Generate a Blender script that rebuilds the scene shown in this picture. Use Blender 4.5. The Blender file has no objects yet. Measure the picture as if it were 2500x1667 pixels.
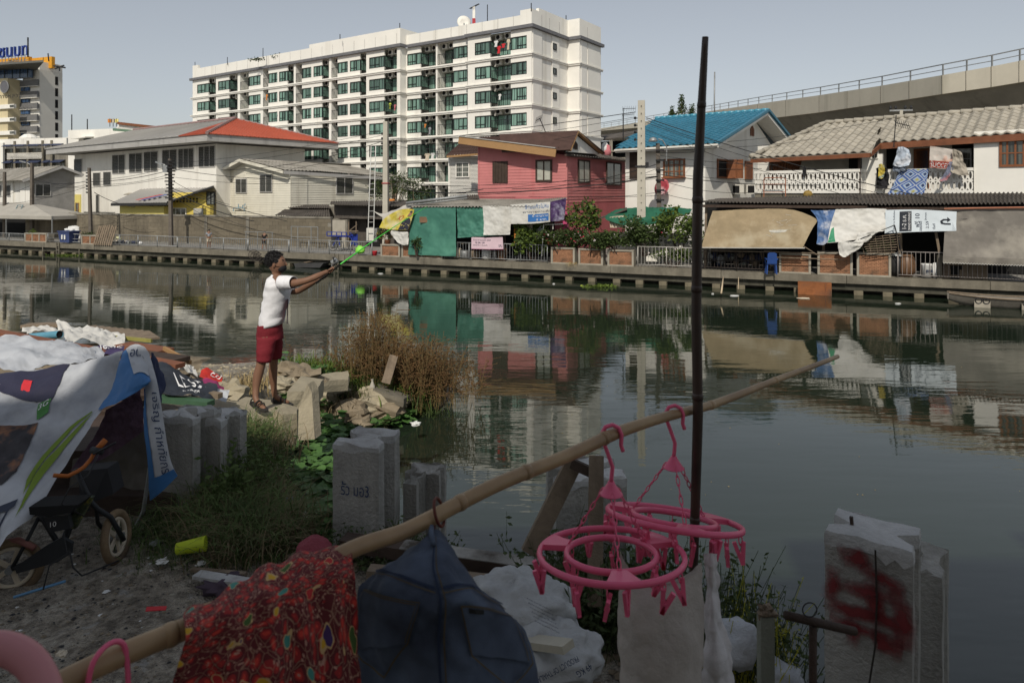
import bpy, math, random
from mathutils import Vector, Matrix, noise
R = random.Random(7)
SC = bpy.context.scene
COL = SC.collection
V = Vector
# ---------------------------------------------------------------- camera, sky, sun, exposure
F, CX, HY, CZ = 1667.0,1250.0,472.0,4.2      # focal length, principal column and horizon row of the 2500 px photograph; eye height
cam_d = bpy.data.cameras.new('camera')
cam = bpy.data.objects.new('camera', cam_d); COL.objects.link(cam)
cam.location = (0,0, CZ); cam.rotation_euler = (math.pi/2,0,0)
cam_d.lens = 24.0; cam_d.sensor_width = 36.0
cam_d.shift_y = -(833.5-HY)/2500.0
cam_d.clip_start = 0.05; cam_d.clip_end = 3000
cam_d.dof.use_dof = True; cam_d.dof.focus_distance = 9.5; cam_d.dof.aperture_fstop = 6.3
SC.camera = cam
SUN_EL = math.radians(44); SUN_AZ = math.atan2(-.2,-.98)
W = bpy.data.worlds.new('World'); SC.world = W; W.use_nodes = True
wn, wl = W.node_tree.nodes, W.node_tree.links
wn.clear()
sky = wn.new('ShaderNodeTexSky'); sky.sky_type = 'NISHITA'; sky.sun_disc = False
sky.sun_elevation = SUN_EL; sky.sun_rotation = SUN_AZ; sky.dust_density = .8; sky.air_density = 1.0; sky.altitude = 0
hs = wn.new('ShaderNodeHueSaturation'); hs.inputs['Saturation'].default_value = .5; hs.inputs['Value'].default_value = 1.0
gm_ = wn.new('ShaderNodeGamma'); gm_.inputs[1].default_value = .72
bgn = wn.new('ShaderNodeBackground'); bgn.inputs['Strength'].default_value = .125
wo = wn.new('ShaderNodeOutputWorld')
wl.new(sky.outputs[0], hs.inputs['Color']); wl.new(hs.outputs[0], gm_.inputs[0]); wl.new(gm_.outputs[0], bgn.inputs['Color']); wl.new(bgn.outputs[0], wo.inputs[0])
sd = bpy.data.lights.new('sun', 'SUN'); so = bpy.data.objects.new('sun', sd); COL.objects.link(so)
sd.energy = 2.9; sd.angle = math.radians(.6); sd.color = (1,.93,.82)
sv = V((math.sin(SUN_AZ)*math.cos(SUN_EL), math.cos(SUN_AZ)*math.cos(SUN_EL), math.sin(SUN_EL)))
so.rotation_euler = sv.to_track_quat('Z', 'Y').to_euler(); so.location = (-20,-30,40)
SC.view_settings.view_transform = 'Standard'; SC.view_settings.look = 'None'
SC.view_settings.exposure = 0.3; SC.view_settings.gamma = 1; SC.view_settings.use_curve_mapping = False
SC.render.engine = 'CYCLES'; SC.cycles.max_bounces = 6; SC.cycles.glossy_bounces = 3; SC.cycles.transparent_max_bounces = 6

# ---------------------------------------------------------------- helpers
def P(px, py, D): return V(((px-CX)*D/F, D, CZ-(py-HY)*D/F))
def G(px, D, z): return V(((px-CX)*D/F, D, z))
class Fr:
    """a vertical plane standing at column px and distance D, turned by ang degrees; local x runs right along it, local y away"""
    def __init__(s, px, D, ang, zb=0.):
        s.a = math.radians(ang); s.o = V(((px-CX)*D/F, D, zb)); s.u = V((math.cos(s.a), math.sin(s.a),0)); s.n = V((-math.sin(s.a), math.cos(s.a),0))
    def s(s, px, t=0.):
        k = (px-CX)/F; o = s.o+s.n*t
        return (k*o.y-o.x)/(s.u.x-k*s.u.y)
    def t(s, px, ss):
        k = (px-CX)/F; o = s.o+s.u*ss
        return (k*o.y-o.x)/(s.n.x-k*s.n.y)
    def D(s, ss, t): return (s.o+s.u*ss+s.n*t).y
    def zz(s, py, ss, t): return CZ-(py-HY)*s.D(ss, t)/F-s.o.z
    def L(s, px, py, t=0.):
        ss = s.s(px, t); return V((ss, t, s.zz(py, ss, t)))
    def LS(s, px, py, ss):
        t = s.t(px, ss); return V((ss, t, s.zz(py, ss, t)))
    def W(s, v): return s.o+s.u*v[0]+s.n*v[1]+V((0,0, v[2]))
def tag(o, label=None, cat=None, group=None, kind=None):
    if label: o['label'] = label
    if cat: o['category'] = cat
    if group: o['group'] = group
    if kind: o['kind'] = kind
    return o
def thing(name, label, cat, loc=(0,0,0), rotz=0., group=None, kind=None):
    o = bpy.data.objects.new(name, None); COL.objects.link(o)
    o.empty_display_size = .1
    o.location = loc; o.rotation_euler = (0,0, rotz)
    return tag(o, label, cat, group, kind)
def fthing(fr, name, label, cat, group=None): return thing(name, label, cat, fr.o, fr.a, group)
def inst(me, name, parent=None, loc=(0,0,0), rot=None, sc=None, mat=None):
    o = bpy.data.objects.new(name, me); COL.objects.link(o); o.location = loc
    if rot is not None: o.rotation_euler = rot
    if sc is not None: o.scale = sc if hasattr(sc, '__len__') else (sc, sc, sc)
    if parent: o.parent = parent
    return o
def copy_tree(o, parent=None):
    c = o.copy(); COL.objects.link(c); c.parent = parent
    for ch in list(KIDS.get(o.name, [])) or list(o.children):
        copy_tree(ch, c)
    return c
KIDS = {}
class MB:
    def __init__(s): s.v = []; s.f = []; s.u = None
    def add(s, vs, fs):
        b = len(s.v); s.v += [tuple(v) for v in vs]; s.f += [tuple(i+b for i in f) for f in fs]; return s
    def box(s, x0, x1, y0, y1, z0, z1):
        return s.add([(x0,y0,z0),(x1,y0,z0),(x1,y1,z0),(x0,y1,z0),(x0,y0,z1),(x1,y0,z1),(x1,y1,z1),(x0,y1,z1)],
                     [(0,3,2,1),(4,5,6,7),(0,1,5,4),(1,2,6,5),(2,3,7,6),(3,0,4,7)])
    def bar(s, p, q, w, h=None, up=(0,0,1)):
        p, q = V(p), V(q); h = h or w; d = (q-p)
        if d.length < 1e-6: return s
        d.normalize(); up = V(up)
        if abs(d.dot(up)) > .95: up = V((1,0,0)) if abs(d.x) < .9 else V((0,1,0))
        a = d.cross(up).normalized()*w/2; b = a.cross(d).normalized()*h/2
        return s.add([p-a-b, p+a-b, p+a+b, p-a+b, q-a-b, q+a-b, q+a+b, q-a+b],
                     [(0,3,2,1),(4,5,6,7),(0,1,5,4),(1,2,6,5),(2,3,7,6),(3,0,4,7)])
    def tube(s, path, r, n=6, caps=True):
        path = [V(p) for p in path]; m = len(path); rr = r if hasattr(r, '__len__') else [r]*m
        up = V((0,0,1)); vs = []; fs = []; a = None
        for i, p in enumerate(path):
            d = (path[min(i+1, m-1)]-path[max(i-1,0)])
            if d.length < 1e-9: d = V((0,0,1))
            d.normalize()
            if a is None:
                a = d.cross(up) if abs(d.z) < .95 else d.cross(V((1,0,0)))
            a = (a-d*a.dot(d))
            if a.length < 1e-6: a = d.orthogonal()
            a.normalize(); b = d.cross(a)
            for k in range(n):
                t = 2*math.pi*k/n; vs.append(p+(a*math.cos(t)+b*math.sin(t))*rr[i])
        for i in range(m-1):
            for k in range(n):
                k2 = (k+1) % n; fs.append((i*n+k, i*n+k2,(i+1)*n+k2,(i+1)*n+k))
        if caps: fs += [tuple(range(n-1,-1,-1)), tuple(range((m-1)*n, m*n))]
        return s.add(vs, fs)
    def ring(s, c, R_, r, n=24, m=8, rot=None, sy=1.):
        vs = []; fs = []
        for i in range(n):
            t = 2*math.pi*i/n
            for j in range(m):
                q = 2*math.pi*j/m; v = V(((R_+r*math.cos(q))*math.cos(t),(R_+r*math.cos(q))*math.sin(t)*sy, r*math.sin(q)))
                if rot: v = rot @ v
                vs.append(v+V(c))
        for i in range(n):
            for j in range(m):
                i2 = (i+1) % n; j2 = (j+1) % m; fs.append((i*m+j, i2*m+j, i2*m+j2, i*m+j2))
        return s.add(vs, fs)
    def prism(s, poly, vec):
        n = len(poly); vec = V(vec); a = [V(p) for p in poly]
        return s.add(a+[p+vec for p in a],[tuple(range(n-1,-1,-1)), tuple(range(n, 2*n))]+[(i, (i+1) % n, n+(i+1) % n, n+i) for i in range(n)])
    def slab(s, poly, th):
        """a flat polygon given a thickness along its own normal"""
        a = [V(p) for p in poly]; nn = (a[1]-a[0]).cross(a[2]-a[0]).normalized()
        if nn.z < 0: nn = -nn
        return s.prism(a, -nn*th)
    def lathe(s, prof, n=16, c=(0,0,0)):
        vs = []; fs = []; c = V(c); m = len(prof)
        for r, z in prof:
            for k in range(n):
                t = 2*math.pi*k/n; vs.append(c+V((r*math.cos(t), r*math.sin(t), z)))
        for i in range(m-1):
            for k in range(n):
                k2 = (k+1) % n; fs.append((i*n+k, i*n+k2,(i+1)*n+k2,(i+1)*n+k))
        fs += [tuple(range(n-1,-1,-1)), tuple(range((m-1)*n, m*n))]
        return s.add(vs, fs)
    def blob(s, c, r, amp=.2, fr=2., nu=10, nv=7, seed=0.):
        c = V(c); r = V(r) if hasattr(r, '__len__') else V((r, r, r)); vs = []; fs = []
        for j in range(nv+1):
            ph = math.pi*j/nv
            for i in range(nu):
                t = 2*math.pi*i/nu; d = V((math.sin(ph)*math.cos(t), math.sin(ph)*math.sin(t), math.cos(ph)))
                k = 1+amp*noise.noise(d*fr+V((seed, seed*.7,3.1)))*2
                vs.append(c+V((d.x*r.x, d.y*r.y, d.z*r.z))*k)
        for j in range(nv):
            for i in range(nu):
                i2 = (i+1) % nu; fs.append((j*nu+i, (j+1)*nu+i, (j+1)*nu+i2, j*nu+i2))
        return s.add(vs, fs)
    def mesh(s, name, mat, smooth=False):
        me = bpy.data.meshes.new(name); me.from_pydata(s.v, [], s.f)
        if mat: me.materials.append(mat)
        if smooth:
            me.polygons.foreach_set('use_smooth', [True]*len(me.polygons))
        if s.u:
            l = me.uv_layers.new(name='uv'); 
            for lp in me.loops: l.data[lp.index].uv = s.u[lp.vertex_index]
        me.update(); return me
    def build(s, name, mat, parent=None, smooth=False, loc=(0,0,0), rot=None):
        return inst(s.mesh(name, mat, smooth), name, parent, loc, rot)
def piece(parent, name, mat, fn, smooth=False):
    m = MB(); fn(m); return m.build(name, mat, parent, smooth)

# ---------------------------------------------------------------- materials
MC = {}
def M(key, col=(.5,.5,.5), rough=.8, var=.25, scale=3., bump=.15, metal=0., spec=.3, streak=0., dirt=None, bscale=None, rnd=0., trans=0., coat=0.):
    """painted or bare surface: base colour broken up by two noises, fine relief, optional run-down dirt"""
    if key in MC: return MC[key]
    m = bpy.data.materials.new(key); m.use_nodes = True; n, l = m.node_tree.nodes, m.node_tree.links
    b = n['Principled BSDF']; b.inputs['Roughness'].default_value = rough; b.inputs['Metallic'].default_value = metal
    b.inputs['Specular IOR Level'].default_value = spec
    if coat: b.inputs['Coat Weight'].default_value = coat
    tc = n.new('ShaderNodeTexCoord'); src = tc.outputs['Object']
    def nz(sc, det=4., vec=None):
        t = n.new('ShaderNodeTexNoise'); t.inputs['Scale'].default_value = sc; t.inputs['Detail'].default_value = det; t.inputs['Roughness'].default_value = .6
        l.new(vec or src, t.inputs['Vector']); return t.outputs['Fac']
    def ramp(f, a, c):
        r = n.new('ShaderNodeMapRange'); r.inputs[1].default_value = a; r.inputs[2].default_value = c; l.new(f, r.inputs[0]); return r.outputs[0]
    def mix(f, a, c, mode='MIX'):
        x = n.new('ShaderNodeMix'); x.data_type = 'RGBA'; x.blend_type = mode
        if isinstance(f, float): x.inputs[0].default_value = f
        else: l.new(f, x.inputs[0])
        for i, v in ((6, a),(7, c)):
            if isinstance(v, tuple): x.inputs[i].default_value = (*v, 1)
            else: l.new(v, x.inputs[i])
        return x.outputs[2]
    dk = tuple(c*(1-var) for c in col); lt = tuple(min(1, c*(1+var*.45)) for c in col)
    c = mix(ramp(nz(scale),.3,.7), dk, lt)
    c = mix(ramp(nz(scale*7,3.),.25,.8), c, mix(.5, c, dk))
    if streak:
        mp = n.new('ShaderNodeMapping'); mp.inputs['Scale'].default_value = (scale*1.6, scale*1.6, scale*.12); l.new(src, mp.inputs[0])
        c = mix(ramp(nz(1., 5., mp.outputs[0]),.62-.25*streak, .85), c, dirt or tuple(x*.35 for x in col))
    elif dirt:
        c = mix(ramp(nz(scale*.5,6.),.5,.68), c, dirt)
    if rnd:
        oi = n.new('ShaderNodeObjectInfo'); hv = n.new('ShaderNodeHueSaturation'); mr = n.new('ShaderNodeMapRange')
        mr.inputs[3].default_value = 1-rnd; mr.inputs[4].default_value = 1+rnd; l.new(oi.outputs['Random'], mr.inputs[0]); l.new(mr.outputs[0], hv.inputs['Value']); l.new(c, hv.inputs['Color']); c = hv.outputs[0]
    l.new(c, b.inputs['Base Color'])
    if bump:
        bp = n.new('ShaderNodeBump'); bp.inputs['Strength'].default_value = min(1, bump); bp.inputs['Distance'].default_value = .02
        l.new(nz(bscale or scale*9,5.), bp.inputs['Height']); l.new(bp.outputs[0], b.inputs['Normal'])
    if trans:
        out = n['Material Output']; tr = n.new('ShaderNodeBsdfTranslucent'); l.new(c, tr.inputs[0]); ms = n.new('ShaderNodeMixShader'); ms.inputs[0].default_value = trans
        l.new(b.outputs[0], ms.inputs[1]); l.new(tr.outputs[0], ms.inputs[2]); l.new(ms.outputs[0], out.inputs[0])
    MC[key] = m; return m
def glassmat(key, col, rough=.08):
    if key in MC: return MC[key]
    m = bpy.data.materials.new(key); m.use_nodes = True; n, l = m.node_tree.nodes, m.node_tree.links; b = n['Principled BSDF']
    oi = n.new('ShaderNodeObjectInfo'); tc = n.new('ShaderNodeTexCoord'); wv = n.new('ShaderNodeTexNoise'); mp = n.new('ShaderNodeMapping')
    mp.inputs['Scale'].default_value = (9,9,.25); l.new(tc.outputs['Object'], mp.inputs[0])
    ad = n.new('ShaderNodeVectorMath'); ad.operation = 'ADD'; l.new(mp.outputs[0], ad.inputs[0])
    cm = n.new('ShaderNodeCombineXYZ'); mu = n.new('ShaderNodeMath'); mu.operation = 'MULTIPLY'; mu.inputs[1].default_value = 50; l.new(oi.outputs['Random'], mu.inputs[0]); l.new(mu.outputs[0], cm.inputs[0]); l.new(cm.outputs[0], ad.inputs[1])
    wv.inputs['Scale'].default_value = 1.; l.new(ad.outputs[0], wv.inputs['Vector'])
    r = n.new('ShaderNodeValToRGB'); l.new(wv.outputs['Fac'], r.inputs[0])
    r.color_ramp.elements[0].position = .40; r.color_ramp.elements[0].color = (col[0]*.25, col[1]*.25, col[2]*.25,1)
    r.color_ramp.elements[1].position = .5; r.color_ramp.elements[1].color = (*col, 1)
    hv = n.new('ShaderNodeHueSaturation'); mr = n.new('ShaderNodeMapRange'); mr.inputs[3].default_value = .45; mr.inputs[4].default_value = 1.35
    l.new(oi.outputs['Random'], mr.inputs[0]); l.new(mr.outputs[0], hv.inputs['Value']); l.new(r.outputs[0], hv.inputs['Color']); l.new(hv.outputs[0], b.inputs['Base Color'])
    b.inputs['Roughness'].default_value = rough; b.inputs['Specular IOR Level'].default_value = .6
    MC[key] = m; return m
def printmat(key, build):
    if key in MC: return MC[key]
    m = bpy.data.materials.new(key); m.use_nodes = True; build(m.node_tree.nodes, m.node_tree.links, m.node_tree.nodes['Principled BSDF']); MC[key] = m; return m
# ---------------------------------------------------------------- lettering
TXC = {}
def text_geo(body):
    if body in TXC: return TXC[body]
    cu = bpy.data.curves.new('lettering', 'FONT'); cu.body = body; cu.size = 1; cu.resolution_u = 3
    ob = bpy.data.objects.new('lettering', cu); me = bpy.data.meshes.new_from_object(ob)
    vs = [V(v.co) for v in me.vertices]; fs = [tuple(p.vertices) for p in me.polygons]
    if vs:
        x0 = min(v.x for v in vs); x1 = max(v.x for v in vs); y0 = min(v.y for v in vs); y1 = max(v.y for v in vs)
        vs = [((v.x-x0)/(x1-x0),(v.y-y0)/(y1-y0)) for v in vs]; TXC[body] = (vs, fs, (x1-x0)/(y1-y0))
    else: TXC[body] = ([],[],1)
    bpy.data.objects.remove(ob); return TXC[body]
def lettering(body, mat, parent, fn, name='lettering', off=.0):
    """body laid on a surface: fn(u, v) with u, v in 0..1 gives the point"""
    vs, fs, asp = text_geo(body)
    m = MB(); m.add([fn(u, v) for u, v in vs], fs); return m.build(name, mat, parent)
def flat_text(body, mat, parent, o, du, dv, name='lettering'):
    o, du, dv = V(o), V(du), V(dv); return lettering(body, mat, parent, lambda u, v: o+du*u+dv*v, name)
# ---------------------------------------------------------------- cloth
def crom(p0, p1, p2, p3, t):
    return .5*((2*p1)+(-p0+p2)*t+(2*p0-5*p1+4*p2-p3)*t*t+(-p0+3*p1-3*p2+p3)*t**3)
class Cloth:
    """a sheet through a grid of control points (rows from top), with folds and creases; at(u, v) gives point and normal"""
    def __init__(s, rows, wr=.02, fr=4., seed=0., fold=0., nf=5., lin=False):
        s.r = [[V(p) for p in row] for row in rows]; s.wr, s.fr, s.seed, s.fold, s.nf, s.lin = wr, fr, seed, fold, nf, lin
    def base(s, u, v):
        nr, nc = len(s.r), len(s.r[0])
        x = min(max(u, 0),.99999)*(nc-1); y = min(max(v, 0),.99999)*(nr-1); i, j = int(x), int(y); fx, fy = x-i, y-j
        def rowpt(r):
            if s.lin: return r[i].lerp(r[i+1], fx)
            return crom(r[max(i-1,0)], r[i], r[i+1], r[min(i+2, nc-1)], fx)
        if s.lin: return rowpt(s.r[j]).lerp(rowpt(s.r[j+1]), fy)
        return crom(rowpt(s.r[max(j-1,0)]), rowpt(s.r[j]), rowpt(s.r[j+1]), rowpt(s.r[min(j+2, nr-1)]), fy)
    def at(s, u, v, off=0.):
        p = s.base(u, v); e = .01
        uu, vv = min(u, .985), min(v, .985)
        du = s.base(uu+e, v)-s.base(uu, v); dv = s.base(u, vv+e)-s.base(u, vv); n = dv.cross(du)
        n = n.normalized() if n.length > 1e-12 else V((0,-1,0))
        q = p*s.fr+V((s.seed, s.seed*1.3, s.seed*.4))
        d = s.wr*(noise.noise(q)+.8*(abs(noise.noise(q*2.3))-.2)+.35*noise.noise(q*5.1)+.2*abs(noise.noise(q*10.3)))+s.fold*math.sin(u*s.nf*6.283+2*noise.noise(V((v*2, s.seed, 0))))
        return p+n*(d+off), n
    def mesh(s, name, mat, parent=None, nu=40, nv=30, th=.0):
        m = MB(); u_ = []
        for j in range(nv+1):
            for i in range(nu+1):
                m.v.append(tuple(s.at(i/nu, j/nv)[0])); u_.append((i/nu, 1-j/nv))
        for j in range(nv):
            for i in range(nu):
                a = j*(nu+1)+i; m.f.append((a, a+nu+1, a+nu+2, a+1))
        m.u = u_; o = m.build(name, mat, parent, True)
        if th:
            md = o.modifiers.new('thickness', 'SOLIDIFY'); md.thickness = th; md.offset = -1
        return o
    def text(s, body, mat, parent, u0, v0, u1, v1, w, off=.006, name='lettering'):
        """text baseline start (u0,v0) to end (u1,v1); w = letter height as a uv vector"""
        def fn(a, b): return s.at(u0+(u1-u0)*a+w[0]*b, v0+(v1-v0)*a+w[1]*b, off)[0]
        return lettering(body, mat, parent, fn, name)
    def patch(s, mat, parent, name, poly, off=.004, n=14):
        """a printed patch: poly is a pair of uv edges [(u,v)...],[(u,v)...] swept between"""
        A, B = poly; m = MB(); k = len(A)-1; cols = k*6
        def ev(L_, x):
            i = min(int(x), len(L_)-2); f = x-i; return (L_[i][0]+(L_[i+1][0]-L_[i][0])*f, L_[i][1]+(L_[i+1][1]-L_[i][1])*f)
        for i in range(cols+1):
            a = ev(A, i/6); b = ev(B, i/6)
            for j in range(n+1):
                f = j/n; m.v.append(tuple(s.at(a[0]+(b[0]-a[0])*f, a[1]+(b[1]-a[1])*f, off)[0]))
        for i in range(cols):
            for j in range(n):
                q = i*(n+1)+j; m.f.append((q, q+1, q+n+2, q+n+1))
        return m.build(name, mat, parent, True)
def pgrid(rows, D=None):
    """rows of (px, py, D)"""
    return [[P(*(p if len(p) == 3 else (*p, D))) for p in row] for row in rows]
# ---------------------------------------------------------------- plants
def leafcloud(pts, n, ls, mat, name, parent, spread=None, up=.3, asp=.5, kind=None):
    """n leaves of length ls scattered round weighted centres pts=[(centre, radius xyz, weight)]"""
    m = MB(); tot = sum(p[2] for p in pts)
    for c, r, w in pts:
        for _ in range(int(n*w/tot)):
            d = V((R.gauss(0,1), R.gauss(0,1), R.gauss(0,1))).normalized()*(R.random()**.45)
            p = V((c[0]+d.x*r[0], c[1]+d.y*r[1], c[2]+d.z*r[2]))
            a = V((R.uniform(-1,1), R.uniform(-1,1), R.uniform(-.6,.8))).normalized(); b = a.cross(V((R.uniform(-1,1), R.uniform(-1,1), R.uniform(-1,1)))).normalized()
            L_ = ls*R.uniform(.6,1.3); a = a*L_; b = b*L_*asp*.5
            k = len(m.v); m.v += [tuple(p), tuple(p+a*.5+b), tuple(p+a), tuple(p+a*.5-b)]; m.f.append((k, k+1, k+2, k+3))
    o = m.build(name, mat, parent)
    if kind: o['kind'] = kind
    return o
def blades(m, base, h, n, spread, lean=.5, w=.006, seg=3, droop=.5, dirv=None):
    for _ in range(n):
        p = V(base)+V((R.gauss(0, spread), R.gauss(0, spread),0)); hh = h*R.uniform(.5,1.15); a = R.uniform(0,6.283)
        d = V((math.cos(a), math.sin(a),0))*lean*R.uniform(.2,1.2)
        if dirv: d = d+V(dirv)
        side = V((-math.sin(a), math.cos(a),0))*w*R.uniform(.6,1.4); k = len(m.v)
        for i in range(seg+1):
            f = i/seg; q = p+d*hh*f*(.4+.6*f)+V((0,0, hh*(f-droop*f*f*.6))); ww = side*(1-f*.9)
            m.v += [tuple(q-ww), tuple(q+ww)]
        for i in range(seg): m.f.append((k+2*i, k+2*i+1, k+2*i+3, k+2*i+2))
def sag(p, q, s, n=12): return [V(p).lerp(V(q), i/n)+V((0,0,-s*4*(i/n)*(1-i/n))) for i in range(n+1)]
# ================================================================ MATERIALS
m_white = M('white_paint', (.78,.76,.70),.7,.08,.5,.05, streak=.25, dirt=(.5,.47,.40))
m_white2 = M('white_plaster', (.76,.74,.68),.8,.12,.6,.1, streak=.3, dirt=(.46,.43,.38))
m_cream = M('cream_wood', (.68,.65,.55),.75,.12,.8,.1, streak=.3, dirt=(.4,.37,.3))
m_gutter = M('gutter_grey', (.16,.16,.17),.6)
m_frame = M('window_frame', (.016,.022,.02),.5,.2,3,0)
m_green = glassmat('green_glass', (.17,.29,.235))
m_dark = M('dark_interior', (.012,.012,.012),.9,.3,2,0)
m_iron = M('dark_iron', (.03,.03,.032),.5,.3,5,.1, metal=.3)
m_ac = M('air_conditioner_shell', (.62,.6,.54),.6,.15,3,.05)
m_conc = M('concrete', (.20,.18,.14),.9,.45,1.3,.4, streak=.8, dirt=(.10,.09,.07))
m_concd = M('concrete_stained', (.26,.24,.20),.9,.4,1.2,.4, streak=.8, dirt=(.05,.045,.035))
m_concl = M('concrete_light', (.34,.31,.25),.85,.3,1.5,.3, streak=.6, dirt=(.25,.23,.19))
m_deck = M('walkway_paving', (.24,.23,.21),.9,.3,2,.3)
m_galv = M('galvanised_steel', (.30,.31,.31),.5,.3,4,.1, metal=.4)
m_brick = M('brick', (.46,.22,.12),.85,.35,9,.3, rnd=.2)
m_brickd = M('brick_in_dark_mortar', (.17,.08,.045),.9,.4,4,.3)
m_asb = M('asbestos_sheet', (.33,.31,.27),.9,.4,1.5,.3, dirt=(.13,.12,.10))
m_asbd = M('asbestos_sheet_dark', (.12,.105,.09),.9,.5,1.5,.3, dirt=(.05,.045,.04))
m_tan = M('tan_roof_tile', (.38,.35,.29),.85,.25,2,.2, rnd=.13, dirt=(.22,.2,.16))
m_blue = M('blue_roof_tile', (.03,.155,.235),.4,.2,2,.05, rnd=.12, spec=.5)
m_bluer = M('blue_roof_ridge', (.06,.26,.36),.3,.1,2,0, spec=.5)
m_brown = M('brown_roof_tile', (.075,.042,.034),.8,.3,2,.2)
m_red = M('red_metal_roof', (.44,.105,.06),.6,.15,.6,0)
m_grey = M('grey_metal_roof', (.36,.35,.33),.6,.15,.4,0)
m_fascia = M('fascia_grey', (.42,.41,.39),.7,.12,.6,.05, streak=.2)
m_pink = M('pink_boards', (.52,.19,.185),.7,.16,.8,.1, streak=.2, dirt=(.45,.12,.12))
m_pinkd = M('pink_plaster', (.50,.15,.16),.8,.15,.8,.1)
m_ochre = M('ochre_board', (.34,.20,.09),.7,.15,1)
m_yellow = M('yellow_wall', (.72,.62,.20),.75,.1,.5,.05, streak=.2, dirt=(.5,.42,.15))
m_shut = M('louvre_glass', (.075,.075,.065),.45,.4,3,.05)
m_woodred = M('reddish_wood', (.20,.075,.035),.6,.3,3,.1)
m_wooddk = M('dark_wood', (.06,.04,.03),.75,.4,4,.2)
m_wood = M('weathered_wood', (.22,.17,.12),.85,.35,5,.3, streak=.4)
m_pane = glassmat('dark_glass', (.16,.17,.15))
m_blueg = glassmat('blue_glass', (.06,.12,.24))
m_leaf = M('leaf_green', (.075,.115,.03),.7,.45,3,0, trans=.25)
m_leafd = M('leaf_dark', (.05,.075,.022),.7,.45,3,0, trans=.2)
m_leafy = M('leaf_bright', (.14,.20,.035),.65,.4,3,0, trans=.3)
m_cable = M('cable_black', (.025,.025,.025),.7,.1,1,0)
def corrugated(m, a, b, c, d, waves, amp, rows=1, step=0., seg=6, th=.02):
    """wavy sheet: a, b lower left and right, d, c upper left and right"""
    a, b, c, d = V(a), V(b), V(c), V(d); n = (b-a).cross(d-a).normalized(); n = n if n.z > 0 else -n
    nu = waves*seg; k0 = len(m.v); vs = []; idx = []
    for r in range(rows):
        for e in (0,1):
            f = (r+e)/rows; off = step*(1-e)
            for i in range(nu+1):
                u = i/nu; p = a.lerp(b, u).lerp(d.lerp(c, u), f); h = amp*math.cos(u*waves*6.2832)+off+.15*amp*noise.noise(V((u*waves*.4, f*3,1)))
                vs.append(p+n*h)
    L_ = nu+1; fs = []
    for r in range(rows*2-1):
        for i in range(nu): fs.append((r*L_+i, r*L_+i+1,(r+1)*L_+i+1,(r+1)*L_+i))
    nn = len(vs); vs += [v-n*th for v in vs[:L_]]
    for i in range(nu): fs.append((i, nn+i, nn+i+1, i+1))
    m.add(vs, fs)
def window(parent, x0, x1, z0, z1, y, mf, mg, nx=2, nz=1, fw=.05, d=.06, name='window', sill=None, label=None):
    """a framed window standing proud of a wall at local depth y: frame bars, then recessed panes as a sub-part"""
    f = MB(); f.box(x0, x1, y-d, y+.02, z1-fw, z1); f.box(x0, x1, y-d, y+.02, z0, z0+fw); f.box(x0, x0+fw, y-d, y+.02, z0+fw, z1-fw); f.box(x1-fw, x1, y-d, y+.02, z0+fw, z1-fw)
    for i in range(1, nx):
        x = x0+(x1-x0)*i/nx; f.box(x-fw*.35, x+fw*.35, y-d*.8, y+.01, z0+fw, z1-fw)
    for i in range(1, nz):
        z = z0+(z1-z0)*i/nz; f.box(x0+fw, x1-fw, y-d*.75, y+.008, z-fw*.25, z+fw*.25)
    o = f.build(name, mf, parent)
    if label: o['label'] = label
    g = MB()
    for i in range(nx):
        a = x0+(x1-x0)*i/nx+fw*.3; b = x0+(x1-x0)*(i+1)/nx-fw*.3; g.box(a, b, y-d*.35, y-d*.2, z0+fw*.5, z1-fw*.5)
    g.build('pane', mg, o); return o
def louvres(parent, x0, x1, z0, z1, y, nx=2, n=10):
    f = MB(); fw = .05
    f.box(x0, x1, y-.05, y+.02, z1-fw, z1); f.box(x0, x1, y-.05, y+.02, z0, z0+fw)
    for i in range(nx+1):
        x = x0+(x1-x0-fw)*i/nx; f.box(x, x+fw, y-.055, y+.02, z0+fw, z1-fw)
    o = f.build('window', m_fascia, parent); g = MB()
    for i in range(n):
        z = z0+fw+(z1-z0-2*fw)*i/n; h = (z1-z0-2*fw)/n; g.add([(x0+fw, y-.045, z),(x1-fw, y-.045, z),(x1-fw, y-.005, z+h*.98),(x0+fw, y-.005, z+h*.98)],[(0,1,2,3)])
    g.build('louvre', m_shut, o); return o
def siding(m, x0, x1, z0, z1, y, h=.17, d=.02, fn=None, ax='x', sgn=-1):
    """overlapping boards; fn(x) gives the top of the wall at x"""
    z = z0
    n = max(1, int((z1-z0)/h))
    for i in range(n):
        a, b = z0+(z1-z0)*i/n, z0+(z1-z0)*(i+1)/n
        segs = [(x0, x1)] if not fn else [(x0+(x1-x0)*k/24, x0+(x1-x0)*(k+1)/24) for k in range(24)]
        for p, q in segs:
            b0, b1 = b, b
            if fn:
                t0, t1 = fn(p), fn(q)
                if t0 <= a and t1 <= a: continue
                b0, b1 = min(b, max(t0, a)), min(b, max(t1, a))
            if ax == 'x': m.add([(p, y+sgn*d, a),(q, y+sgn*d, a),(q, y, b1),(p, y, b0),(p, y, a),(q, y, a)],[(0,1,2,3),(0,4,5,1)])
            else: m.add([(y-sgn*d, p, a),(y-sgn*d, q, a),(y, q, b1),(y, p, b0),(y, p, a),(y, q, a)],[(0,1,2,3),(0,4,5,1)])
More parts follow.
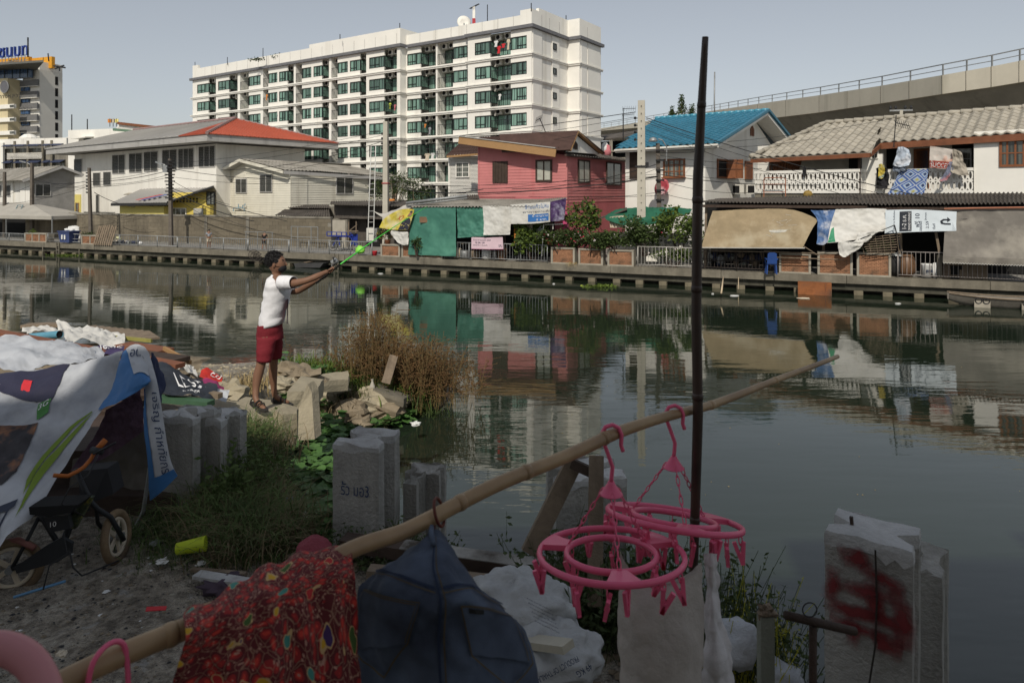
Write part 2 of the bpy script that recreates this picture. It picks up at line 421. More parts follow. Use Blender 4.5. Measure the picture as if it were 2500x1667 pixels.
# ================================================================ WATER, GROUND, QUAY
def water_nodes(n, l, b):
    b.inputs['Base Color'].default_value = (.030,.036,.024,1); b.inputs['Roughness'].default_value = .025; b.inputs['IOR'].default_value = 1.7; b.inputs['Specular IOR Level'].default_value = .5
    tc = n.new('ShaderNodeTexCoord'); hs_ = []
    for sc_, det, rot, amp in (((.55,2.2,1),3,.25,1.),((1.6,6.5,1),3,.1,.35),((.12,.5,1),2,.3,2.2)):
        mp = n.new('ShaderNodeMapping'); mp.inputs['Scale'].default_value = sc_; mp.inputs['Rotation'].default_value = (0,0, rot); l.new(tc.outputs['Object'], mp.inputs[0])
        t = n.new('ShaderNodeTexNoise'); t.inputs['Scale'].default_value = 1; t.inputs['Detail'].default_value = det; l.new(mp.outputs[0], t.inputs['Vector'])
        mu = n.new('ShaderNodeMath'); mu.operation = 'MULTIPLY'; mu.inputs[1].default_value = amp; l.new(t.outputs['Fac'], mu.inputs[0]); hs_.append(mu.outputs[0])
    a = n.new('ShaderNodeMath'); l.new(hs_[0], a.inputs[0]); l.new(hs_[1], a.inputs[1]); a2 = n.new('ShaderNodeMath'); l.new(a.outputs[0], a2.inputs[0]); l.new(hs_[2], a2.inputs[1])
    # calmer and rougher patches
    mp = n.new('ShaderNodeMapping'); mp.inputs['Scale'].default_value = (.10,.2,1); l.new(tc.outputs['Object'], mp.inputs[0]); t = n.new('ShaderNodeTexNoise'); t.inputs['Scale'].default_value = 1; l.new(mp.outputs[0], t.inputs['Vector'])
    mr = n.new('ShaderNodeMapRange'); mr.inputs[1].default_value = .35; mr.inputs[2].default_value = .65; mr.inputs[3].default_value = .25; mr.inputs[4].default_value = 1.; l.new(t.outputs['Fac'], mr.inputs[0])
    bp = n.new('ShaderNodeBump'); bp.inputs['Distance'].default_value = .0075; l.new(mr.outputs[0], bp.inputs['Strength']); l.new(a2.outputs[0], bp.inputs['Height']); l.new(bp.outputs[0], b.inputs['Normal'])
    cr = n.new('ShaderNodeTexNoise'); cr.inputs['Scale'].default_value = .25; l.new(tc.outputs['Object'], cr.inputs['Vector']); mx = n.new('ShaderNodeMix'); mx.data_type = 'RGBA'; l.new(cr.outputs['Fac'], mx.inputs[0])
    mx.inputs[6].default_value = (.009,.015,.010,1); mx.inputs[7].default_value = (.020,.029,.017,1); l.new(mx.outputs[2], b.inputs['Base Color'])
m_water = printmat('canal_water', water_nodes)
o = MB().add([(-300,-60,0),(300,-60,0),(300,200,0),(-300,200,0)],[(0,1,2,3)]).build('water', m_water); tag(o, kind='structure')
Q = Fr(1250,34., -22.29)
ZQ = .78
def rag(fn, *a): return fn(*a)
# far land: one sheet to the horizon, its near edge under the quay
m_far = M('far_ground', (.22,.20,.16),.95,.4,.4,.2)
g = MB(); g.add([Q.W((-300,.6, ZQ-.02)), Q.W((300,.6, ZQ-.02)),(1500,1500, ZQ-.02),(-1500,1500, ZQ-.02)],[(0,1,2,3)]); tag(g.build('ground', m_far), kind='structure')
qe = thing('quay', None, None, Q.o, Q.a, kind='structure')
S0, S1 = -75., 45.
sp = Q.s(245)
m = MB()
for a in range(int(S0), int(S1),5):      # cast in lengths with open joints
    dz = .02*math.sin(a*1.7); m.box(a+.01, a+4.99,-.02+.02*math.sin(a),.55, ZQ-.32, ZQ+dz*.5)
m.build('kerb', m_conc, qe)
m = MB(); m.box(S0, S1,.16,.5,.17, ZQ-.322); m.build('beam', M('beam_stained', (.08,.075,.058),.95,.4,1.5,.4, streak=.9, dirt=(.03,.03,.02)), qe)
m = MB(); m.box(S0, S1,.9,1.2,-.5, ZQ-.33); m.build('back_wall', m_concd, qe)
m = MB(); m.box(S0, S1,.553,30, ZQ-.2, ZQ-.004); m.build('walkway', m_deck, qe)
pil = MB().box(-.17,.17,.02,.36,-.6,.168).mesh('piling', M('piling_stained', (.22,.19,.13),.9,.4,2,.4, streak=.8, dirt=(.06,.05,.035)))
s = S0; k = 0
while s < S1:
    w = 1.13; inst(pil, 'piling', qe, (s+R.uniform(-.06,.06), R.uniform(-.03,.05),0)); s += w
# railings
def railing(px0, px1, ptop, pbot, label, t=.12, sp=.13, post=1.6, rb=.011, mat=None, mid=None, tilt=0., dens=True):
    s0, s1 = Q.s(px0, t), Q.s(px1, t); z1 = Q.zz(ptop, (s0+s1)/2, t); mat = mat or m_galv
    e = thing('railing', label, 'railing', Q.W(((s0+s1)/2, t, ZQ)), Q.a, 'railings along the quay')
    h = z1-ZQ; L_ = (s1-s0)/2; zb = .12
    piece(e, 'top_rail', mat, lambda m: m.tube([(-L_, 0, h),(0,.01, h+.01),(L_, 0, h)],.022,6), True)
    piece(e, 'bottom_rail', mat, lambda m: m.tube([(-L_, 0, zb),(L_, 0, zb)],.018,6), True)
    if mid: piece(e, 'middle_rail', mat, lambda m: m.tube([(-L_, 0, h*mid),(L_, 0, h*mid)],.014,6), True)
    pm = MB().tube([(0,0,0),(0,0, h)],.026,6).mesh('post', mat, True)
    n = max(1, round(2*L_/post))
    for i in range(n+1): inst(pm, 'post', e, (-L_+2*L_*i/n, 0,0),(0, R.uniform(-.01,.01),0))
    bm_ = MB().bar((0,0, zb),(0,0, h), rb*2, rb*1.3).mesh('bar', mat)
    k = int(2*L_/sp); 
    for i in range(1, k):
        if R.random() < .02: continue
        inst(bm_, 'bar', e, (-L_+2*L_*i/k, R.uniform(-.008,.008),0),(0, R.uniform(-.012,.012),0))
    return e
railing(-120,60,568,591, 'mesh-like grey railing left of the three brick planters', sp=.16)
railing(117,196,571,596, 'grey railing in front of the blue waste bin', sp=.5, mid=.5, rb=.008)
railing(247,432,575,602, 'long grey railing where rubbish lies behind it', sp=.15)
railing(434,604,581,608, 'grey railing with the boy in a patterned shirt behind it', sp=.15)
railing(606,704,584,614, 'grey railing behind the black-clothed walker', sp=.16)
railing(706,908,588,623, 'grey railing in front of the parked blue tricycle', sp=.17)
railing(1086,1336,595,638, 'grey railing below the hanging pink banner', sp=.15)
railing(1557,1700,604,650, 'grey railing beside the white concrete pole', sp=.16, mat=M('pale_rail', (.42,.40,.36),.6))
railing(1703,1898,612,661, 'dark rusted railing in the shade of the brown awning', sp=.14, mat=M('rust_rail', (.05,.04,.035),.7), mid=.55)
railing(2192,2508,619,671, 'grey railing at the right with boards stacked behind it', sp=.155, mat=M('pinkish_rail', (.30,.27,.25),.6), post=3.)
# brick planters
brk = MB()
def planter(px0, px1, py0, py1, label, t=.05, dep=.55, n=1, mat=None, fade=0.):
    s0, s1 = Q.s(px0, t), Q.s(px1, t); z1 = Q.zz(py0,(s0+s1)/2, t)-ZQ; w = s1-s0
    e = thing('brick_planter', label, 'planter', Q.W((s0, t, ZQ)), Q.a, 'brick planters on the quay')
    fr_ = MB(); cw = .09
    for i in range(n+1):
        x = (w-cw)*i/n; fr_.box(x, x+cw, 0, cw, 0, z1)
    fr_.box(0, w, -.015, dep, z1+.002, z1+.07); fr_.box(0, w, -.01,.07,.0,.07); fr_.box(0, cw, cw, dep, 0, z1); fr_.box(w-cw, w, cw, dep, 0, z1)
    fr_.build('frame', mat or m_concl, e)
    MB().box(.02, w-.02,.05, dep-.02,.02, z1-.01).build('soil_box', m_brickd, e)
    b = MB()
    for i in range(n):
        x0 = (w-cw)*i/n+cw+.01; x1 = (w-cw)*(i+1)/n-.01; rows = int((z1-.12)/.055)
        for r in range(rows):
            x = x0-(.07 if r % 2 else 0); z = .075+r*(z1-.10)/rows
            while x < x1:
                a, c = max(x, x0), min(x+.145, x1); 
                if c-a > .03: b.box(a, c, .02+R.uniform(0,.018),.051, z, z+.043)
                x += .155
    o = b.build('brickwork', M('planter_brick', (.42,.215,.12),.9,.45,6,.3, dirt=(.13,.08,.05)), e); o['kind'] = 'stuff'
    return e
planter(60,113,572,597, 'three-panel brick planter with a small green shrub', n=3)
planter(198,241,577,602, 'two-panel brick planter right of the blue waste bin', n=2)
planter(929,976,600,632, 'brick planter left of the big green tarpaulin', n=1)
planter(980,1080,602,636, 'brick planter mostly behind the big green tarpaulin', n=2)
planter(1345,1403,608,645, 'left of three brick planters under the flowering bushes')
planter(1412,1472,611,649, 'middle of three brick planters, dark-stained, under red flowers')
planter(1483,1547,614,652, 'right of three brick planters under the flowering bushes')
planter(1902,1980,623,664, 'shaded brick planter behind the blue plastic chair')
planter(1996,2082,620,667, 'brick planter under the torn white sheet')
planter(2092,2176,622,671, 'clean brick planter left of the open dark stall')

# ================================================================ APARTMENT BLOCK
A = Fr(1298,50., -34.2)
ap = fthing(A, 'apartment_building', 'tall white eight-storey apartment block with green glass windows and balconies', 'building')
ZB = [14.46-1.89*i for i in range(8)]       # floor lines, top storey first
H = 1.89; ZTOP = 16.35
T_L, T_M, T_F = -.55,.2,0.
tl, tm, tf = T_L, T_M, T_F
walls = MB(); bands = MB()
def bays(t, plist):
    """plist of (kind, px0, px1); kinds c column, w window, b balcony"""
    return [(k, A.s(a, t), A.s(b, t), t) for k, a, b in plist]
BY = bays(tl, [('c',470,481),('w',481,509),('b',509,527),('c',527,532),('w',532,559),('b',559,580),('c',580,586),('b',586,607),('w',607,636),('c',636,642),('b',642,655),('w',655,677),('c',677,681),('w',681,702),('b',702,717),('c',717,722),('b',722,737),('w',737,760),('c',760,765),('w',765,786),('b',786,803),('c',803,809),('b',809,824),('w',824,849),('c',849,854),('w',854,879),('b',879,894),('c',894,901),('w',901,938),('b',938,969),('c',969,977)])
BY += bays(tm, [('c',991,994),('w',994,1027),('b',1027,1064),('c',1064,1068),('b',1068,1106),('w',1106,1141)])
BY += bays(tf, [('c',1142,1159),('w',1159,1197),('b',1197,1247),('w',1247,1286),('c',1286,1298)])
sL0, sL1 = BY[0][1], A.s(977, tl); sM0 = sL1; sM1 = A.s(1142, tm)
fan = MB(); fan.lathe([(.0,0),(.155,0),(.155,-.02),(0,-.02)],12)
fan_me = None
def rotx(m):
    m.v = [(x, z, y) for x, y, z in m.v]; return m
fan_me = rotx(MB().lathe([(.165,-.012),(.165,.0)],14)).mesh('fan', m_dark)
ac_me = MB().box(-.28,.28,0,.28,0,.42).mesh('air_conditioner', m_ac)
rng = random.Random(3)
WM = {}
for bi, (k, a, b, t) in enumerate(BY):
    nxt = BY[bi+1][0] if bi+1 < len(BY) else 'c'; prv = BY[bi-1][0] if bi else 'c'
    if k == 'w':
        w = b-a; left = nxt == 'b'      # balcony on the right -> wide glazing turns the corner at right
        f = MB(); z0, z1 = .40,1.36; fw = .06
        f.box(0, w, .03,.11, z1-fw, z1); f.box(0, w, .03,.11, z0, z0+fw)
        xs = [0,.33*w, .62*w, w-fw] if left else [0,.36*w, .68*w, w-fw]
        for x in xs: f.box(x, x+fw, .03,.11, z0+fw, z1-fw)
        c0, c1 = (0,.62*w) if left else (.36*w, w)
        f.box(c0+fw, c1,.035,.105, z0+.27, z0+.27+fw*.8)
        xe = w if left else 0
        f.box(xe-.05 if left else -0.0, xe+.0 if left else .05,.11,1.0, z1-fw, z1); f.box(xe-.05 if left else 0, xe if left else .05,.11,1., z0, z0+fw)
        wm = f.mesh('frame', m_frame)
        g = MB(); g.box(.02, w-.02,.075,.09, z0+.02, z1-.02)
        if left: g.box(w-.03, w-.018,.09,1.0, z0+.02, z1-.02)
        else: g.box(.018,.03,.09,1.0, z0+.02, z1-.02)
        gm = g.mesh('window', m_green); WM[bi] = (wm, gm)
    if k == 'b':
        w = b-a; r = MB(); r.box(0, w, -.0,.03,.92,.96); r.box(0, w, .0,.03,.12,.15); n = max(4, int(w/.17))
        for i in range(n+1): r.box((w-.02)*i/n, (w-.02)*i/n+.02,.003,.025,.15,.92)
        rm = r.mesh('balcony_railing', m_iron)
        d = MB(); d.box(.1, w-.12,.93,.97,.08,1.38); dm = d.mesh('balcony_door', m_green)
        e = MB(); e.box(.06,.11,.9,.98,.05,1.42); e.box(w/2-.02, w/2+.02,.9,.98,.05,1.38); e.box(w-.14, w-.09,.9,.98,.05,1.42); e.box(.11, w-.14,.9,.98,1.38,1.43)
        em = e.mesh('frame', m_frame); WM[bi] = (rm, dm, em)
for zi, zb in enumerate(ZB+[ZB[-1]-H]):
    last = zi == 8
    if last: continue
    for bi, (k, a, b, t) in enumerate(BY):
        w = b-a
        if k == 'c': walls.box(a, b, t, t+1.3, zb, zb+H); continue
        if k == 'w':
            walls.box(a, b, t, t+.13, zb, zb+.40); walls.box(a, b, t, t+.13, zb+1.36, zb+H)
            walls.box(a, b, t+1.0, t+1.3, zb, zb+H)
            o = inst(WM[bi][1], 'window', ap, (a, t, zb)); inst(WM[bi][0], 'frame', o)
            nb = BY[bi+1] if (bi+1 < len(BY) and BY[bi+1][0] == 'b') else None
        if k == 'b':
            walls.box(a, b, t+1.0, t+1.3, zb, zb+H); walls.box(a, b, t+.0, t+1.0, zb, zb+.10)
            if bi+1 < len(BY) and BY[bi+1][0] == 'b': pass
            inst(WM[bi][0], 'balcony_railing', ap, (a, t+.02, zb)); o = inst(WM[bi][1], 'balcony_door', ap, (a, t, zb)); inst(WM[bi][2], 'frame', o)
            nac = 3 if w > 2 else (2 if w > .9 else 1)
            for q in range(nac):
                x = a+w*(q+.6)/(nac+.2); o = inst(ac_me, 'air_conditioner', ap, (x, t+.35, zb+1.44)); inst(fan_me, 'fan', o, (-.06,-.004,.2))
# bands and ends
def bandrun(z, h, d, m, cap=True):
    m.box(sL0-.25, sL1+d, tl-d, tl, z-h, z); m.box(sL1, sL1+d, tl, tm-d, z-h, z)
    m.box(sL1+d, sM1-.01, tm-d, tm, z-h, z); m.box(sM1-.01, d, tf-d, tf, z-h, z)
tR = A.t(1386,0); sW = A.s(1415, tR); tW = A.t(1467, sW)
def bandrun_r(z, h, d, m):
    m.box(0, d, 0, tR-d, z-h, z); m.box(0, sW+d, tR-d, tR, z-h, z); m.box(sW, sW+d, tR, tW+.2, z-h, z)
for zb in ZB:
    bandrun(zb+.03,.08,.16, bands); bandrun_r(zb+.03,.08,.16, bands); bandrun(zb-.06,.10,.10, bands); bandrun_r(zb-.06,.10,.10, bands)
bands.build('floor_band', m_white, ap)
g = MB(); bandrun(ZTOP+.22,.24,.24, g); bandrun_r(ZTOP+.22,.24,.24, g); g.build('gutter', m_gutter, ap)
# core, right face, wing
core = MB(); zg = .7
core.box(sL0, sL1, tl+1.3, tl+7.5, zg, ZTOP); core.box(sL1-.3, sM1, tm+1.3,7.5, zg, ZTOP); core.box(sM1,-.02,1.3, tR, zg, ZTOP)
core.box(sL0, sL0+.02, tl, tl+1.3, zg, ZTOP); core.box(-4, sW, tR+.0, tW, zg, ZTOP); core.box(-12,-2,5, tW, zg, ZTOP)
core.box(sL0, sL1, tl, tl+1.3, zg-.1, ZB[-1]); core.box(sL1,0, tm, tm+1.3, zg-.1, ZB[-1])
core.build('core', m_white, ap)
walls.box(sL0, sL1, tl+.0, tl+1.3, ZB[0]+H, ZTOP+.01); walls.box(sL1,0, tm, tm+1.3, ZB[0]+H, ZTOP+.01)
walls.build('wall', m_white, ap)
# raised panels on the right face
for zb in ZB:
    for p0, p1 in ((1300,1322),(1347,1364)):
        MB().box(.0,.06, A.t(p0,0), A.t(p1,0), zb+.1, zb+H-.1).build('wall_panel', m_white, ap)
    for p0, p1 in ((1418,1432),(1434,1464)): MB().box(sW, sW+.05, A.t(p0, sW), A.t(p1, sW), zb+.1, zb+H-.1).build('wall_panel', m_white, ap)
for zb in ZB:
    x0, x1 = A.t(1350,.06), A.t(1358,.06); f = MB()
    f.box(.06,.12, x0, x1, zb+.75, zb+.81); f.box(.06,.12, x0, x1, zb+1.2, zb+1.26); f.box(.06,.12, x0, x0+.08, zb+.81, zb+1.2); f.box(.06,.12, x1-.08, x1, zb+.81, zb+1.2)
    o = f.build('small_window', m_frame, ap); MB().box(.07,.09, x0+.05, x1-.05, zb+.79, zb+1.22).build('pane', m_pane, o)
# parapet
pp = MB()
def par(sa, sb, t, ztop, th=.25, z0=ZTOP+.221): pp.box(sa, sb, t, t+th, z0, ztop)
zz = lambda py, px, t: A.zz(py, A.s(px, t), t)
par(sL0, A.s(483, tl), tl, zz(161,472, tl)); par(A.s(483, tl), A.s(755, tl), tl, zz(167,483, tl)-.02)
par(A.s(755, tl), sL1, tl, zz(69,975, tl),.25); pp.box(sL1-.25, sL1, tl+.25, tl+4, ZTOP+.221, zz(69,975, tl)-.003); pp.box(A.s(755, tl), A.s(755, tl)+.25, tl+.25, tl+4, ZTOP+.221, zz(69,975, tl)-.003)
par(sL1+.003, A.s(1270, tm), tm, zz(38,1270, tm)); par(A.s(1270,0),0,0, zz(21,1298,0),1.)
pp.box(-.25,0,1., tR, ZTOP+.221, A.LS(1386,50,0).z+.0); par(0, sW, tR, A.L(1415,45, tR).z); pp.box(sW-.25, sW, tR+.25, tW, ZTOP+.221, A.L(1415,45, tR).z-.003)
pp.box(sL0, sL0+.25, tl+.25, tl+7, ZTOP+.221, zz(167,483, tl)-.1); pp.box(sL0, sW-.3,7,7.25, ZTOP-.2, ZTOP+1.2)
pp.build('parapet', m_white, ap)
jt = MB()
for px in list(range(500,975,26)): 
    s_ = A.s(px, tl); jt.box(s_, s_+.03, tl-.012, tl+.01, ZTOP+.25, ZTOP+1.15)
for px in range(1025,1265,38): s_ = A.s(px, tm); jt.box(s_, s_+.03, tm-.012, tm+.01, ZTOP+.25, ZTOP+1.15)
for px in (1322,1341,1365): t_ = A.t(px, 0); jt.box(-.0,.012, t_, t_+.05, ZTOP+.25, ZTOP+1.2)
for px in (1434,): t_ = A.t(px, sW); jt.box(sW, sW+.012, t_, t_+.05, ZTOP+.25, ZTOP+1.2)
jt.build('joint', m_fascia, ap)
# rooftop things
def pole_thing(name, label, cat, path, r, mat, group=None, n=6):
    path = [V(p) for p in path]; o = MB().tube([p-path[0] for p in path], r, n).build(name, mat, None, True, path[0]); return tag(o, label, cat, group)
ct, dt = A.W(A.L(1158,40,3)),0
e = thing('television_aerial', 'red and white rooftop mast with a slanted aerial on the white block', 'aerial', P(1157,57,58))
D_ = 58; b0 = P(1157,62, D_)
piece(e, 'mast', m_white, lambda m: m.bar((0,0,0), P(1157,17, D_)-b0+V((0,0,0)),.22)); e.location = b0
piece(e, 'mast_foot', M('mast_red', (.45,.04,.05),.6), lambda m: m.bar((0,0,-.3),(0,0,.55),.26))
piece(e, 'boom', m_iron, lambda m: (m.bar(P(1148,22, D_)-b0, P(1170,10, D_)-b0,.08),[m.bar(P(1149+i*3,21-i*1.6, D_)-b0-V((.1,.35,.1)), P(1149+i*3,21-i*1.6, D_)-b0+V((.1,.35,.1)),.04) for i in range(7)]))
e = thing('satellite_dish', 'large white satellite dish on the roof beside the mast', 'satellite dish', P(1133,60,59))
o = MB().lathe([(.02,-.2),(.3,-.15),(.6,0),(.62,.03),(.3,-.11),(.02,-.16)],20).build('dish', m_white, e, True, (0,0,.15),(math.radians(80),0,.3)); piece(e, 'stand', m_galv, lambda m: m.bar((0,0,-.9),(0,0,.1),.12))
for i, (px, a, b_, D_) in enumerate(((476,152,166,74),(555,140,155,70),(642,118,140,66),(830,84,92,60),(976,57,70,57),(1190,12,52,55),(1297,8,24,50),(1382,38,52,55))):
    pole_thing('lightning_rod', 'thin lightning rod '+('at the far left end of the apartment roof', 'second from the left end of the apartment roof', 'left of the roof planting on the apartment block', 'in the middle of the raised parapet', 'at the right corner of the raised parapet', 'tall one right of the rooftop mast', 'on the nearest top corner of the apartment block', 'in the notch of the right-hand side of the roof')[i], 'rod', (P(px, b_+4, D_), P(px, a, D_)),.035, m_iron, 'lightning rods on the apartment roof', 4)
e = thing('roof_garden_plant', 'small green planting along the roof edge left of the raised parapet', 'plant', P(690,138,66)); leafcloud([((0,0,0),(1.2,.4,.25),1),((-2.5,0,-.3),(.9,.3,.15),.6)],260,.22, m_leafd, 'foliage', e)
# laundry on balconies
lm = {'red': M('cloth_red', (.55,.03,.04)), 'white': M('cloth_white', (.7,.7,.68)), 'pink': M('cloth_pink', (.6,.2,.22)), 'orange': M('cloth_orange', (.6,.22,.05)), 'lime': M('cloth_lime', (.45,.55,.08)), 'navy': M('cloth_navy', (.02,.03,.08)), 'beige': M('cloth_beige', (.6,.52,.4)), 'grey': M('cloth_grey', (.3,.3,.32))}
def garment(label, col, px, py, w, h, D, cat='laundry', group='laundry on the balconies'):
    p = P(px, py, D); s_ = D/F; ww, hh = w*s_/2, h*s_; m = MB()
    for fz in range(5):
        for fx in range(5):
            x = -ww+ww*2*fx/4; m.v.append((x*(1-.12*(fz == 0)),.05*math.sin(fx*2+fz),-hh*fz/4+(.02*math.sin(fx*3) if fz == 4 else 0)))
    for j in range(4):
        for i in range(4): q = j*5+i; m.f.append((q, q+5, q+6, q+1))
    m.prism([(-ww*1.0,.0,0),(-ww*1.5,0,-hh*.3),(-ww*1.2,0,-hh*.38),(-ww*.8,0,-hh*.2)],(0,.04,0)); m.prism([(ww, 0,0),(ww*1.5,0,-hh*.3),(ww*1.2,0,-hh*.38),(ww*.8,0,-hh*.2)],(0,.04,0))
    o = m.build('garment', lm[col], None, True, p, (0,0, A.a)); return tag(o, label, cat, group)
for a in (('bright red garment drying on the top right balcony', 'red', 1218,113,9,18,51.4),('red shirt drying beside the white shirt on the top right balcony', 'red', 1229,107,9,10,51.3),('white shirt drying on the top right balcony', 'white', 1211,100,9,15,51.5),('pale patterned shirt drying at the right of the top balcony', 'beige', 1241,96,7,26,51.),
          ('beige towel over a balcony rail behind the lattice house', 'beige', 1043,375,13,17,54),('cream towel over a balcony rail next to the beige one', 'white', 1056,374,10,14,53.9),('orange garment hanging on a balcony of the far left bay', 'orange', 651,231,5,14,64),('lime shirt hanging on a third-floor balcony', 'lime', 952,252,6,14,57.5),('pink shirt hanging beside the lime shirt', 'pink', 964,255,6,15,57.4),
          ('white toy-like garment hanging on the third balcony at right', 'white', 1220,230,6,14,51.3),('orange plant basket hanging on the fifth-floor balcony', 'orange', 1038,303,5,9,53.6),('grey trousers hanging on the fifth-floor balcony', 'grey', 1049,311,6,17,53.6)): garment(*a)
# ================================================================ SCHOOL-LIKE BUILDING WITH RED AND GREY HIP ROOF
S = Fr(528,52., -36.5)
sb = fthing(S, 'hip_roof_building', 'white two-storey building with long grey and red hip roof and louvred windows', 'building')
sl = S.s(182,0); tr_ = S.t(744,0); zE = S.zz(344,1.6,-1.6)
w = MB(); w.box(sl, 0,0, tr_, 0, zE-.05); w.build('wall', m_cream if 0 else m_white2, sb)
ov = 1.64; x1 = ov; y0 = -ov; x0 = S.s(112, y0); y1 = S.t(823, x1); ze0, ze1 = zE, S.zz(326, ov, -ov)
fa = MB(); th = .12
fa.box(x0, x1, y0, y0+th, ze0, ze1); fa.box(x1-th, x1, y0+th, y1, ze0, ze1); fa.box(x0, x0+th, y0+th, y1, ze0, ze1); fa.box(x0, x1, y1, y1+th, ze0, ze1)
for i in range(4): z = ze0+(ze1-ze0)*(.2+.2*i); fa.box(x0, x1+.012, y0-.012, y0, z, z+.02)
fa.build('fascia', m_fascia, sb)
MB().box(x0+th, x1-th, y0+th, y1, ze0+.05, ze0+.1).build('soffit', m_fascia, sb)
ym = (y0+y1)/2; apx = S.L(575,290,0)
# roof planes from eaves to ridge
ty = ym; ax_ = S.s(575, ty); az_ = S.zz(290, ax_, ty); lx = x0+(ty-y0)*.9
pa, pb, pc, pd = V((x0-.1, y0-.1, ze1)), V((x1+.1, y0-.1, ze1)), V((x1+.1, y1+.1, ze1)), V((x0-.1, y1+.1, ze1)); r0, r1 = V((lx, ty, az_)), V((ax_, ty, az_))
xb = S.s(438, y0); pe = V((xb, y0-.1, ze1))
def ridged(m, a, b, c, d, n, th=.05):
    """metal sheet roof with upstanding ribs"""
    a, b, c, d = V(a), V(b), V(c), V(d); m.slab([a, b, c, d] if (c-d).length > 1e-4 else [a, b, c], th)
    nn = (b-a).cross(c-a).normalized(); nn = nn if nn.z > 0 else -nn
    for i in range(n+1):
        f = i/n; p, q = a.lerp(b, f), d.lerp(c, f)
        m.bar(p+nn*.02, q+nn*.02,.05,.05, nn)
m = MB(); ridged(m, pa, pe, r1, r0,26); m.slab([pa, r0, pd],.05); m.slab([pc, pd, r0, r1],.05); m.build('grey_roof', m_grey, sb)
m = MB(); m.slab([pe+V((.02,0,0)), pb, r1],.05); m.slab([pb, pc, r1],.05)
for f in [i/34 for i in range(1,34)]:      # ribs on the red slope facing right
    p = pb.lerp(pc, f); up = V((-(x1-ax_),0, az_-ze1)); g = min(f, 1-f)*2; q = p+up*g*.985+V((0,0,0)); nn = V((az_-ze1,0, x1-ax_)).normalized(); m.bar(p+nn*.02, q+nn*.02,.05,.04, nn)
for f in [i/18 for i in range(1,18)]:
    p = pe.lerp(pb, f); q = p.lerp(r1,.02+.0); up = V((0, ty-y0, az_-ze1)); nn = V((0,-(az_-ze1), ty-y0)).normalized()
    g = (pb.x-p.x)/(pb.x-r1.x); g2 = (p.x-pe.x)/(r1.x-pe.x) if p.x < r1.x else 9; q = p+up*min(g, g2,1)*.97; m.bar(p+nn*.02, q+nn*.02,.05,.04, nn)
m.build('red_roof', m_red, sb)
m = MB(); m.tube([pb+V((0,0,.03)), r1+V((0,0,.06)), r0+V((0,0,.06))],.13,6); m.tube([r1, pc],.1,6); m.build('ridge_cap', M('ridge_dull', (.30,.20,.19),.6), sb)
for (p0, p1, t0, t1, nx) in ((182,201,388,431,1),(275,306,377,424,2),(316,348,373,421,2),(352,386,369,418,2),(397,433,364,415,2),(436,474,361,411,3),(486,526,355,408,3),(228,246,421,454,1),(253,272,419,453,1),(235,243,475,519,1)):
    a, b = S.s(p0), S.s(p1); louvres(sb, a, b, S.zz(t1, b, 0), S.zz(t0, b, 0),-.01, nx, 12)
# white string course, yellow doorway
MB().box(S.s(182,-.08), S.s(196,-.08),-.09,-.003,0, S.zz(475, sl, 0)).build('door_surround', m_yellow, sb)
window(sb, S.s(185,-.1), S.s(193,-.1), S.zz(528, sl, 0), S.zz(495, sl, 0),-.1, m_ochre, m_pane, 1,2,.07, name='door')
# ---- yellow annex with lean-to roof
an = thing('yellow_annex', 'low yellow annex with grey sheet roof and a red and blue strip', 'building', P(400,530,47.5).xy.to_3d())
an.location.z = .7; X = Fr(512,47.0,-30)
an.location = X.o; an.rotation_euler = (0,0, X.a)
a_, b_ = X.s(292), X.s(400); zt = X.zz(504, b_, 0)
MB().box(a_, b_, 0,4,0, zt).build('wall', m_yellow, an)
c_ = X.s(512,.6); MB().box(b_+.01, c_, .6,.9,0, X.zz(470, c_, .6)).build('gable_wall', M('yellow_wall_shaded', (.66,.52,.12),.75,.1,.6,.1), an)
m = MB(); E = X.L(272,496,-.5); E2 = X.L(408,494,-.5); T1 = X.L(520,456,1.2); T0 = X.L(345,462,4.5); T2 = X.L(520,456,3.5)
corrugated(m, E, E2, X.L(520,452,4.5), T0,22,.03,1, th=.05); m.add([E2, X.L(521,455,.2), X.L(520,452,4.5)],[(0,1,2)])
m.build('sheet_roof', m_grey, an)
piece(an, 'verge', M('verge_black', (.03,.03,.03),.7), lambda m: (m.bar(E+V((0,-.03,-.12)), E2+V((0,-.03,-.12)),.06,.2), m.bar(E2, X.L(521,456,.1),.06,.12)))
for nm, cl, p0 in (('red_strip', lm['red'],(330,492)),('blue_strip', M('strip_blue', (.03,.09,.35),.6),(343,492))):
    q = MB(); a = X.L(p0[0], p0[1],-.3); q.slab([a+V((0,0,.12)), a+V((.35,0,.12)), a+V((1.25,1.4,.52)), a+V((.9,1.4,.52))],.01); q.build(nm, cl, an)
for i in range(9):
    for j in range(2):
        p = X.L(416+i*8,486+j*6,.56); piece(an, 'vent_block', m_dark, lambda m: m.box(p.x-.08, p.x+.08, p.y, p.y+.035, p.z-.06, p.z+.06))
window(an, X.s(418,.58), X.s(455,.58), X.zz(530, c_, .6), X.zz(509, c_, .6),.58, m_white, m_pane, 3,1,.06)
piece(an, 'door', M('door_grey', (.45,.44,.4),.7), lambda m: m.box(X.s(472,.55), X.s(495,.55),.55,.59,0, X.zz(509, c_, .6)))
window(an, X.s(505,.57), X.s(525,.57), X.zz(500, c_, .6), X.zz(468, c_, .6),.57, m_iron, m_pane, 2,1,.06)
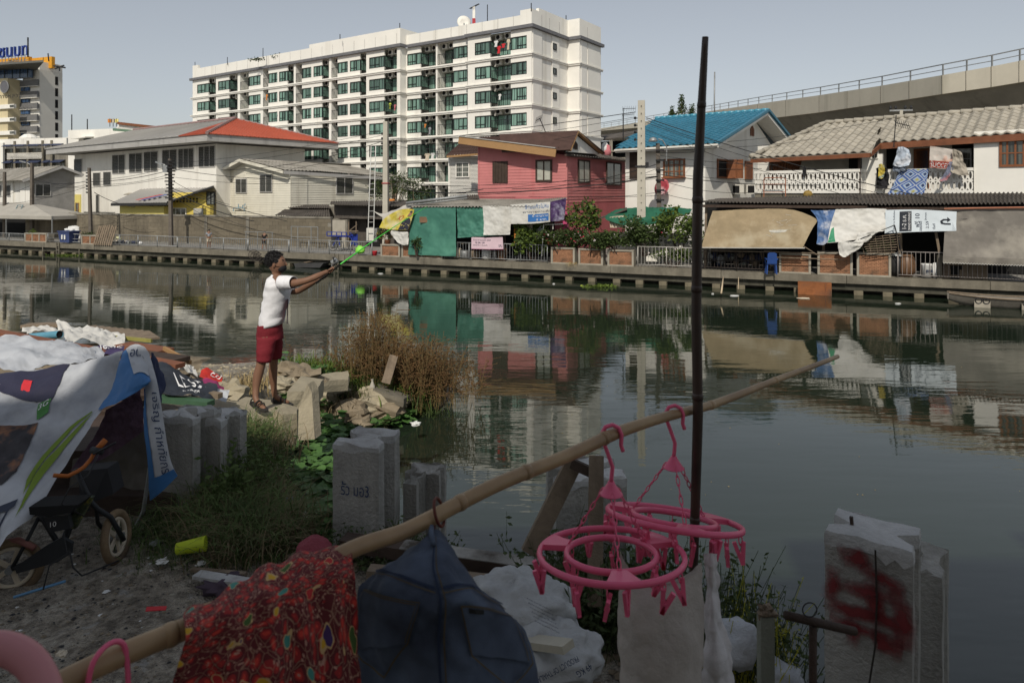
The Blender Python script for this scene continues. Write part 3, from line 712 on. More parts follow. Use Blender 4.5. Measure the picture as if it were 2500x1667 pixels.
# cream lean-to between
e = fthing(Fr(350,59., -36.5), 'corrugated_shed', 'tan corrugated shed front under the long louvred windows', 'shed')
piece(e, 'sheet_wall', m_asb, lambda m: [m.box(-2.6+i*.2,-2.47+i*.2,-.05,.1,0,4.05) for i in range(26)])
piece(e, 'roof', m_concl, lambda m: m.slab([(-2.6,-.5,4.1),(2.4,-.5,4.1),(2.4,1.6,4.75),(-2.6,1.6,4.75)],.06))
# ================================================================ HOUSE AT FAR LEFT
X = Fr(80,56., -36)
e = fthing(X, 'grey_gable_house', 'weathered grey gable house with old tiled roof at the far left', 'house')
zr = X.zz(432,0,0); xr = X.t(178,0)
MB().box(X.s(-90),0,.0, xr, 0, X.zz(440,0,0)).build('front_wall', m_white2, e)
gm = MB(); pkz = X.LS(146,408,0).z; pkt = X.t(146,0); et = X.t(182,0)
gm.prism([(.001,0,0),(.001, et, 0),(.001, et, X.LS(182,425,0).z),(.001, pkt, pkz),(.001,0, X.zz(436,0,0))],(-.2,0,0)); gm.build('gable_wall', M('grey_render', (.34,.33,.31),.9,.35,1.2,.3, dirt=(.16,.15,.13)), e)
m = MB(); EA = V((.5,-.9, X.zz(440,0,-.9))); corrugated(m, (X.s(-120,-.9),-.9, EA.z), EA, (.5, pkt, pkz+.12),(X.s(-120, pkt), pkt, pkz+.12),50,.03,1); m.slab([(.5, pkt, pkz+.12),(.5, et+.5, X.LS(184,425,0).z),(-6, et+.5, X.LS(184,425,0).z),(-6, pkt, pkz+.12)],.08)
m.build('tiled_roof', m_asb, e); piece(e, 'verge_board', m_fascia, lambda m: (m.bar(EA+V((.02,0,-.1)),(.52, pkt, pkz),.05,.2), m.bar((.52, pkt, pkz),(.52, et+.5, X.LS(184,425,0).z-.1),.05,.2)))
def windy(parent, fr, ss, p0, p1, py0, py1, n=8, nx=2, mat=m_shut):
    """louvred window on a wall that runs away from us (plane x = ss)"""
    a, b = fr.t(p0, ss), fr.t(p1, ss); z0, z1 = fr.LS(p0, py1, ss).z, fr.LS(p0, py0, ss).z; f = MB(); fw = .06
    f.box(ss-.01, ss+.05, a, b, z1-fw, z1); f.box(ss-.01, ss+.05, a, b, z0, z0+fw)
    for i in range(nx+1): y = a+(b-a-fw)*i/nx; f.box(ss-.012, ss+.055, y, y+fw, z0+fw, z1-fw)
    o = f.build('window', m_fascia, parent); g = MB(); h = (z1-z0-2*fw)/n
    for i in range(n): z = z0+fw+h*i; g.add([(ss+.045, a+fw, z),(ss+.045, b-fw, z),(ss+.01, b-fw, z+h),(ss+.01, a+fw, z+h)],[(0,1,2,3)])
    g.build('louvre', mat, o); return o
windy(e, X, 0,85,124,449,480)
for p0, p1 in ((-10,4),(17,27)): louvres(e, X.s(p0), X.s(p1), X.zz(480,-4,0), X.zz(452,-4,0),-.01,1,8)
for px in (8,30,53,66): piece(e, 'pilaster', m_white, lambda m: m.box(X.s(px), X.s(px+ (12 if px > 50 else 5)),-.12,-.002,0, X.zz(446, X.s(px),0)))
# ================================================================ OLD CONCRETE BUILDING AND TOWER AT THE FAR LEFT
X = Fr(-60,95., -14)
e = fthing(X, 'old_office_building', 'stained old concrete office block with dark awninged windows in front of the tower', 'building')
zt = X.zz(345,8,0); a, b = 0, X.s(167)
MB().box(a, b, 0,10,0, zt).build('wall', m_concd, e)
piece(e, 'parapet', m_white2, lambda m: (m.box(a, b, -.3,.0, zt-1.0, zt+.3), m.box(b-.3, b, 0,10, zt, zt+.4)))
piece(e, 'white_end', m_white2, lambda m: m.box(X.s(-30,-.3), X.s(12,-.3),-.6,-.303,0, zt-.2))
for r_, (q0, q1) in enumerate(((352,375),(392,412))):
    for p0, p1 in ((18,38),(44,70),(76,106),(113,129),(133,160)):
        o = window(e, X.s(p0), X.s(p1), X.zz(q1,5,0), X.zz(q0,5,0),-.02, m_conc, m_pane, 3,1,.12)
        piece(o, 'awning', M('awning_navy', (.03,.04,.08),.7), lambda m: m.slab([(X.s(p0),-.05, X.zz(q0,5,0)),(X.s(p1),-.05, X.zz(q0,5,0)),(X.s(p1),-.9, X.zz(q0+7,5,0)),(X.s(p0),-.9, X.zz(q0+7,5,0))],.05))
for p0 in (39,71,107,129): piece(e, 'pillar', m_conc, lambda m: m.box(X.s(p0), X.s(p0+5),-.4,-.301,0, zt))
for r_ in range(5): piece(e, 'sunshade_slat', m_white2, lambda m: m.box(X.s(25), X.s(110),-.5,-.401, X.zz(377+r_*3,5,0), X.zz(375.6+r_*3,5,0)))
piece(e, 'water_tank', m_white, lambda m: m.lathe([(1.2, zt),(1.2, zt+.6),(.6, zt+1.1),(.1, zt+1.2)],12,(X.s(38),2,0)))
T = Fr(96,118., -20)
e = fthing(T, 'office_tower', 'beige and white office tower with blue glass, yellow crown and Thai sign', 'building')
x0 = T.s(-160); z = lambda py, s_=0, t=0: T.zz(py, s_, t); tR2 = T.t(152,0)
# grey panelled part
xm = T.s(55)
MB().box(x0, xm, -2.5,4,0, z(191, xm, -2.5)).build('beige_wall', M('beige_panel', (.58,.50,.32),.8,.12,.3,.05), e)
MB().box(xm+.01,0,0, tR2,0, z(170)).build('core', m_white2, e)
MB().box(xm+.02,.02, tR2*.0+0.01, tR2, z(170)+.01, z(150)).build('upper_wall', m_white2, e)
MB().box(-.0,.03,.0, tR2,0, z(170)).build('side_wall', M('tower_side', (.66,.64,.58),.8,.08,.3,.05), e)
for i in range(6):
    q = 194+i*28.3
    piece(e, 'grey_panel', M('grey_panel', (.16,.16,.16),.6), lambda m: m.box(xm+.03,.1,-.5,-.2, z(q+15,0,-.5), z(q, 0,-.5)))
    o = piece(e, 'window', m_blueg, lambda m: m.box(xm+.05,-2.2,-.35,-.1, z(q+27,0,0), z(q+16,0,0)))
    piece(e, 'sill', m_white2, lambda m: m.box(xm+.03,.15,-.6,-.2, z(q+16.6,0,-.5), z(q+15.4,0,-.5)))
o = piece(e, 'blue_glazing', m_blueg, lambda m: m.box(x0, T.s(87),-1.2,-.5, z(192, xm, -1), z(160, xm, -1)))
for i in range(int((T.s(87)-x0)/1.9)+1): piece(o, 'mullion', m_frame, lambda m: m.box(x0+i*1.9, x0+i*1.9+.12,-1.25,-1.19, z(192, xm, -1), z(160, xm, -1)))
piece(e, 'canopy', M('canopy_grey', (.13,.13,.12),.7), lambda m: m.prism([(x0,-5, z(152,-4,-5)),(T.s(106,-5),-5, z(160,0,-5)),(T.s(90),0, z(171)),(x0,0, z(165,-4))],(0,0,.35)))
piece(e, 'yellow_crown', M('crown_yellow', (.70,.33,.03),.6), lambda m: (m.box(x0, T.s(70,1),1,1.6, z(158,-4,1), z(138,-4,1)), m.box(T.s(68,1.6), T.s(126,1.6),1.6,2.2, z(168,0,2), z(140,0,2))))
for i in range(6):
    q = 188+i*28
    o = piece(e, 'slot_window', m_dark, lambda m: m.box(.03,.06, T.t(134,0), T.t(141,0), T.LS(137, q+20,0).z, T.LS(137, q, 0).z)); 
for i in range(3):
    q = 256+i*32; o = piece(e, 'balcony_slot', m_white, lambda m: m.box(x0, T.s(38,-2.6),-2.9,-2.5, z(q+10, xm, -2.6), z(q, xm, -2.6)))
    piece(o, 'opening', m_pane, lambda m: m.box(T.s(24,-2.9), T.s(35,-2.9),-2.95,-2.9, z(q+8, xm, -2.6), z(q+2, xm, -2.6)))
c = T.L(14,213,-2.7); o = MB().lathe([(0,0),(.9,.0),(1.0,.25),(1.05,.25)],28).build('emblem', M('emblem_bronze', (.20,.20,.22),.5,.5,8,.6, metal=.4), e)
o.data.transform(Matrix.Scale(1.0,4)); o.location = c; o.rotation_euler = (math.pi/2,0,0); o.scale = (1.05,1.05,1)
MB().ring((0,0,.25),.98,.07,28).build('rim', m_galv, o)
m_sign = M('sign_blue', (.02,.05,.25),.4)
a = T.L(-4,142,-1.0); b = T.L(66,148,-1.0); o = flat_text('ชนบท', m_sign, e, a, (T.s(66,-1)-T.s(-4,-1),0,0),(0,0,1.75), 'roof_sign'); md = o.modifiers.new('t', 'SOLIDIFY'); md.thickness = .3
piece(e, 'sign_frame', m_galv, lambda m: [m.bar((T.s(-4+i*8,-.8),-.75, z(158,0,-1)),(T.s(-4+i*8,-.8),-.75, z(130,0,-1)),.08) for i in range(9)]+[m.bar((T.s(-4,-.8),-.75, z(q, 0,-1)),(T.s(66,-.8),-.75, z(q, 0,-1)),.08) for q in (132,144)])
flat_text('กรมทางหลวง', m_iron, e, T.L(-30,243,-2.56),(T.s(52,-2.5)-T.s(-30,-2.5),0,0),(0,0,.55))
pole_thing('radio_mast', 'slender radio mast above the yellow crown of the tower', 'mast', (P(68,140,117), P(68,92,117)),.12, m_iron)
pole_thing('radio_mast', 'short thin mast at the right of the yellow crown', 'mast', (P(119,150,117), P(117,131,117)),.1, m_iron)
e = thing('floodlight', 'small roof floodlight on the top right corner of the tower', 'floodlight', P(145,170,119)); piece(e, 'lamp_head', m_iron, lambda m: (m.bar((-1,0,.6),(1,0,.3),.25), m.bar((-.8,0,.1),(.8,0,.7),.2))); piece(e, 'bracket', m_iron, lambda m: m.bar((0,0,-.3),(0,0,.5),.15))
# white block behind the school roof
X = Fr(166,84., -16)
e = fthing(X, 'white_flat_building', 'plain white flat-roofed building behind the long grey roof', 'building')
MB().box(0, X.s(286),0,8,0, X.zz(315,6,0)).build('wall', m_white2, e)
MB().box(X.s(284,-.1), X.s(372,-.1),-.1,8,0, X.zz(309,10,0)).build('upper_wall', m_white, e)
piece(e, 'roof_edge', m_woodred, lambda m: m.bar(X.L(288,301,-.3), X.L(396,313,-.3),.3,.3)); piece(e, 'roof_gable', m_white, lambda m: m.prism([X.L(286,312,-.15), X.L(372,318,-.15), X.L(372,311,-.15), X.L(290,302,-.15)],(0,3,0)))
piece(e, 'green_awning', M('green_awning', (.12,.2,.13),.7), lambda m: m.slab([X.L(275,313,-1), X.L(352,320,-1), X.L(352,324,-2.2), X.L(275,318,-2.2)],.08))
o = window(e, X.s(205), X.s(222), X.zz(351,5,0), X.zz(337,5,0),-.02, m_frame, m_pane, 2,1,.1); piece(o, 'canopy', m_white, lambda m: m.slab([(X.s(192),-.02, X.zz(336,5,0)),(X.s(229),-.02, X.zz(333,5,0)),(X.s(229),-1.2, X.zz(335,5,0)),(X.s(192),-1.2, X.zz(338,5,0))],.12))
for i, (px, y0_, y1_, lb) in enumerate(((175,280,320, 'thin antenna mast at the left edge of the white flat building'),(213,291,318, 'small aerial mast on the white flat building left of the flags'))):
    pole_thing('antenna_mast', lb, 'mast', (P(px, y1_, 84), P(px, y0_, 84)),.06, m_iron)
for i, px in enumerate((268,276,284)):
    e = thing('flag', ('leftmost', 'middle', 'rightmost')[i]+' of three small flags above the white flat building', 'flag', P(px, 310,83),0, 'three rooftop flags')
    piece(e, 'flagpole', m_iron, lambda m: m.tube([(0,0,0),(0,0,1.0)],.04,5)); piece(e, 'flag_cloth', (lm['orange'], lm['beige'], m_yellow)[i], lambda m: m.box(-.25,.25,-.02,.02,.5,.95))
# ================================================================ WHITE GABLE HOUSE (boards)
Gh = Fr(710,48.5,-36,0)
gh = fthing(Gh, 'white_gable_house', 'white boarded gable house with old grey tiled roof', 'house')
xl = Gh.s(540); apxl = Gh.L(588,390,0)
def rooftop(x): # wall top line under the verge
    a = Gh.L(540,424,0); b = Gh.L(590,398,0); c = Gh.L(710,424,0)
    return a.z+(b.z-a.z)*(x-a.x)/(b.x-a.x) if x < b.x else b.z+(c.z-b.z)*(x-b.x)/(c.x-b.x)
m = MB(); siding(m, xl, 0,.8, apxl.z, 0,.17,.025, rooftop); m.build('gable_wall', m_cream, gh)
T2_ = 1.4; s2 = Gh.s(749, T2_); tE = Gh.t(957, s2)
m = MB(); siding(m, -.2, s2,.8, Gh.zz(424, s2, T2_), T2_, .17,.025); siding(m, T2_, tE, .8, Gh.zz(424, s2, T2_), s2,.17,.025, None, 'y'); siding(m, 0, T2_, .8, Gh.zz(424, s2, T2_),0.003,.17,.025, None, 'y'); m.build('side_wall', m_cream, gh)
rz0 = Gh.zz(423, s2, T2_)
apt = .0; AP = Gh.L(585,388,-.6); EL = Gh.L(514,427,-.6); ER = Gh.L(692,416,-.6)
run = Gh.n*1
far = tE+1.0
def back(p, t): return V((p.x, t, p.z))
ZR = Gh.LS(955,425, s2+.6).z
m = MB(); er2 = V((s2+.7, T2_-.9, rz0+.02))
corrugated(m, ER, V((ER.x, 2.6, ER.z)), V((AP.x, 2.6, AP.z)), AP, 10,.035,4,.035)
e2a = Gh.LS(826,427, s2+.75); e2b = Gh.LS(992,435, s2+.75)
corrugated(m, V((ER.x+.001,2.6, ER.z)), V((s2+.75, e2b.y, e2b.z)), V((AP.x, e2b.y, AP.z-.25)), V((AP.x, 2.6, AP.z)),40,.035,4,.035)
m.slab([EL, AP, V((AP.x, far, AP.z)), V((EL.x, far, EL.z))],.05)
m.build('tiled_roof', m_asb, gh)
piece(gh, 'verge_board', m_cream, lambda m: (m.bar(EL+V((0,-.03,-.12)), AP+V((0,-.03,-.12)),.06,.22), m.bar(AP+V((0,-.03,-.12)), ER+V((0,-.03,-.12)),.06,.22)))
piece(gh, 'eave_board', m_fascia, lambda m: (m.bar(ER+V((.02,.03,-.14)), V((s2+.78, e2b.y, e2b.z-.14)),.05,.24)))
piece(gh, 'soffit', m_fascia, lambda m: m.slab([EL+V((0,.05,-.2)), AP+V((0,.05,-.2)), AP+V((0,.55,-.2)), EL+V((0,.55,-.2))],.02))
for p0, p1, q0, q1 in ((576,603,435,472),(635,665,426,470)): louvres(gh, Gh.s(p0,-.03), Gh.s(p1,-.03), Gh.zz(q1,-3,0), Gh.zz(q0,-3,0),-.03,2,9)
for p0, p1, q0, q1 in ((820,861,433,474),(899,937,437,477)): windy(gh, Gh, s2+.03, p0, p1, q0, q1,10,2)
piece(gh, 'corner_post', m_concl, lambda m: m.box(Gh.s(530), Gh.s(540),-.03,.2,0, Gh.zz(428, xl, 0)))
for i in range(6):
    for j in range(2): p = Gh.L(546+i*3.6,439+j*5,-.04); piece(gh, 'vent_block', m_dark, lambda m: m.box(p.x-.04, p.x+.04,-.045,-.026, p.z-.05, p.z+.05))
piece(gh, 'pipe_frame', M('pipe_blue', (.2,.33,.42),.5), lambda m: [m.tube([Gh.L(*p, -.2) for p in pts],.035,5) for pts in (((570,516),(570,508),(596,508),(596,516)),((582,508),(582,498)),((592,508),(592,502),(598,502),(598,497)))])
# boundary wall of stained blocks
Wf = Fr(640,44.2,-22.29)
e = fthing(Wf, 'boundary_wall', 'long stained grey block wall along the far walkway', 'wall')
zt = Wf.zz(529,0,0); wa, wb = Wf.s(62), Wf.s(808)
blk = MB().box(-.235,.235,-.012,.15,.006,.244).mesh('block', M('wall_block', (.21,.18,.13),.95,.4,.8,.5, streak=1.0, dirt=(.07,.06,.045), rnd=.12))
core = MB(); core.box(wa, wb, 0,.14,.6, zt-.05); core.build('mortar', m_concd, e)
cap = MB(); cap.box(wa, wb, -.05,.2, zt-.06, zt+.05); cap.build('coping', m_concd, e)
n = 0; rows = int((zt-.7)/.25); big = MB()
for j in range(rows):
    x = wa+(.24 if j % 2 else 0); 
    while x < wb-.3:
        vis = x > Wf.s(430) 
        if vis and n < 290: inst(blk, 'block', e, (x+.24, R.uniform(-.008,.004), zt-.06-(j+1)*.25)); n += 1
        else: y = R.uniform(-.018,-.008); big.box(x+.006, x+.474, y, .1, zt-.06-(j+1)*.25+.006, zt-.06-j*.25-.006)
        x += .48
o = big.build('block_courses', blk.materials[0], e); o['kind'] = 'stuff'
px = 405
for px in (413,500,602): piece(e, 'pier', m_concd, lambda m: m.box(Wf.s(px), Wf.s(px)+.25,-.06,-.02,.6, zt-.06))
# ================================================================ PINK HOUSE
K = Fr(1384,37.3,-29)
pk = fthing(K, 'pink_house', 'pink boarded two-storey house with brown tiled roof', 'house')
xl = K.s(1168); tR3 = K.t(1526,0); zt0 = K.zz(352, xl, 0); zt1 = K.zz(379,0,0)
zs = K.zz(481,0,0)
m = MB(); siding(m, xl, 0, K.zz(481, xl, 0), zt0,0,.165,.02, lambda x: zt0+(zt1-zt0)*(x-xl)/(-xl)); m.build('left_wall', m_pink, pk)
m = MB(); siding(m, 0, tR3, K.zz(495,0,0), zt1,0,.165,.02, None, 'y'); m.build('right_wall', m_pink, pk)
piece(pk, 'lower_wall', m_pinkd, lambda m: (m.box(xl, -.01,.02,1,0, zs), m.box(-.3,-.0,.0, tR3,0, K.zz(495,0,0)), m.box(-3.2,.02,-.02,.25,0, zs)))
piece(pk, 'inner_core', m_pinkd, lambda m: m.box(xl+.05,-.05,.05, tR3-.05,0, zt1-.1))
piece(pk, 'corner_board', m_pink, lambda m: (m.box(-.06,.035,-.035,.06, zs-.3, zt1), m.box(xl-.02, xl+.06,-.035,.0, zs, zt0)))
a, b = K.L(1120,338,-.8), K.L(1355,372,-.8)
piece(pk, 'fascia', m_ochre, lambda m: m.bar(a+V((0,0,-.1)), K.L(1357,372,-.8)+V((0,0,-.05)),.06,.42))
piece(pk, 'sheet_edge', m_grey, lambda m: m.bar(a+V((0,-.02,.13)), K.L(1357,366,-.8)+V((0,-.02,.1)),.12,.05))
m = MB(); rl = K.L(1183,341,2.2); ra = K.L(1405,322,1.4); el_ = K.L(1150,346,-.7); er_ = K.L(1355,366,-.7)
corrugated(m, el_, er_, ra, K.L(1176,336,3.0),34,.03,9,.04,4); m.build('tiled_roof', m_brown, pk)
gx = K.L(1357,368,-.7); gy = K.LS(1463,374, K.L(1357,368,-.7).x)
g0 = V((.3,-.5, K.zz(371,.3,-.5))); g1 = V((.3, K.t(1463,.3), K.LS(1463,377,.3).z)); ga = V((.3, K.t(1404,.3), K.LS(1404,328,.3).z))
piece(pk, 'roof_gable', m_white, lambda m: m.prism([g0, g1, ga],(-.15,0,0)))
piece(pk, 'verge_board', m_ochre, lambda m: (m.bar(g0+V((.12,-.1,.05)), ga+V((.12,0,.12)),.08,.2,(1,0,0)), m.bar(ga+V((.12,0,.12)), g1+V((.12,.1,.05)),.08,.2,(1,0,0))))
m = MB(); gt = ga+V((.2,0,.2)); m.slab([g0+V((.2,-.2,.1)), gt, gt+V((-5,0,0)), g0+V((-4,-.2,.1))],.06); m.slab([g1+V((.3,.2,.1)), gt, gt+V((-5,0,0)), g1+V((-5,.2,.1))],.06); m.build('gable_roof', m_brown, pk)
for y in (-.14,.14): piece(pk, 'gable_vent', m_wooddk, lambda m: m.prism([(.31, ga.y+y-.12, g0.z+.18),(.31, ga.y+y+.12, g0.z+.18),(.31, ga.y+y+.12, g0.z+.62-.14*(y > 0)),(.31, ga.y+y-.12, g0.z+.62-.14*(y < 0))],(.04,0,0)))
m = MB(); corrugated(m, (.2,-.6, K.zz(376,.2,-.6)),(.2, tR3+.3, K.LS(1531,391,.2).z),(-.3, tR3+.5, K.LS(1533,385,.3).z),(-.3,-.6, K.zz(364,.3,0)+.1),26,.03,1); m.build('lower_roof', m_asbd, pk)
piece(pk, 'gutter', m_wooddk, lambda m: m.bar((.2,-.6, K.zz(379,.2,-.6)),(.2, tR3+.3, K.LS(1531,394,.2).z),.1,.1))
def shutter(p0, p1, q0, q1, t=-.03): 
    a, b = K.s(p0, t), K.s(p1, t); z0, z1 = K.zz(q1, a, t), K.zz(q0, a, t)
    o = piece(pk, 'shutter', m_wooddk, lambda m: [m.box(a+(b-a)*i/5, a+(b-a)*(i+1)/5-.012, t-.04+.004*(i % 2), t+.02, z0, z1) for i in range(5)]); o['label'] = 'closed dark wooden shutter'; return o
shutter(1203,1240,395,447)
window(pk, K.s(1308,-.03), K.s(1348,-.03), K.zz(444,-2,0), K.zz(391,-2,0),-.02, m_wooddk, M('curtain_pane', (.42,.42,.36),.4),2,1,.1)
def win_y(parent, fr, ss, p0, p1, q0, q1, mf, mg, nx=2, nz=1, fw=.08, name='window', d=.06):
    a, b = fr.t(p0, ss), fr.t(p1, ss); pm = (p0+p1)/2; z0, z1 = fr.LS(pm, q1, ss).z, fr.LS(pm, q0, ss).z; f = MB()
    f.box(ss-.02, ss+d, a, b, z1-fw, z1); f.box(ss-.02, ss+d, a, b, z0, z0+fw); f.box(ss-.02, ss+d, a, a+fw, z0+fw, z1-fw); f.box(ss-.02, ss+d, b-fw, b, z0+fw, z1-fw)
    for i in range(1, nx): y = a+(b-a)*i/nx; f.box(ss-.01, ss+d*.8, y-fw*.4, y+fw*.4, z0+fw, z1-fw)
    for i in range(1, nz): z = z0+(z1-z0)*i/nz; f.box(ss-.01, ss+d*.7, a+fw, b-fw, z-fw*.25, z+fw*.25)
    o = f.build(name, mf, parent); g = MB(); g.box(ss+d*.2, ss+d*.3, a+fw*.6, b-fw*.6, z0+fw*.6, z1-fw*.6); g.build('pane', mg, o); return o
# lattice-white annex left of the pink house
X = Fr(1168,42.3,-29)
e = fthing(X, 'slatted_white_annex', 'small white slatted annex with brown tiled roof beside the pink house', 'house')
a, b = X.s(1096), X.s(1176); z0, z1 = 0, X.zz(383, a, 0)
MB().box(a, b, .06,2.6,0, z1).build('inner_wall', M('annex_grey', (.34,.34,.33),.8), e)
sl_me = None; nsl = 30
for i in range(nsl):
    z = X.zz(478, a, 0)+(z1-X.zz(478, a, 0))*i/nsl; h = (z1-X.zz(478, a, 0))/nsl
    if sl_me is None: sl_me = MB().box(a, b, -.02,.02,0, h*.62).mesh('slat', m_white)
    inst(sl_me, 'slat', e, (0, R.uniform(-.01,.01), z))
piece(e, 'corner_post', m_white, lambda m: (m.box(a-.03, a+.08,-.04,.1,0, z1), m.box(a, b, -.04,.02, z1-.15, z1)))
piece(e, 'eave_board', m_ochre, lambda m: m.bar(X.L(1091,383,-.5), X.L(1172,377,-.5),.08,.12))
m = MB(); corrugated(m, X.L(1089,381,-.5), X.L(1174,376,-.5), X.L(1172,343,2.6), X.L(1128,347,2.6),12,.03,4,.03); m.build('tiled_roof', m_brown, e)
window(e, X.s(1113,-.05), X.s(1146,-.05), X.zz(434, a, 0), X.zz(397, a, 0),-.03, m_white, m_pane, 2,3,.06)
# right wall windows of the pink house
for (p0, p1, q0, q1, nx, mg) in ((1411,1439,391,447,2, MC['curtain_pane']),(1480,1516,397,453,2, m_pane)): win_y(pk, K, .03, p0, p1, q0, q1, m_wooddk, mg, nx, 1)
# ================================================================ BLUE-ROOFED HOUSE
B = Fr(1722,35.8,-38)
bh = fthing(B, 'blue_roof_house', 'white house with bright blue tiled roof and wooden windows', 'house')
xl = B.s(1527); wt = B.zz(366,-1,0); tR4 = B.t(1905,0)
MB().box(xl, 0,0, tR4,0, wt).build('wall', m_white, bh)
ga = B.LS(1835,278,.0); gl = B.LS(1738,350,.9); 
gm = MB(); gm.prism([(.002,.0, wt-.01),(.002, tR4, wt-.01),(.002, ga.y, ga.z-.1)],(-.2,0,0)); gm.build('gable_wall', m_white, bh)
xg = 1.0; e0 = B.L(1502,363,-.8); e1 = V((xg, -.8, B.zz(349, xg, -.8))); rz = ga.z+.1; r1 = V((xg, ga.y, rz)); r0 = V((e0.x+.3, ga.y, rz))
r0 = B.L(1600,290,0); ty = ga.y; r0 = V((B.s(1600, ty), ty, rz))
def tileroof(parent, a, b, c, d, tw, tl, mat, name='roof_tile', amp=.035, maxn=300, under=None, lap=1.12):
    """tiles laid on the plane a b (eave) d c (ridge, d above a); each tile a piece of its own"""
    a, b, c, d = V(a), V(b), V(c), V(d); ex = (b-a).normalized(); L_ = (b-a).length; n = (b-a).cross(d-a).normalized(); n = n if n.z > 0 else -n
    ey = n.cross(ex); ey = ey if ey.z > 0 else -ey; Hh = (d-a).dot(ey); dx0 = (d-a).dot(ex); dx1 = (c-a).dot(ex)
    m = MB(); seg = 6
    for j, (yy, zz_) in enumerate(((0,.03),(tl*lap, .0))):
        for i in range(seg+1): u = i/seg; m.v.append((u*tw*1.02-tw*.51, yy, zz_+amp*math.cos(u*6.283+3.14159)))
    for i in range(seg+1): u = i/seg; m.v.append((u*tw*1.02-tw*.51,0,.0-.0+amp*math.cos(u*6.283+3.14159)-.01))
    for i in range(seg): m.f.append((i, i+1, seg+2+i, seg+1+i)); m.f.append((2*seg+2+i, 2*seg+3+i, i+1, i))
    me = m.mesh(name, mat, False); rot = Matrix((ex, ey, n)).transposed().to_euler(); rows = max(1, round(Hh/tl)); hh = Hh/rows; cnt = 0; rest = MB(); rm = Matrix((ex, ey, n)).transposed()
    for r_ in range(rows):
        y = hh*r_; f = (r_+.5)/rows; xa = dx0*f; xb = L_+(dx1-L_)*f; k = int((xb-xa)/tw)
        off = (r_ % 2)*tw*.5*0
        x = math.floor(xa/tw)*tw+off+tw*.5
        while x < xb:
            if x > xa-tw*.2:
                p = a+ex*x+ey*(y+R.uniform(-.01,.01))+n*R.uniform(0,.012)
                if cnt < maxn: inst(me, name, parent, p, rot); cnt += 1
                else: rest.add([rm @ V(v)+p for v in m.v], m.f)
            x += tw
    if rest.v: o = rest.build('far_tiles', mat, parent); o['kind'] = 'stuff'
    u = MB(); u.slab([a-n*.05, b-n*.05, c-n*.05, d-n*.05],.06); u.build('roof_deck', under or mat, parent); return ex, ey, n
ex, ey, n_ = tileroof(bh, e0, e1, r1, r0,.37,.37, m_blue, maxn=290, amp=.04)
far_e = V((xg, 2*ty+.8, e1.z)); farl = V((e0.x, 2*ty+.8, e1.z)); MB().slab([far_e, r1, r0, farl],.1).build('back_slope', m_blue, bh)
q = MB(); q.slab([e0, r0, farl],.08); q.build('hip_end', m_blue, bh)
cap = MB(); cap.lathe([(.0,0),(.10,0),(.12,.1),(.09,.42),(0,.42)],8); cm = cap.mesh('ridge_tile', m_bluer, True)
d_ = (r1-r0).length; k = int(d_/.4)
for i in range(k): inst(cm, 'ridge_tile', bh, r0.lerp(r1,(i+.0)/k)+V((0,0,.06)),(r1-r0).to_track_quat('Z', 'Y').to_euler())
for (p, q_) in ((e1, r1),(far_e, r1)):
    piece(bh, 'verge_cap', m_blue, lambda m: m.bar(p+V((0,0,.03)), q_+V((0,0,.05)),.16,.14)); piece(bh, 'verge_board', m_white, lambda m: m.bar(p+V((-.06,0,-.17)), q_+V((-.06,0,-.15)),.06,.2))
piece(bh, 'soffit', m_white2, lambda m: (m.slab([V((.0, far_e.y, far_e.z-.25)), V((xg-.1, far_e.y, far_e.z-.25)), V((xg-.1, r1.y, r1.z-.25)), V((.0, r1.y, r1.z-.25))],.03), m.slab([V((.0,-.7, e1.z-.25)), V((xg-.1,-.7, e1.z-.25)), V((xg-.1, r1.y, r1.z-.25)), V((.0, r1.y, r1.z-.25))],.03)))
piece(bh, 'eave_board', m_white, lambda m: m.bar(e0+V((0,.02,-.14)), e1+V((0,.02,-.14)),.05,.2))
piece(bh, 'gutter', m_white2, lambda m: m.bar(e0+V((0,-.08,-.10)), e1+V((0,-.08,-.10)),.12,.08))
m_wood_win = M('window_wood', (.23,.085,.035),.55,.3,4,.1)
def casement(parent, fr, p0, p1, q0, q1, t=0, label=None):
    a, b = fr.s(p0, t), fr.s(p1, t); return window(parent, a, b, fr.zz(q1,(a+b)/2, t), fr.zz(q0,(a+b)/2, t), t-.01, m_wood_win, m_pane, 4,3,.09, label=label)
casement(bh, B, 1620,1673,388,434)
piece(bh, 'window_sill', m_wood_win, lambda m: m.box(B.s(1618), B.s(1675),-.2,-.01, B.zz(436,-2,0), B.zz(433,-2,0)))
o = piece(bh, 'shutter', m_wooddk, lambda m: m.box(B.s(1538), B.s(1558),-.06,.02, B.zz(437,-5,0), B.zz(372,-5,0))); o['label'] = 'tall dark closed shutter'
for p0, p1, q0, q1 in ((1751,1795,390,436),):
    o = win_y(bh, B, .03, p0, p1, q0, q1, m_wood_win, m_dark, 2,1,.09)
    for pa_, dx in ((1777,.45),(1790,.5)): 
        y = B.t(pa_, .1); z0, z1 = B.LS(pa_, q1,.1).z, B.LS(pa_, q0,.1).z
        lf = piece(bh, 'shutter_leaf', m_wood_win, lambda m: (m.bar((.08, y, z0),(.08, y, z1),.06), m.bar((.08+dx, y+.15, z0),(.08+dx, y+.15, z1),.06),[m.bar((.08, y, z),(.08+dx, y+.15, z),.05) for z in (z0+.03,(z0+z1)/2, z1-.03)], m.slab([(.1, y+.01, z0),(.06+dx, y+.14, z0),(.06+dx, y+.14, z1),(.1, y+.01, z1)],.01)))
win_y(bh, B, .03,1819,1836,394,438, m_wood_win, m_woodred, 1,1,.08, 'shutter')
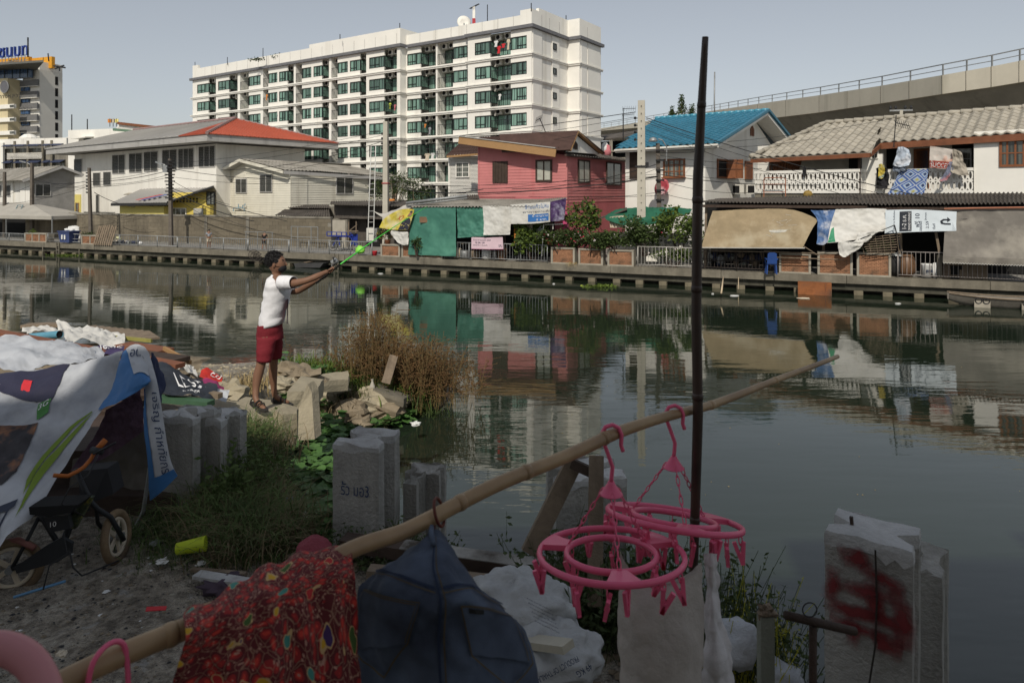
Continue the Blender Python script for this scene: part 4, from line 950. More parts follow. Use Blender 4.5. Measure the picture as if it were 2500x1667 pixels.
for y in (-.17,.17): piece(bh, 'gable_vent', m_woodred, lambda m: m.prism([(.02, ga.y+y-.13, ga.z-1.35),(.02, ga.y+y+.13, ga.z-1.35),(.02, ga.y+y+.13, ga.z-.75-.2*(y > 0)),(.02, ga.y+y-.13, ga.z-.75-.2*(y < 0))],(.05,0,0)))
e = thing('satellite_dish', 'faded red satellite dish on the white wall behind the wooden pole', 'satellite dish', B.W(B.L(1616,458,-.5)), B.a)
o = MB().lathe([(.02,-.12),(.3,-.08),(.46,.0),(.48,.02),(.3,-.05),(.02,-.09)],20).build('dish', M('dish_red', (.45,.07,.09),.5,.3,3,0, dirt=(.6,.5,.5)), e, True, (0,0,0),(math.radians(75),0,-.2)); piece(e, 'arm', m_iron, lambda m: m.bar((0,.1,0),(0,.5,-.2),.05))
e = thing('air_conditioner', 'outdoor air conditioner under the wooden window of the blue-roofed house', 'air conditioner', B.W(V((.1, B.t(1803,.2), B.LS(1803,474,.2).z)))); 
for i, pz in enumerate((0,.02)):
    piece(e, 'casing', m_ac, lambda m: m.box(-.4+i*.85,.3+i*.85,-.3,.1,0,.55)); piece(e, 'fan_grille', m_dark, lambda m: m.box(-.32+i*.85,.05+i*.85,-.32,-.301,.08,.48))
piece(e, 'bracket', m_iron, lambda m: (m.bar((-.3,0,0),(-.3,0,-.5),.05), m.bar((-.3,-.3,0),(-.3,0,-.5),.05)))
# ================================================================ WHITE BALCONY HOUSE AT RIGHT
C = Fr(2500,29.6,-42)
ch = fthing(C, 'balcony_house', 'white house with tan tiled roof and long pierced balcony', 'house')
# eave line of roof and ridge
t_e = -.6
def CL(px, py, t): return C.L(px, py, t)
ea, eb, ec = CL(1832,386,-2.0), CL(2100,372,-2.0), CL(2150,348,-.2)
ed = CL(2560,320,-.2); rl_ = CL(2015,303,3.4); rr = CL(2560,261,3.4)
tw = .40
# long slope above the main wall
rm_ = CL(2150,293,3.4)
lowm = MB()
ex, ey, n_ = tileroof(ch, ec, ed, V((rr.x, 3.4, rr.z)), V((C.s(2150,3.4),3.4, rm_.z)), tw, .50, m_tan, maxn=150, amp=.05)
# slope over the balcony, sweeping lower
tileroof(ch, ea, V((ec.x+.05,-2.0, CL(2115,371,-2.0).z)), V((C.s(2150,3.4),3.4, rm_.z)), V((C.s(2015,3.4),3.4, rl_.z)), tw, .52, m_tan, maxn=150, amp=.05)
m = MB(); bl = V((ea.x-.1, ea.y, ea.z)); m.slab([bl, V((C.s(2015,3.4),3.4, rl_.z)), V((bl.x-.5,8, bl.z))],.06); m.slab([V((C.s(2015,3.4),3.4, rl_.z)), V((rr.x, 3.4, rr.z)), V((rr.x, 8, bl.z)), V((bl.x-.5,8, bl.z))],.06); m.build('back_slope', m_tan, ch)
rt = MB().lathe([(0,0),(.12,0),(.14,.05),(.10,.5),(0,.5)],8).mesh('ridge_tile', m_tan, True)
def capline(p, q, nm='ridge_tile', me=rt, st=.48):
    p, q = V(p), V(q); k = max(1, int((q-p).length/st))
    for i in range(k): inst(me, nm, ch, p.lerp(q, i/k)+V((0,0,.08)),(q-p).to_track_quat('Z', 'Y').to_euler())
capline(rl_, rr); capline(ea, rl_)
piece(ch, 'eave_board', m_woodred, lambda m: (m.bar(ea+V((0,.05,-.16)), V((ec.x, -2.0, CL(2115,371,-2.0).z-.16)),.06,.2), m.bar(V((ec.x, -2, CL(2115,371,-2.0).z-.16)), ec+V((0,.05,-.14)),.06,.2), m.bar(ec+V((0,.05,-.18)), ed+V((0,.05,-.18)),.08,.3)))
# main wall right
s_a, s_b = C.s(2378,0), C.s(2560,0); zt = C.zz(330, s_b, 0)
MB().box(s_a, s_b, 0,.3,0, zt+.3).build('wall', m_white, ch)
pc = CL(1845,405,-1.6)
zf = C.zz(472, C.s(2100,-1.6),-1.6)        # balcony floor
back_t = 1.4
MB().box(C.s(1850, back_t), C.s(2560, back_t), back_t, back_t+.3,0, zt+.2).build('rear_wall', m_white2, ch)
piece(ch, 'partition', m_white, lambda m: (m.box(C.s(2110,0), C.s(2110,0)+.9,-.4,-.2, zf, zf+1.9)))
piece(ch, 'partition', m_white, lambda m: (m.box(s_a-.005, s_a+.25,.31, back_t, zf, zt)))
piece(ch, 'floor_slab', m_conc, lambda m: (m.box(C.s(1842,-1.6), C.s(2112,-1.6),-1.55, back_t, zf-.25, zf-.003), m.box(C.s(2112,-1.6), s_b, -.15, back_t, zf-.25, zf-.003)))
piece(ch, 'base_wall', m_concd, lambda m: (m.box(C.s(1842,-1.6), C.s(2112,-1.6),-1.45, back_t, 0, zf-.26), m.box(C.s(2112,-1.6), s_b, .02, back_t, 0, zf-.26)))
piece(ch, 'post', m_wooddk, lambda m: (m.box(ea.x+.9, ea.x+1.0,-1.6,-1.5, zf, ea.z-.1), m.box(C.s(2096,-1.5), C.s(2096,-1.5)+.1,-1.6,-1.5, zf, ea.z-.1)))
piece(ch, 'wooden_panel', m_woodred, lambda m: [m.box(C.s(1878,1.2)+i*.16, C.s(1878,1.2)+i*.16+.145,1.2,1.26+.01*(i % 2), zf+.9, ea.z+.3) for i in range(20)])
cs = Cloth([[CL(1960,386,.6), CL(2020,384,.6), CL(2075,384,.6)],[CL(1955,403,.5), CL(2020,404,.55), CL(2078,402,.5)],[CL(1950,420,.5), CL(2020,424,.5), CL(2080,422,.5)]],.03,2.)
cs.mesh('blind', lm['beige'] if 0 else M('blind_grey', (.45,.44,.40),.8), ch, 16,8)
# pierced balustrades: oval holes cut through a slab
def balustrade(o3, dirv, nrm, n, w, hgt, label):
    """two rows of tall oval openings in a white slab"""
    e = MB(); th = .10; pw = w/n; nh = 10
    rows = 2; rail = hgt*.12; gap = hgt*.06; oh = (hgt-2*rail-gap)/2
    rim = []
    def pt(x, z, d): return V(o3)+V(dirv)*x+V((0,0, z))+V(nrm)*d
    e.add([pt(0, hgt-rail, -.03), pt(w, hgt-rail, -.03), pt(w, hgt, -.03), pt(0, hgt, -.03), pt(0, hgt-rail, th+.03), pt(w, hgt-rail, th+.03), pt(w, hgt, th+.03), pt(0, hgt, th+.03)],[(0,1,2,3),(7,6,5,4),(3,2,6,7),(0,4,5,1),(0,3,7,4),(1,5,6,2)])
    e.add([pt(0,0,0), pt(w, 0,0), pt(w, rail, 0), pt(0, rail, 0), pt(0,0, th), pt(w, 0, th), pt(w, rail, th), pt(0, rail, th)],[(0,1,2,3),(7,6,5,4),(3,2,6,7),(0,4,5,1)])
    e.add([pt(0, rail+oh, 0), pt(w, rail+oh, 0), pt(w, rail+oh+gap, 0), pt(0, rail+oh+gap, 0)],[(0,1,2,3)])
    for r_ in range(2):
        zc = rail+oh/2+r_*(oh+gap)
        for i in range(n):
            xc = pw*(i+.5); K_ = 12; inner = []; outer = []
            for k in range(K_):
                t = 2*math.pi*k/K_+math.pi/12*0; c_, s_ = math.cos(t), math.sin(t); inner.append((xc+pw*.27*c_, zc+oh*.42*s_))
                q = max(abs(c_), abs(s_)); outer.append((xc+pw*.5*c_/q, zc+oh*.5*s_/q))
            b0 = len(e.v); e.v += [tuple(pt(x, z, 0)) for x, z in outer]+[tuple(pt(x, z, 0)) for x, z in inner]+[tuple(pt(x, z, th)) for x, z in inner]
            for k in range(K_):
                k2 = (k+1) % K_; e.f.append((b0+k, b0+k2, b0+K_+k2, b0+K_+k)); e.f.append((b0+K_+k, b0+K_+k2, b0+2*K_+k2, b0+2*K_+k))
    o = e.build('balustrade', m_white, ch); o['label'] = label; return o
p = CL(1842,466,-1.62); q = CL(2098,462,-1.62); zb_, ztp = zf+.0, C.zz(413, C.s(2090,-1.6),-1.6)
balustrade((p.x, -1.62, zb_),(1,0,0),(0,1,0),24, q.x-p.x, ztp-zb_, 'long pierced balustrade with oval holes')
yend = -.25; balustrade((q.x, -1.62, zb_),(0,1,0),(-1,0,0),5,1.35, ztp-zb_, 'short return of the pierced balustrade')
p2 = CL(2140,466,-.15); balustrade((p2.x, -.16, zb_),(1,0,0),(0,1,0),19, s_a-p2.x-.01, ztp-zb_, 'right pierced balustrade under the hanging laundry')
# openings on the rear wall
def rbox(nm, mt, p0, p1, q0, q1, t, d=.06, lb=None):
    a, b = C.s(p0, t), C.s(p1, t); o = piece(ch, nm, mt, lambda m: m.box(a, b, t-d, t, C.zz(q1,(a+b)/2, t), C.zz(q0,(a+b)/2, t)))
    if lb: o['label'] = lb
    return o
o = rbox('door', m_wood_win, 2231,2272,363,470,1.39); rbox('door_leaf', M('door_blue', (.03,.05,.09),.4),2238,2266,368,470,1.36,.03)
rbox('dark_window', m_dark, 2165,2210,358,412,1.39); rbox('dark_window', m_dark, 2325,2376,347,412,1.39,.05); 
window(ch, C.s(2328,1.2), C.s(2372,1.2), C.zz(410,0,1.2), C.zz(357,0,1.2),1.25, m_galv, m_pane, 1,2,.05)
rbox('dark_window', m_dark, 2073,2112,383,412,.3,.05)
window(ch, C.s(2128,-.3), C.s(2146,-.3), C.zz(389,-6,0), C.zz(366,-6,0),-.4, m_white, m_pane, 2,2,.04)
window(ch, C.s(2440,0), C.s(2520,0), C.zz(407,0,0), C.zz(339,0,0),0, m_wood_win, m_pane, 4,2,.1)
piece(ch, 'light_tube', lm['white'], lambda m: m.bar(CL(2210,357,1.0), CL(2292,352,1.0),.05))
# ================================================================ VIADUCT
vd = thing('viaduct', 'curving concrete elevated roadway behind the houses at right', 'bridge', (40,60,0))
path = [(1440,318,322,205),(1700,277,300,150),(1850,254,293,118),(2000,233,275,98),(2150,210,253,83),(2300,184,230,72),(2420,163,213,68),(2560,135,190,64),(2800,80,142,58)]
vm = MB(); top = [P(a, b, d)-V((40,60,0)) for a, b, c, d in path]; bot = [P(a, c, d)-V((40,60,0)) for a, b, c, d in path]
par_ = MB(); un = MB(); dirs = []
for i in range(len(path)-1):
    d = (top[i+1]-top[i]); dirs.append(V((-d.y, d.x, 0)).normalized() if V((-d.y, d.x, 0)).normalized().y > 0 else -V((-d.y, d.x, 0)).normalized())
dirs.append(dirs[-1])
for i in range(len(path)-1):
    n0, n1 = dirs[i], dirs[i+1]; a, b, c, d = top[i], top[i+1], bot[i+1], bot[i]
    par_.add([a, b, c, d, a+n0*.4, b+n1*.4, c+n1*.4, d+n0*.4],[(0,1,2,3),(0,4,5,1),(3,2,6,7),(4,7,6,5)])
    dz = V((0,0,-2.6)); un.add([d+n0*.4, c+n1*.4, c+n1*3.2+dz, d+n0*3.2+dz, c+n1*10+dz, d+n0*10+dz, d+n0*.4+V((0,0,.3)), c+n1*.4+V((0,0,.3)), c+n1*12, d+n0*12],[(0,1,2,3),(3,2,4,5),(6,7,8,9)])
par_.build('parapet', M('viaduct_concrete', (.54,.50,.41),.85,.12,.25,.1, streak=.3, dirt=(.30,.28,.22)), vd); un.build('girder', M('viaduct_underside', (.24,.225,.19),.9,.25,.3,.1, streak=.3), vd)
rail = MB(); posts = MB()
for i in range(len(path)-1):
    a, b = top[i]+dirs[i]*.2, top[i+1]+dirs[i+1]*.2; k = max(2, int((b-a).length/4.5))
    hgt = 1.15
    for j in range(k): q = a.lerp(b, j/k); inst(None, 'x') if 0 else MB().bar(q, q+V((0,0, hgt)),.16,.1).build('railing_post', m_galv, vd)
    rail.bar(a+V((0,0, hgt)), b+V((0,0, hgt)),.12,.1); rail.bar(a+V((0,0, hgt*.5)), b+V((0,0, hgt*.5)),.08,.07)
rail.build('guard_rail', m_galv, vd)
for i in range(len(path)-1):
    k = 2
    for j in range(k):
        f = j/k; a, b = top[i].lerp(top[i+1], f), bot[i].lerp(bot[i+1], f); n0 = dirs[i]; piece(vd, 'panel_joint', m_concd, lambda m: m.bar(a-n0*.01, b-n0*.01,.07,.03))
for q in ((2,0),(5,.5)): a = bot[q[0]].lerp(bot[q[0]+1], q[1])+dirs[q[0]]*6; piece(vd, 'column', m_concd, lambda m: m.box(a.x-1.5, a.x+1.5, a.y-1, a.y+1,0, a.z-2.6))
# dark footbridge / platform between
X = Fr(1470,62,-30)
e = fthing(X, 'roofed_platform', 'dark roofed platform with stored goods between the white block and the blue roof', 'shed')
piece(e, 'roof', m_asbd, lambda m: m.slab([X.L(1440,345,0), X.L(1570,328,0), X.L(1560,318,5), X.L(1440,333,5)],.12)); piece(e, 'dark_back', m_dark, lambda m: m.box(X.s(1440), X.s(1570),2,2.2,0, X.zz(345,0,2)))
piece(e, 'rail', m_concl, lambda m: (m.bar(X.L(1440,371,0), X.L(1560,368,0),.1), m.box(X.s(1440), X.s(1560),.0,.3,0, X.zz(386,0,0)))); 
for px in (1446,1490,1494,1532): piece(e, 'post', m_concl, lambda m: m.bar(X.L(px, 386,.1), X.L(px, 340,.1),.1))
for i, (px, py, r, c_) in enumerate(((1476,362,.5, 'white'),(1482,368,.55, 'pink'),(1455,362,.6, 'grey'),(1462,372,.45, 'navy'))): tag(MB().blob((0,0,0),(r*.7, r*.5, r),.15,2., seed=i).build('bundle', lm[c_], None, True, P(px, py, 61)),('white', 'pinkish', 'grey', 'dark blue')[i]+' bundle stored on the dark roofed platform', 'bundle', 'bundles on the roofed platform')
# ================================================================ LOW SHEDS BETWEEN
X = Fr(808,44.0,-26)
e = fthing(X, 'dark_shed', 'low blackened shed with open doorway beside the aluminium ladder', 'shed')
a, b = 0, X.s(985); MB().box(a, b, 1.2,1.6,0, X.zz(500,2,0)).build('wall', m_asbd, e)
piece(e, 'front_wall', m_concd, lambda m: (m.box(X.s(812), X.s(848),0,.2,0, X.zz(536,1,0)),)); piece(e, 'plaster_panel', M('plaster_pale', (.46,.43,.36),.9,.3,1.5,.3, dirt=(.25,.22,.18)), lambda m: m.box(X.s(809), X.s(844),-.04,-.003,.7, X.zz(538,1,0)))
piece(e, 'roof', m_asbd, lambda m: (corrugated(m, X.L(806,497,-.4), X.L(1010,502,-.4), X.L(985,489,3), X.L(810,491,3),30,.03,1, th=.08)))
piece(e, 'upper_wall', m_asbd, lambda m: m.box(a, b, .3,1.19, X.zz(534,1,0), X.zz(500,1,.3)))
piece(e, 'dark_opening', m_dark, lambda m: m.box(X.s(868), X.s(925),1.1,1.19,0, X.zz(536,1,0)))
piece(e, 'orange_sheet', lm['orange'], lambda m: m.slab([X.L(948,490,1), X.L(965,490,1), X.L(962,486,1.6), X.L(950,486,1.6)],.03))
X = Fr(740,45.6,-26)
e = fthing(X, 'rusty_lean_to', 'brown lean-to roof behind the boundary wall below the white gable house', 'shed')
m = MB(); corrugated(m, X.L(672,527,0), X.L(806,529,0), X.L(802,508,2.2), X.L(700,509,2.2),22,.03,2,.03); m.build('roof', m_asbd, e)
piece(e, 'upper_roof', m_asbd, lambda m: corrugated(m, X.L(703,507,1.6), X.L(806,508,1.6), X.L(803,500,3), X.L(712,501,3),18,.03,1)); piece(e, 'wall', m_concd, lambda m: m.box(X.s(695), X.s(803),2.3,2.6,0, X.zz(506,0,2.3)))
# grey metal cabinet, ladder
def fbox(name, label, cat, mat, px0, px1, py0, py1, t, dep=.4, group=None):
    a, b = Q.s(px0, t), Q.s(px1, t); z0, z1 = Q.zz(py1,(a+b)/2, t), Q.zz(py0,(a+b)/2, t); o = MB().box(0, b-a, 0, dep, 0, z1-z0).build(name, mat, None, False, Q.W((a, t, z0)),(0,0, Q.a)); return tag(o, label, cat, group)
o = fbox('electric_cabinet', 'grey metal electric cabinet at the foot of the ladder', 'cabinet', m_galv, 894,920,558,590,.6)
piece(o, 'cabinet_door', m_ac, lambda m: m.box(.04,.5,-.02,-.003,.05,.75))
e = thing('ladder', 'tall aluminium ladder leaning beside the concrete pole', 'ladder', Q.W(Q.L(905,585,.5))); b0 = V(e.location)
l0, l1 = Q.W(Q.L(898,583,.5))-b0, Q.W(Q.L(906,358,1.4))-b0; r0_, r1_ = Q.W(Q.L(912,583,.5))-b0, Q.W(Q.L(917,357,1.4))-b0
m_alu = M('aluminium', (.42,.42,.40),.4,.2,3,.05, metal=.3)
for p, q in ((l0, l1),(r0_, r1_)): piece(e, 'side_rail', m_alu, lambda m: m.bar(p, q, .05,.04))
for i in range(1,17): piece(e, 'rung', m_alu, lambda m: m.bar(l0.lerp(l1, i/17), r0_.lerp(r1_, i/17),.035))
# ================================================================ STALLS, AWNINGS AND TARPAULINS ALONG THE QUAY
def QL(px, py, t): return Q.L(px, py, t)
def QW(px, py, t): return Q.W(Q.L(px, py, t))
def qrows(rows, t=None): return [[QW(p[0], p[1], p[2] if len(p) > 2 else t) for p in r] for r in rows]
m_grn = M('tarpaulin_green', (.06,.20,.15),.55,.2,1.2,.15, dirt=(.09,.26,.19), trans=.15)
m_wtarp = M('tarpaulin_white', (.66,.65,.61),.6,.12,1.5,.15, dirt=(.45,.43,.38), trans=.12)
m_btarp = M('tarpaulin_tan', (.29,.225,.135),.8,.25,1.6,.3, dirt=(.34,.29,.2))
m_gtarp = M('tarpaulin_grey', (.17,.155,.135),.75,.35,.9,.2, dirt=(.27,.25,.21))
def sheet(name, label, cat, mat, rows, wr=.04, fr=2., nu=36, nv=26, t=None, group=None, fold=0., seed=None, raw=False):
    rows = rows if raw else qrows(rows, t)
    o0 = rows[-1][0].copy(); rows = [[p-o0 for p in r] for r in rows]
    c = Cloth(rows, wr, fr, seed if seed is not None else R.uniform(0,50), fold); o = c.mesh(name, mat, None, nu, nv); o.location = o0; tag(o, label, cat, group); return o, c
st = fthing(Q, 'market_stall', 'open stall with corrugated roof over the green tarpaulins', 'stall')
m = MB(); corrugated(m, QL(1004,506,-.15), QL(1300,505,-.15), QL(1330,487,3.2), QL(1128,486,3.2),36,.035,2,.03); corrugated(m, QL(1300.5,505,-.15), QL(1384,486,1.2), QL(1382,482,3.2), QL(1330.5,486,3.2),10,.035,1)
m.build('corrugated_roof', m_asb, st)
piece(st, 'upper_roof', m_asbd, lambda m: corrugated(m, QL(1090,488,2.5), QL(1170,485,2.5), QL(1168,476,4.5), QL(1108,478,4.5),12,.03,1))
for px, py in ((1085,507),(1180,507),(1232,507),(1346,500)): 
    a = QL(px, 640,.5); piece(st, 'post', m_wooddk, lambda m: m.bar((a.x, .5,0.78),(a.x, .5, QL(px, py, .5).z),.09))
piece(st, 'beam', m_wooddk, lambda m: m.bar(QL(1004,509,.2), QL(1300,508,.2),.08,.1))
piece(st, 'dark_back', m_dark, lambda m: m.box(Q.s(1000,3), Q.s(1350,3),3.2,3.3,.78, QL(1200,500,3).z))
piece(st, 'shelf', m_wood, lambda m: (m.box(Q.s(1100,1.2), Q.s(1240,1.2),1.0,1.5,1.1,1.14), m.box(Q.s(1100,1.2), Q.s(1240,1.2),1.0,1.5,1.5,1.54)))
for i, (p0, p1, q0, q1) in enumerate(((912,492,1142,478),(935,502,1135,484))):
    tag(MB().tube([QW(992,496+i*7,.1)-QW(992,496+i*7,.1), QW(1141,478+i*6,.4)-QW(992,496+i*7,.1)],.075-.03*i, 8).build('pipe', m_galv, None, True, QW(992,496+i*7,.1)),('thick grey pipe', 'thinner pale pipe')[i]+' lying on the left end of the stall roof', 'pipe')
o, c = sheet('tarpaulin', 'large green tarpaulin hanging to the kerb, leftmost of the green sheets', 'tarpaulin', m_grn, [[(1008,508),(1055,507),(1113,507)],[(1000,565),(1055,568),(1113,568)],[(996,622),(1055,624),(1113,626)]],.05,1.6, t=-.1)
tag(MB().box(-.3,.3,-.02,.0,-.15,.15).build('stain', M('faded_patch', (.20,.12,.07),.8,.3,3,0), o, False, c.at(.36,.27,.012)[0]), 'faded brown patch')
bpy.data.objects[-1] if 0 else None
o, c = sheet('tarpaulin', 'shorter green tarpaulin beside the white sheet, folded up at the bottom', 'tarpaulin', m_grn, [[(1115,507),(1148,507),(1181,507),(1228,507)],[(1116,540),(1150,548),(1182,545),(1228,545)],[(1118,581),(1150,579),(1190,577),(1228,574)]],.09,2.2, t=-.05)
o, c = sheet('tarpaulin', 'white sheet hanging between the green tarpaulin and the blue notice', 'tarpaulin', m_wtarp, [[(1178,503),(1210,503),(1247,505)],[(1180,540),(1212,541),(1247,542)],[(1181,574),(1212,574),(1245,573)]],.06,2., t=-.16)
# printed notices
m_ink = M('print_dark', (.04,.05,.08),.6,.1,1,0); m_inkb = M('print_blue', (.03,.13,.36),.6,.1,1,0); m_inkw = M('print_white', (.7,.7,.7),.6,.05,1,0)
def ctext(c, body, mat, o, u0, v0, u1, h, name='lettering', off=.012): return c.text(body, mat, o, u0, v0, u1, v0,(0,-h), off, name)
o, c = sheet('banner', 'white and blue Thai notice banner under the stall roof', 'banner', m_wtarp, [[(1246,500),(1300,496),(1343,493)],[(1246,522),(1300,521),(1343,518)],[(1246,547),(1300,546),(1343,542)]],.03,2., t=-.12)
c.patch(m_inkb, o, 'blue_panel', ([(.40,.55),(.93,.55)],[(.40,.88),(.93,.88)]),.008); ctext(c, 'ร้านแก้วโม่หิน', m_inkb, o, .34,.30,.93,.2); ctext(c, 'อาหารตามสั่ง', m_ink, o, .30,.48,.97,.1); ctext(c, '6 เมนูรวม', m_inkw, o, .5,.69,.9,.1, off=.02); ctext(c, '5 บาท', m_inkw, o, .6,.84,.85,.09, off=.02)
o, c = sheet('banner', 'purple patterned banner at the right end of the stall roof', 'banner', M('banner_purple', (.07,.035,.12),.6,.5,3,0, dirt=(.3,.3,.35)),[[(1343,493),(1365,488),(1382,484)],[(1343,518),(1365,516),(1381,515)],[(1343,541),(1362,540),(1376,537)]],.08,2., t=0)
o, c = sheet('banner', 'pale pink printed banner tied on the railing', 'banner', M('banner_pink', (.60,.45,.50),.6,.12,2,0),[[(1151,579),(1190,580),(1227,579)],[(1151,594),(1190,595),(1228,594)],[(1151,608),(1190,609),(1229,609)]],.02,2., t=-.04, nu=16, nv=8)
for i, (tx, u0, u1) in enumerate((('ร้านอาหารแม่น้ำ 2564', .1,.6),('081 890 1284', .16,.42),('เปิดทุกวัน 5 โมงเช้า', .08,.5))): ctext(c, tx, m_ink, o, u0,.3+i*.2, u1,.13)
ctext(c, 'SPU', m_ink, o, .82,.78,.95,.18); c.patch(M('print_maroon', (.3,.03,.12),.6), o, 'border_line', ([(.0,.95),(1,.95)],[(.0,1),(1,1)]),.006)
o, c = sheet('poster', 'torn yellow poster with a man in a dark suit, hanging at the stall corner', 'poster', M('poster_yellow', (.60,.50,.08),.6,.3,3,0, dirt=(.5,.45,.3)),[[(975,512),(995,510),(1012,512)],[(940,532),(975,535),(1004,538)],[(925,556),(962,561),(996,562)]],.06,2.5, t=-.3, nu=24, nv=18)
c.patch(M('print_suit', (.03,.03,.045),.6), o, 'suit', ([(.62,.98),(.66,.55),(.74,.42)],[(1., .98),(.98,.55),(.88,.42)]),.01); c.patch(M('print_face', (.30,.17,.11),.6), o, 'face', ([(.74,.36),(.74,.18)],[(.9,.36),(.9,.18)]),.012); c.patch(m_ink, o, 'hair', ([(.73,.19),(.76,.1)],[(.91,.19),(.88,.1)]),.014)
ctext(c, 'X7', M('print_red', (.5,.03,.02),.6), o, .42,.55,.62,.2)
sheet('awning_sheet', 'sagging pale grey awning sheet at the left end of the stall', 'awning', M('awning_greyish', (.42,.40,.36),.7,.2,2,.1),[[(992,500,.6),(1010,498,.6),(1028,500,.6)],[(940,520,0),(972,516,0),(995,512,0)],[(911,516,-.2),(945,535,-.2),(982,528,-.2)]],.05,2.)
sheet('sheet', 'crumpled white sheet hanging beside the green tarpaulin', 'sheet', m_wtarp, [[(958,560),(975,566),(997,566)],[(955,572),(978,578),(997,576)],[(970,592),(982,598),(997,597)]],.1,3., t=-.25, nu=18, nv=14)
for i, (lb, cl, a) in enumerate((('orange checked cloth hanging under the blue notice', 'orange', (1255,550,22,46)),('cream printed cloth hanging right of the orange cloth', 'beige', (1276,549,24,26)),('patterned blue-grey cloth hanging in the stall', 'grey', (1308,551,18,36)))):
    x, y, w_, h_ = a; o, c = sheet('hanging_cloth', lb, 'cloth', lm[cl],[[(x, y),(x+w_/2, y),(x+w_, y)],[(x, y+h_/2),(x+w_/2, y+h_/2),(x+w_, y+h_/2)],[(x, y+h_),(x+w_/2, y+h_),(x+w_, y+h_)]],.08,4., t=.4+.1*i, nu=12, nv=12, group='cloths hanging in the stall')
# right stall
st = fthing(Q, 'market_stall', 'long dark stall with blackened corrugated roof below the balcony house', 'stall')
m = MB(); corrugated(m, QL(1712,494,.3), QL(2120,499,.3), QL(2110,474,3.2), QL(1760,486,3.2),46,.035,3,.03); corrugated(m, QL(2120.5,501,.15), QL(2560,497,.15), QL(2560,470,3.0), QL(2110.5,474,3.0),44,.045,4,.04); m.build('corrugated_roof', m_asbd, st)
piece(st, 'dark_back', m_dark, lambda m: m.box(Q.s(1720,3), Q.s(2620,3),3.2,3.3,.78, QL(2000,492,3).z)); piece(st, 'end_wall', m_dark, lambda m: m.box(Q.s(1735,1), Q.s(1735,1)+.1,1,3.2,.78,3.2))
for px in (1722,2010,2200,2310): a = QL(px, 600,.7); piece(st, 'post', m_wood, lambda m: m.bar((a.x, .7,.78),(a.x+R.uniform(-.05,.05),.7, QL(px, 503,.7).z),.10))
a = QL(2285,567,.25); piece(st, 'leaning_post', m_wood, lambda m: m.bar(QL(2285,568,.25), QL(2294,618,.25),.09)); piece(st, 'corner_pillar', m_conc, lambda m: m.box(Q.s(2289,.2), Q.s(2300,.2),.2,.4,.78, QL(2290,622,.2).z))
piece(st, 'beam', m_wooddk, lambda m: (m.bar(QL(1712,503,.4), QL(2120,506,.4),.08,.12), m.bar(QL(2120,510,.3), QL(2560,508,.3),.08,.12)))
piece(st, 'orange_pipe', M('pipe_rust', (.35,.13,.07),.6), lambda m: m.tube([QL(2305,510,.1), QL(2400,508,.1), QL(2540,506,.1)],.035,6))
o, c = sheet('awning', 'stained tan canvas awning sloping out over the quay', 'awning', m_btarp, [[(1740,515,.3),(1850,511,.3),(1935,512,.3),(1998,536,.1)],[(1725,560,-.2),(1830,560,-.2),(1920,562,-.2),(1980,565,-.2)],[(1712,604,-.6),(1800,604,-.6),(1890,604,-.6),(1960,605,-.6)]],.05,1.4,44,30)
piece(o, 'edge_pole', M('pole_pale', (.4,.38,.34),.6), lambda m: m.tube([QW(1705,605,-.62)-o.location, QW(1965,606,-.62)-o.location],.03,6))
c.patch(M('bird_droppings', (.50,.48,.42),.8,.4,6,.1), o, 'pale_crack_patch', ([(.50,.52),(.60,.50),(.68,.50)],[(.52,.56),(.60,.58),(.67,.55)]),.012)
for i in range(16): 
    u0, v0 = .6+R.gauss(0,.07),.42+R.gauss(0,.16); an_ = R.uniform(0,6.3); L_ = R.uniform(.04,.1); c.patch(MC['bird_droppings'], o, 'scratch', ([(u0, v0),(u0+L_*math.cos(an_), v0+L_*math.sin(an_))],[(u0, v0+.006),(u0+L_*math.cos(an_), v0+L_*math.sin(an_)+.006)]),.012,1)
o, c = sheet('tarpaulin', 'blue and white torn tarpaulin strip right of the tan awning', 'tarpaulin', M('tarpaulin_blue_print', (.07,.14,.30),.6,.25,3,.1, dirt=(.55,.54,.52)),[[(1980,514,.2),(2010,515,.1),(2042,512,.1)],[(1996,540,0),(2015,545,-.1),(2035,548,-.1)],[(1994,596,-.2),(2010,598,-.3),(2022,590,-.3)]],.09,2.5)
o, c = sheet('tarpaulin', 'long white tarpaulin with a green corner, sagging at the bottom', 'tarpaulin', m_wtarp, [[(2040,512,.0),(2100,510,.0),(2165,510,.0)],[(2028,550,-.2),(2095,552,-.2),(2162,548,-.2)],[(2020,594,-.4),(2090,585,-.4),(2165,560,-.4)]],.07,1.8)
c.patch(M('print_green', (.03,.24,.12),.6), o, 'green_corner', ([(.01,.98),(.05,.6)],[(.18,.97),(.1,.55)]),.01)
sheet('sheet', 'crumpled white sheet hanging off the bamboo frame', 'sheet', m_wtarp, [[(2095,568,-.45),(2125,567,-.45),(2165,560,-.45)],[(2085,590,-.5),(2115,590,-.5),(2120,580,-.5)],[(2048,590,-.5),(2080,598,-.5),(2100,605,-.5)],[(2050,622,-.5),(2062,628,-.5),(2080,618,-.5)]],.09,3., 24,30)
o, c = sheet('banner', 'long white event banner with a turn arrow and a black date box', 'banner', M('banner_white', (.60,.66,.70),.6,.06,2,0),[[(2162,513),(2240,512),(2336,517)],[(2161,540),(2240,540),(2335,542)],[(2160,570),(2240,566),(2335,564)]],.02,1.5, t=-.12, nu=30, nv=10)
c.patch(M('print_black', (.025,.03,.04),.6), o, 'date_box', ([(.26,.12),(.42,.1)],[(.26,.93),(.42,.93)]),.008)
